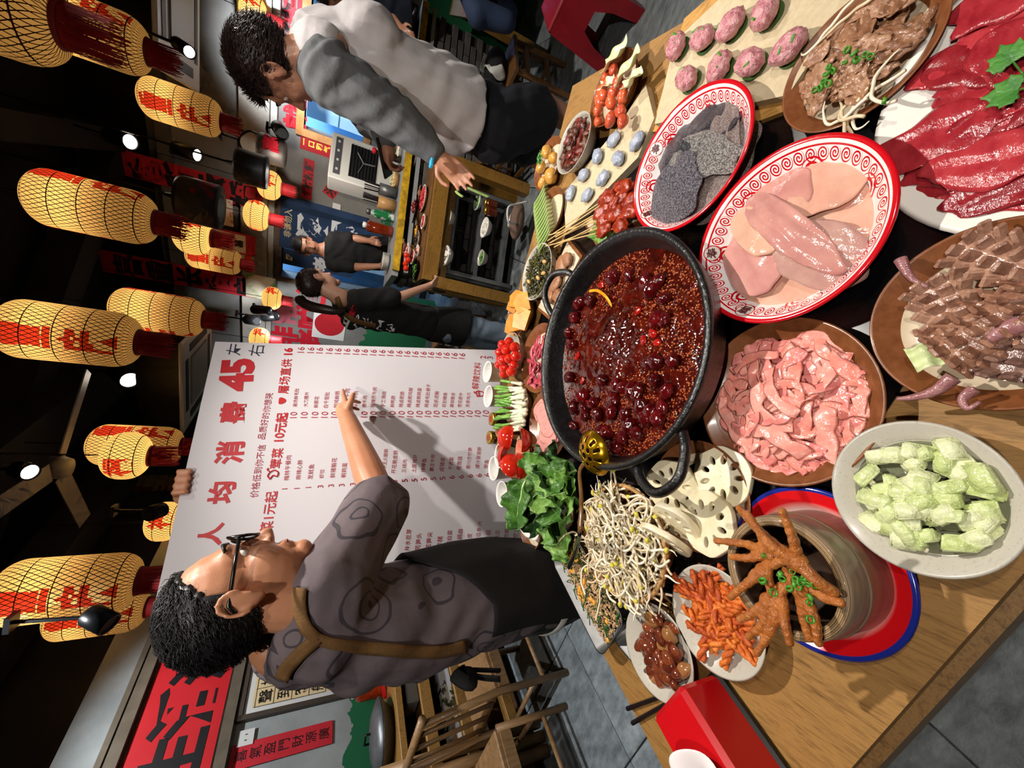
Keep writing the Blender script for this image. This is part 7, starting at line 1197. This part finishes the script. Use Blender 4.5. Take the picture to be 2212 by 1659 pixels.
for p in (q0, q1, q0 + cb_ * .24, q1 + cb_ * .19): MB().box(p + Vector((0, 0, .37)), (.09, .09, .74), rot=math.atan2(cd.y, cd.x)).obj('post', cwood, ct_)
rk = wthing('steel_rack', 'grey steel rack with shelves under the wooden counter', 'rack', (1.2, 3.25, 0)); gst = mat('grey_steel', '6e7072', '828486', 12, r=.35, met=.6)
r0, r1 = q0 + cd * .14 + cb_ * .05, q1 - cd * .12 + cb_ * .05
for p in (r0, r1, r0 + cb_ * .2, r1 + cb_ * .16): MB().box(p + Vector((0, 0, .32)), (.035, .035, .62)).obj('upright', gst, rk)
for z in (.60, .36, .12): MB().prism([(p.x, p.y) for p in (r1, r0, r0 + cb_ * .22, r1 + cb_ * .18)], z - .012, z).obj('shelf', gst if z != .36 else gst, rk); MB().bar(r0 + Vector((0, 0, z)), r1 + Vector((0, 0, z)), .012, .035).obj('shelf_lip', gst, rk)
def mini(name, label, cat, p, r, m, style='white', food=None, kind='mound', h=.03, seed=0, dk=None):
    """small dish with one kind of food"""
    t = thing(name, label, cat, p); ms = {'white': P_WHITE, 'black': blackm, 'brown': P_BROWN, 'grey': P_GREY, 'steel': steel, 'board': MATS['pale_wood']}[style]
    MB().lathe([(0, 0), (.6 * r, 0), (.96 * r, h * .8), (r, h), (.94 * r, h * .95), (.6 * r, .008), (0, .007)], 28).obj('dish', ms, t, smooth=True)
    if food is None: return t
    f = wthing('x', '', '', p); B = MB(); r_ = random.Random(seed); n = 26
    for i in range(n):
        a = r_.uniform(0, 6.3); q = r * .72 * math.sqrt(r_.random()); z = h * .6 + r * .25 * (1 - (q / r) ** 2) * r_.random()
        if kind == 'strip': hd = r_.uniform(0, 6.3); B.tube(smooth_path([(q * math.cos(a) + r * .3 * k * math.cos(hd + k * .8), q * math.sin(a) + r * .3 * k * math.sin(hd + k * .8), z + r * .08 * (k % 2)) for k in range(3)], 3), r * .05, 5)
        else: V, F = blob((r * .3, r * .22, r * .12), 1, .3, 2, i + seed); M_ = Matrix.Translation((q * math.cos(a), q * math.sin(a), z)) @ Matrix.Rotation(r_.uniform(0, 6), 4, 'Z'); B.add(V, F, 0, M_)
    bpy.data.objects.remove(f); o = B.obj('food', food, t, smooth=True); o['kind'] = 'stuff'; return t
FM = {k: mat('back_' + k, a, b, 30, r=.3, coat=.3) for k, a, b in (('red', '9a1c24', 'b8343c'), ('pink', 'c8807c', 'd89a94'), ('noodle', 'd8c890', 'e6dab0'), ('chilli', '4a0a0c', '7a1814'), ('grey', '4a4a50', '66666c'), ('tan', '9a7048', 'b48c60'), ('green', '3a6a28', '6a9a40'), ('white', 'd4d0c4', 'e0dcd2'), ('yellow', 'c88a14', 'd8a028'), ('dark', '2a1e18', '443024'))}
G = 'dishes on the back counter'
for i, (x, y, z, r, st, fd_, kd_, lab) in enumerate(((915, 365, .83, .075, 'white', 'red', 'mound', 'white plate of red sliced meat beside the grey man\'s hand'), (898, 372, .87, .07, 'board', 'tan', 'strip', 'wooden board of brown strips on the back counter'), (917, 430, .83, .11, 'white', 'red', 'mound', 'oval white plate of raw red meat on the counter edge'), (902, 420, .87, .07, 'brown', 'tan', 'strip', 'heap of tan strips behind the oval meat plate'), (890, 460, .90, .11, 'black', 'chilli', 'mound', 'black pan of dried chillies on the back counter'), (882, 362, .93, .08, 'white', 'pink', 'mound', 'pink meat slices standing behind the wooden board'), (872, 388, .96, .075, 'black', 'grey', 'mound', 'grey tripe heap near the yellow edge'), (893, 345, .93, .07, 'white', 'pink', 'strip', 'pink strips far along the back counter'), (868, 430, .97, .07, 'white', 'pink', 'strip', 'pale pink heap behind the chilli pan'), (895, 478, .87, .06, 'white', 'white', 'mound', 'white slices standing next to the pumpkin'), (897, 500, .86, .06, 'brown', 'yellow', 'mound', 'yellow pumpkin pieces on the back counter'),
    (902, 518, .84, .075, 'grey', 'dark', 'mound', 'grey bowl of dark sauce bits on the back counter'), (918, 480, .83, .06, 'white', 'red', 'mound', 'narrow plate of red slices at the counter edge'), (868, 535, .95, .07, 'brown', 'tan', 'strip', 'noodle like tan heap near the yellow edge'), (878, 545, .92, .08, 'white', 'pink', 'strip', 'pink ring shaped heap on the back counter'), (890, 555, .88, .06, 'white', 'red', 'mound', 'small heap of red bits by the scallion bowl'), (895, 582, .85, .085, 'black', 'green', 'strip', 'dark bowl of scallion stalks at the counter end'), (905, 545, .83, .06, 'white', 'pink', 'mound', 'pink shrimp heap at the counter edge'))):
    p = Pz(x, y, z); mini('counter_dish', lab, 'dish', Vector((p.x, p.y, max(.82, z - .03))), r, None, st, FM[fd_], kd_, .03, i); s_ = max(.82, z - .03)
    if s_ > .835: o = MB().lathe([(0, .82 - s_), (r * .7, .82 - s_), (r * .66, -.001), (0, -.001)], 20).obj('riser_block', dwood, None, (p.x, p.y, s_)); tag(o, 'dark riser under the ' + lab.split(' on ')[0].split(' beh')[0].split(' near')[0].split(' next')[0].split(' stan')[0], 'riser')
rt = blobm('red_tomato', (.024, .024, .022), MATS['cherry_tomato'], 2, .02, 1)
for k, (x, y) in enumerate(((878, 552), (882, 562), (876, 570), (877, 580))): tag(link('red_tomato', rt, None, Pz(x, y, .93)), 'small red tomato %s on the back counter' % ('nearest the pink heap', 'second from the pink heap', 'beside the steel cleaver', 'at the counter end')[k], 'tomato', 'tomatoes on the back counter')
# things on the rack
for x, y, z, r, st, fd_, lab in ((980, 475, .605, .09, 'grey', None, 'grey bowl on the top rack shelf'), (975, 555, .605, .1, 'white', 'white', 'white tray with a crumpled bag on the rack'), (968, 515, .605, .07, 'white', 'white', 'crumpled white paper plate on the rack'), (1058, 495, .365, .1, 'white', 'white', 'plate of white slices on the middle rack shelf'), (1050, 560, .365, .08, 'grey', 'green', 'bowl of chopped greens on the middle rack shelf'), (1040, 440, .365, .09, 'white', 'green', 'plate of dark leafy greens on the rack'), (1115, 480, .125, .08, 'grey', 'dark', 'dark bowl on the lowest rack shelf')):
    p = Pz(x, y, z); p.y = min(p.y, 3.17 if z > .2 else 3.2); mini('rack_dish', lab, 'dish', p, r * .8, None, st, FM.get(fd_), 'mound', .05, int(x))
for k, (x, y) in enumerate(((968, 425), (978, 432))):
    t = thing('white_box', ('square white lidded tub at the end of the rack shelf', 'second white tub leaning on the first')[k], 'tub', Pz(x, y, .605), (0, 0, .1)); MB().box((0, 0, .06), (.13, .11, .12), bev=.012).obj('body', cupw, t); MB().box((0, 0, .125), (.14, .12, .015), bev=.005).obj('lid', cupw, t)
for k, (x, y) in enumerate(((1072, 445), (1072, 462))): t = thing('sauce_jar', ('brown sauce jar on the middle rack shelf beside the leafy greens', 'second brown sauce jar on the middle rack shelf')[k], 'jar', Pz(x, y, .365)); MB().lathe([(0, 0), (.03, 0), (.032, .01), (.032, .07), (.025, .085), (0, .085)], 20).obj('glass', mat('sauce_brown', '4a1c0c', '6a2c14', 20, r=.1, coat=.5), t, smooth=True); MB().lathe([(0, .1), (.027, .1), (.028, .085), (0, .085)], 20).obj('lid', lidm, t, smooth=True)
o = MB().tube([(0, .09 * math.cos(a), .09 * math.sin(a)) for a in [2 * pi * k / 30 for k in range(31)]], .008, 8, cap=False).obj('wooden_hoop', lwood, None, Pz(1010, 520, .36) + Vector((0, 0, .1)), (0, 0, .4), smooth=True); tag(o, 'round wooden hoop leaning inside the steel rack', 'hoop')
t = thing('cloth_bag', 'brown cloth bag with a looped rope on the lowest rack shelf', 'bag', Pz(1130, 480, .125)); MB().ell((0, 0, .055), (.16, .07, .055), 18).obj('bag', mat('bag_cloth', '6a5448', '7c6456', 8, r=.9, bump=.3), t, smooth=True); MB().tube(smooth_path([(-.06, -.06, .09), (-.08, -.1, .17), (.02, -.11, .19), (.08, -.09, .11), (.12, -.1, .03)], 6), .008, 7).obj('rope', cupw, t, smooth=True)
lk = mat('leek_green', '9cc060', 'b8d080', 14, r=.5)
for k, (a, b) in enumerate((((985, 412), (1000, 425)), ((1010, 405), (1055, 425)), ((938, 565), (950, 575)))): p, q = Pz(*a, .66), Pz(*b, .62); tag(MB().tube(smooth_path([Vector(), (q - p) * .5 + Vector((0, 0, .015)), q - p], 4), (.012, .003), 6).obj('leek_leaf', lk, None, p, smooth=True), ('short pale leek leaf on the rack post', 'long pale leek leaf lying along the rack side', 'pale leek tip at the counter corner near the woman')[k], 'leaf')
# bottles and holders on the bar ledge
KZ = 1.012
def bar_at(x, y):
    d = ray(x, y); o = Vector((0, 0, CZ)); p0 = K1 - kn * .2; p = o + d * ((p0 - o).dot(kn) / d.dot(kn)); return Vector((p.x, p.y, KZ))
def bottle(name, label, p, prof, m, capm=None, capz=None):
    t = thing(name, label, 'bottle', p); MB().lathe(prof, 24).obj('body', m, t, smooth=True)
    if capm: MB().lathe([(0, capz), (.024, capz), (.024, capz + .03), (0, capz + .035)], 18).obj('cap', capm, t, smooth=True)
bottle('sauce_bottle', 'tall amber sauce jar with a white lid on the bar', bar_at(822, 495), [(0, 0), (.045, 0), (.047, .01), (.047, .2), (.035, .215), (0, .215)], mat('amber', '5a1a08', '7a2a10', 14, r=.08, coat=.5), cupw, .215); bottle('green_bottle', 'white and green bottle with a silver top on the bar', bar_at(815, 462), [(0, 0), (.032, 0), (.034, .01), (.034, .16), (.02, .19), (.018, .21), (0, .21)], mat('bottle_green', '1c6a3c', 'c8ccc8', 5, r=.2, lo=.48, hi=.52), steel, .2); bottle('oil_bottle', 'dark oil bottle further along the bar', bar_at(822, 330), [(0, 0), (.03, 0), (.032, .01), (.032, .14), (.014, .18), (.012, .22), (0, .22)], jg, redpaper, .21)
for k, (x, y, m_, lab) in enumerate(((815, 435, lwood, 'wooden chopstick holder on the bar'), (822, 408, steel, 'steel chopstick holder on the bar'))):
    t = thing('chopstick_holder', lab, 'holder', bar_at(x, y)); MB().lathe([(0, 0), (.05, 0), (.05, .15), (.044, .15), (.043, .01), (0, .01)], 24).obj('cup', m_, t, smooth=True); hp = bar_at(x, y)
    for i in range(14): a, rr = rd.uniform(0, 6.3), .03 * rd.random(); tag(MB().tube([(rr * math.cos(a), rr * math.sin(a), .012), (rr * 1.7 * math.cos(a), rr * 1.7 * math.sin(a), .27)], .0035, 5).obj('dark_chopstick', chop, None, hp), 'dark chopstick standing in the %s' % lab.replace(' on the bar', ''), 'chopstick', 'chopsticks in the ' + lab.split()[0] + ' holder')
t = thing('noodle_basket', 'small basket of pale noodles on the bar', 'basket', bar_at(838, 385)); MB().lathe([(0, 0), (.06, 0), (.08, .04), (.075, .045), (.055, .01), (0, .01)], 24).obj('tray', lwood, t, smooth=True); B = MB()
for i in range(70): a, rr = rd.uniform(0, 6.3), .06 * math.sqrt(rd.random()); B.tube(smooth_path([(rr * math.cos(a) + .025 * math.cos(k * 1.4 + i), rr * math.sin(a) + .025 * math.sin(k * 1.4 + i), .03 + .05 * rd.random() * (1 - rr / .08)) for k in range(4)], 3), .0028, 5)
B.obj('noodles', FM['noodle'], t, smooth=True)['kind'] = 'stuff'
for k in range(5): tag(MB().lathe([(0, 0), (.05, 0), (.075, .012), (.078, .014), (.05, .006), (0, .005)], 28).obj('stacked_plate', P_WHITE, None, bar_at(832, 565) + Vector((0, 0, k * .011)), smooth=True), 'small white plate in the stack on the bar, %s' % ('lowest', 'second from below', 'middle one', 'second from the top', 'topmost')[k], 'plate', 'stack of white plates')
p = bar_at(852, 62); mini('meat_tray', 'tray of pale pink meat on the bar behind the man in grey', 'tray', p, .16, None, 'brown', FM['pink'], 'strip', .04, 3)
for k, (x, y, m_) in enumerate(((830, 300, redpaper), (838, 318, FM['noodle']), (842, 285, FM['pink']))): mini('bar_dish', ('red bowl on the bar beside the grey man', 'dish of pale shreds on the bar', 'dish of pink slices on the bar near the device')[k], 'dish', bar_at(x, y), .07, None, 'white', m_, 'strip', .04, k)
# black signboard on the bar at the frame edge
sg_ = wthing('black_signboard', 'black board with white brush characters standing behind the man in grey', 'sign', bar_at(800, 30)); c = bar_at(800, 22) + Vector((0, 0, .16)); MB().box(c, (.5, .03, .32), rot=ka).obj('panel', black, sg_); lettering('lettering', '非烫', .13, whiteink, sg_, c + kn * .017 + Vector((0, 0, .04)), kd if kd.x > 0 else -kd, (0, 0, 1), .04)
# ---------------------------------------------------------------- white fan cooler below the hatch
t = wthing('fan_cooler', 'white boxy cooler with a black fan grille against the back wall', 'cooler', PY(795, 335, 4.3).xy.to_3d()); a, b = PY(722, 283, 4.3), PY(722, 384, 4.3); ex = (b - a); ex.z = 0; W_ = ex.length; ex.normalize(); n = Vector((ex.y, -ex.x, 0)); n = n if n.y < 0 else -n; cc_ = (a + b) / 2 - n * .16; ra = math.atan2(ex.y, ex.x); whc = mat('cooler_white', 'c6c4be', r=.4)
MB().box(Vector((cc_.x, cc_.y, .80)), (W_, .32, 1.58), rot=ra, bev=.012).obj('cabinet', whc, t); f0 = Vector((cc_.x, cc_.y, 0)) + n * .162; MB().box(f0 + Vector((0, 0, 1.52)), (W_ * .8, .006, .06), rot=ra).obj('control_strip', mat('panel_grey', '4a4a4e', r=.4), t)
for k in range(4): MB().lathe([(0, 0), (.012, 0), (.012, .006), (0, .006)], 14, mtx=Matrix.Translation(f0 + ex * (-.14 + .09 * k) + Vector((0, 0, 1.52)) + n * .004) @ Matrix((ex, Vector((0, 0, 1)), n)).transposed().to_4x4()).obj('button', white_pl, t)
MB().box(f0 + Vector((0, 0, 1.28)), (W_ * .72, .004, .26), rot=ra).obj('fan_opening', black, t)
for k in range(9): MB().bar(f0 + ex * (-W_ * .36) + n * .008 + Vector((0, 0, 1.16 + .03 * k)), f0 + ex * (W_ * .36) + n * .008 + Vector((0, 0, 1.16 + .03 * k)), .006, .004).obj('grille_bar', blackm, t)
for k in range(3): a = k * 2.1 + .4; MB().bar(f0 + Vector((0, 0, 1.28)) + n * .004, f0 + Vector((0, 0, 1.28)) + n * .004 + (ex * math.cos(a) + Vector((0, 0, math.sin(a)))) * .11, .004, .04, up=n).obj('fan_blade', greyf, t)
# curtain in the doorway
ps = poster('door_curtain', 'navy curtain with white brush characters hanging in the doorway', 'curtain', (700, 500), .62, .92, bw, mat('navy_cloth', '22385a', '2a4468', 5, r=.85), off=.02, th=.01); t, c, ex, up, n = ps
q = bw(650, 485); lettering('lettering', '非请勿入', .085, FM['noodle'], t, c + up * .38 + ex * .0, ex, up, .02); lettering('lettering', '烫', .34, whiteink, t, c + up * .12 + ex * .02, ex, up, .05, warp=.02); lettering('lettering', '锅', .30, whiteink, t, c - up * .22 + ex * .04, ex, up, .05, warp=.02)
ps = poster('door_curtain', 'second navy curtain panel behind the cook', 'curtain', (690, 568), .2, .8, bw, MATS['navy_cloth'], off=.02, th=.01); t, c, ex, up, n = ps; lettering('lettering', '厨', .08, FM['noodle'], t, c + up * .33, ex, up, .02); lettering('lettering', '老', .18, whiteink, t, c - up * .02, ex, up, .05, warp=.02)
# ---------------------------------------------------------------- stools, chairs, tables
def stool(label, c, rz, w_, d_, h, m, rung=True, name='wooden_stool', th=.035):
    t = thing(name, label, 'stool', (c[0], c[1], 0), (0, 0, rz)); MB().box((0, 0, h - .015), (w_, d_, .03), bev=.004).obj('seat', m, t)
    for a in (-1, 1):
        for b in (-1, 1): MB().bar((a * (w_ / 2 - .03), b * (d_ / 2 - .03), h - .03), (a * (w_ / 2 - .01), b * (d_ / 2 - .01), 0), th, th).obj('leg', m, t)
    for z in ((.12, .3) if rung else ()):
        for a in (-1, 1): MB().bar((a * (w_ / 2 - .018), -d_ / 2 + .02, z), (a * (w_ / 2 - .018), d_ / 2 - .02, z), .02, .03).obj('rung', m, t); MB().bar((-w_ / 2 + .02, a * (d_ / 2 - .018), z + .05), (w_ / 2 - .02, a * (d_ / 2 - .018), z + .05), .02, .03).obj('rung', m, t)
    return t
stool('brown wooden stool holding the black and white cloth by the grey man', (2.32, 2.72), .35, .36, .3, .46, dwood); stool('brown wooden stool in front of the counter beside the woman', (.45, 3.78), .2, .34, .3, .46, cwood); stool('dark wooden stool under the counter beside the grey man\'s shorts', (1.95, 3.0), .1, .34, .3, .46, dwood)
t = thing('cloth_bundle', 'black cloth with white scalloped trim lying on the wooden stool', 'cloth', (2.32, 2.74, .478), (0, 0, .3)); MB().ell((0, 0, .06), (.15, .11, .075), 18).obj('cloth', mat('cloth_black', '0a0a0b', r=.85), t, smooth=True)
for k in range(6): V, F = sheet(10, 8, lambda s, q: (.07 * disk_map(s, q)[0], .05 * disk_map(s, q)[1], .02 * math.cos(3 * s) + .015 * q), .004); link('trim', mesh('trim', V, F, MATS['white_cotton']), t, (-.11 + .05 * k, -.06 + .035 * k, .07 + .03 * math.sin(k * 1.3)), (.9, .3 * k - .8, k * .5))
# red plastic stool
rp = mat('red_stool_plastic', '8a1420', 'a01c28', 6, r=.35); t = thing('plastic_stool', 'dark red plastic stool beside the far table corner', 'stool', (2.32, 2.02, 0), (0, 0, .5)); MB().box((0, 0, .445), (.3, .3, .03), bev=.01).obj('seat', rp, t)
for k in range(4):
    R_ = Matrix.Rotation(k * pi / 2, 3, 'Z'); V = [(-.15, -.15, .44), (.15, -.15, .44), (.185, -.185, 0), (.115, -.183, 0), (.09, -.175, .16), (.05, -.168, .26), (-.05, -.168, .26), (-.09, -.175, .16), (-.115, -.183, 0), (-.185, -.185, 0)]; V = [R_ @ Vector(v) for v in V]; nn = R_ @ Vector((0, 1, 0)); MB().add(V + [v + nn * .012 for v in V], [(0, 9, 8, 7), (0, 7, 6), (0, 6, 5, 1), (1, 5, 4), (1, 4, 3, 2), (10, 17, 18, 19), (10, 16, 17), (11, 15, 16, 10), (11, 14, 15), (11, 12, 13, 14), (8, 18, 17, 7), (7, 17, 16, 6), (6, 16, 15, 5), (5, 15, 14, 4), (4, 14, 13, 3), (2, 12, 11, 1), (9, 0, 10, 19), (9, 19, 18, 8), (2, 3, 13, 12)]).obj('side_panel', rp, t)
# table of the diners at the frame edge
t = wthing('side_table', 'brown wooden table at the frame edge beyond the grey man', 'table', (3.3, 2.9, 0)); a, b = Pz(925, 60, .75), Pz(960, -60, .75); MB().prism([(v.x, v.y) for v in (Vector((2.75, 2.95)), Vector((3.3, 2.5)), Vector((3.9, 3.1)), Vector((3.3, 3.6)))], .71, .75).obj('top', cwood, t)
for x, y in ((2.82, 2.98), (3.28, 2.58), (3.8, 3.1), (3.3, 3.5)): MB().box((x, y, .355), (.07, .07, .71)).obj('leg', cwood, t)
# left side: bamboo chairs and a long wooden sideboard
def chair(label, c, rz, m):
    t = thing('bamboo_chair', label, 'chair', (c[0], c[1], 0), (0, 0, rz)); w_, d_ = .42, .42; MB().box((0, 0, .44), (w_, d_, .03), bev=.006).obj('seat', m, t)
    for a in (-1, 1):
        MB().tube([(a * w_ / 2, -d_ / 2, 0), (a * w_ / 2, -d_ / 2, .44)], .018, 10).obj('leg', m, t, smooth=True); MB().tube([(a * w_ / 2, d_ / 2, 0), (a * w_ / 2, d_ / 2, .44), (a * w_ / 2 * .96, d_ / 2 + .05, .86)], .018, 10).obj('back_post', m, t, smooth=True)
        MB().tube([(a * w_ / 2, -d_ / 2, .16), (a * w_ / 2, d_ / 2, .16)], .013, 8).obj('rung', m, t, smooth=True); MB().tube([(-w_ / 2, a * d_ / 2, .22), (w_ / 2, a * d_ / 2, .22)], .013, 8).obj('rung', m, t, smooth=True); MB().bar((a * w_ / 2, -d_ / 2 + .02, .40), (a * w_ / 2, d_ / 2 - .02, .40), .02, .06).obj('seat_rail', m, t)
    MB().tube([(-w_ / 2 - .05, d_ / 2 + .05, .86), (w_ / 2 + .05, d_ / 2 + .05, .86)], .019, 10).obj('top_rail', m, t, smooth=True); MB().bar((-w_ / 2, -d_ / 2, .40), (w_ / 2, -d_ / 2, .40), .02, .06).obj('front_rail', m, t)
    for k in range(3): MB().tube([(-.12 + .12 * k, d_ / 2 + .005, .45), (-.115 + .115 * k, d_ / 2 + .048, .86)], .011, 8).obj('slat', m, t, smooth=True)
chw = mat('chair_wood', '7a5a38', '94704a', 8, r=.45, coat=.1, stretch=(8, 8, 1)); chair('light wooden chair with round rails right behind the man with glasses', (-1.72, 2.02), 2.75, chw); chair('light wooden chair at the frame edge behind the first one', (-2.06, 1.62), 2.7, chw)
sb = wthing('sideboard', 'long wooden sideboard with an open shelf along the left wall', 'sideboard', Lw0 - dl * .4 + nl * .3); so = Lw0 + nl * .05; ex = dl
def sbx(n, s0, s1, d0, d1, z0, z1, m, par=sb): p = so + ex * (s0 + s1) / 2 + nl * (d0 + d1) / 2; return MB().box(Vector((p.x, p.y, (z0 + z1) / 2)), (s1 - s0, d1 - d0, z1 - z0), rot=math.atan2(dl.y, dl.x), bev=.003).obj(n, m, par)
sbw = wood_mat('sideboard_wood', '5a3e1c', '8a6430', (2, 8, 8), -.4, .4, .2); sbx('top', -1.6, 1.1, 0, .5, .78, .82, sbw); sbx('back_panel', -1.6, 1.1, 0, .02, .05, .78, dwood)
for s in (-1.6, -.75, .1, 1.06): sbx('divider', s, s + .04, 0, .48, 0, .78, sbw)
for z in (.62, .40, .1): sbx('shelf', -1.6, 1.1, .02, .48, z, z + .035, sbw); sbx('front_rail', -1.6, 1.1, .47, .5, z - .02, z + .05, sbw)
gl_ = mat('clear_glass', 'c8ccd0', r=.05, trans=.6, ior=1.3)
for k, (x, y, z, lab) in enumerate(((905, 1500, .66, 'small clear box on the sideboard shelf'), (950, 1460, .44, 'white ceramic tray with dark branch pattern on the lower shelf'), (955, 1545, .44, 'clear tray of dried herbs on the lower shelf'), (960, 1610, .44, 'small white dish box at the end of the lower shelf'))):
    p = Ppl(x, y, so + nl * .36, nl); o = MB().box((0, 0, .04), (.26 if k in (1, 2) else .14, .16, .08), bev=.008).obj('shelf_box', (gl_, mat('branch_ceramic', 'b8bcc4', '1c1c20', 16, r=.2, lo=.58, hi=.62), mat('herb_box', 'b8b8b0', '3a3a22', 30, r=.2, lo=.5, hi=.56), cupw)[k], None, (p.x, p.y, (z if k == 0 else .436)), (0, 0, math.atan2(dl.y, dl.x))); tag(o, lab, 'box')
p = Ppl(838, 1585, so + nl * .28, nl); t = thing('steel_basin', 'shiny steel basin with a lid on the sideboard', 'basin', (p.x, p.y, .82)); MB().lathe([(0, 0), (.13, 0), (.19, .07), (.195, .075), (.185, .072), (.12, .012), (0, .012)], 40).obj('bowl', steel, t, smooth=True); MB().lathe([(.188, .076), (.19, .08), (.12, .11), (.02, .125), (0, .125)], 40).obj('lid', steel, t, smooth=True); MB().tube([(-.03, 0, .12), (-.03, 0, .15), (.03, 0, .15), (.03, 0, .12)], .007, 7).obj('knob', blackm, t, smooth=True)
p = Ppl(800, 1492, so + nl * .2, nl); bottle('sauce_jar', 'clear jar of red sauce on the sideboard by the framed poem', Vector((p.x, p.y, .82)), [(0, 0), (.05, 0), (.052, .01), (.052, .16), (.04, .18), (0, .18)], mat('red_sauce', '8a2408', 'a83a14', 14, r=.1, coat=.5), cupw, .18)
o = MB().bar((-.14, 0, 0), (.14, 0, .06), .03, .02).obj('red_tongs', redpl, None, Vector((p.x + .12, p.y - .02, .83)), (0, 0, .6)); tag(o, 'red plastic tongs lying on the sideboard behind the chair', 'tongs')
for k in range(3): o = MB().tube([(0, 0, 0), (0, 0, .95)], .03, 12).obj('bamboo_pole', chw, None, Lw0 - dl * (.75 + .07 * k) + nl * .62, smooth=True); tag(o, ('bamboo pole leaning space by the sideboard, nearest the chair', 'middle bamboo pole by the sideboard', 'bamboo pole nearest the frame edge')[k], 'bamboo pole', 'bamboo poles')
bpy.data.objects.remove(_to); bpy.data.curves.remove(_tc); bpy.data.scenes.remove(SCR)
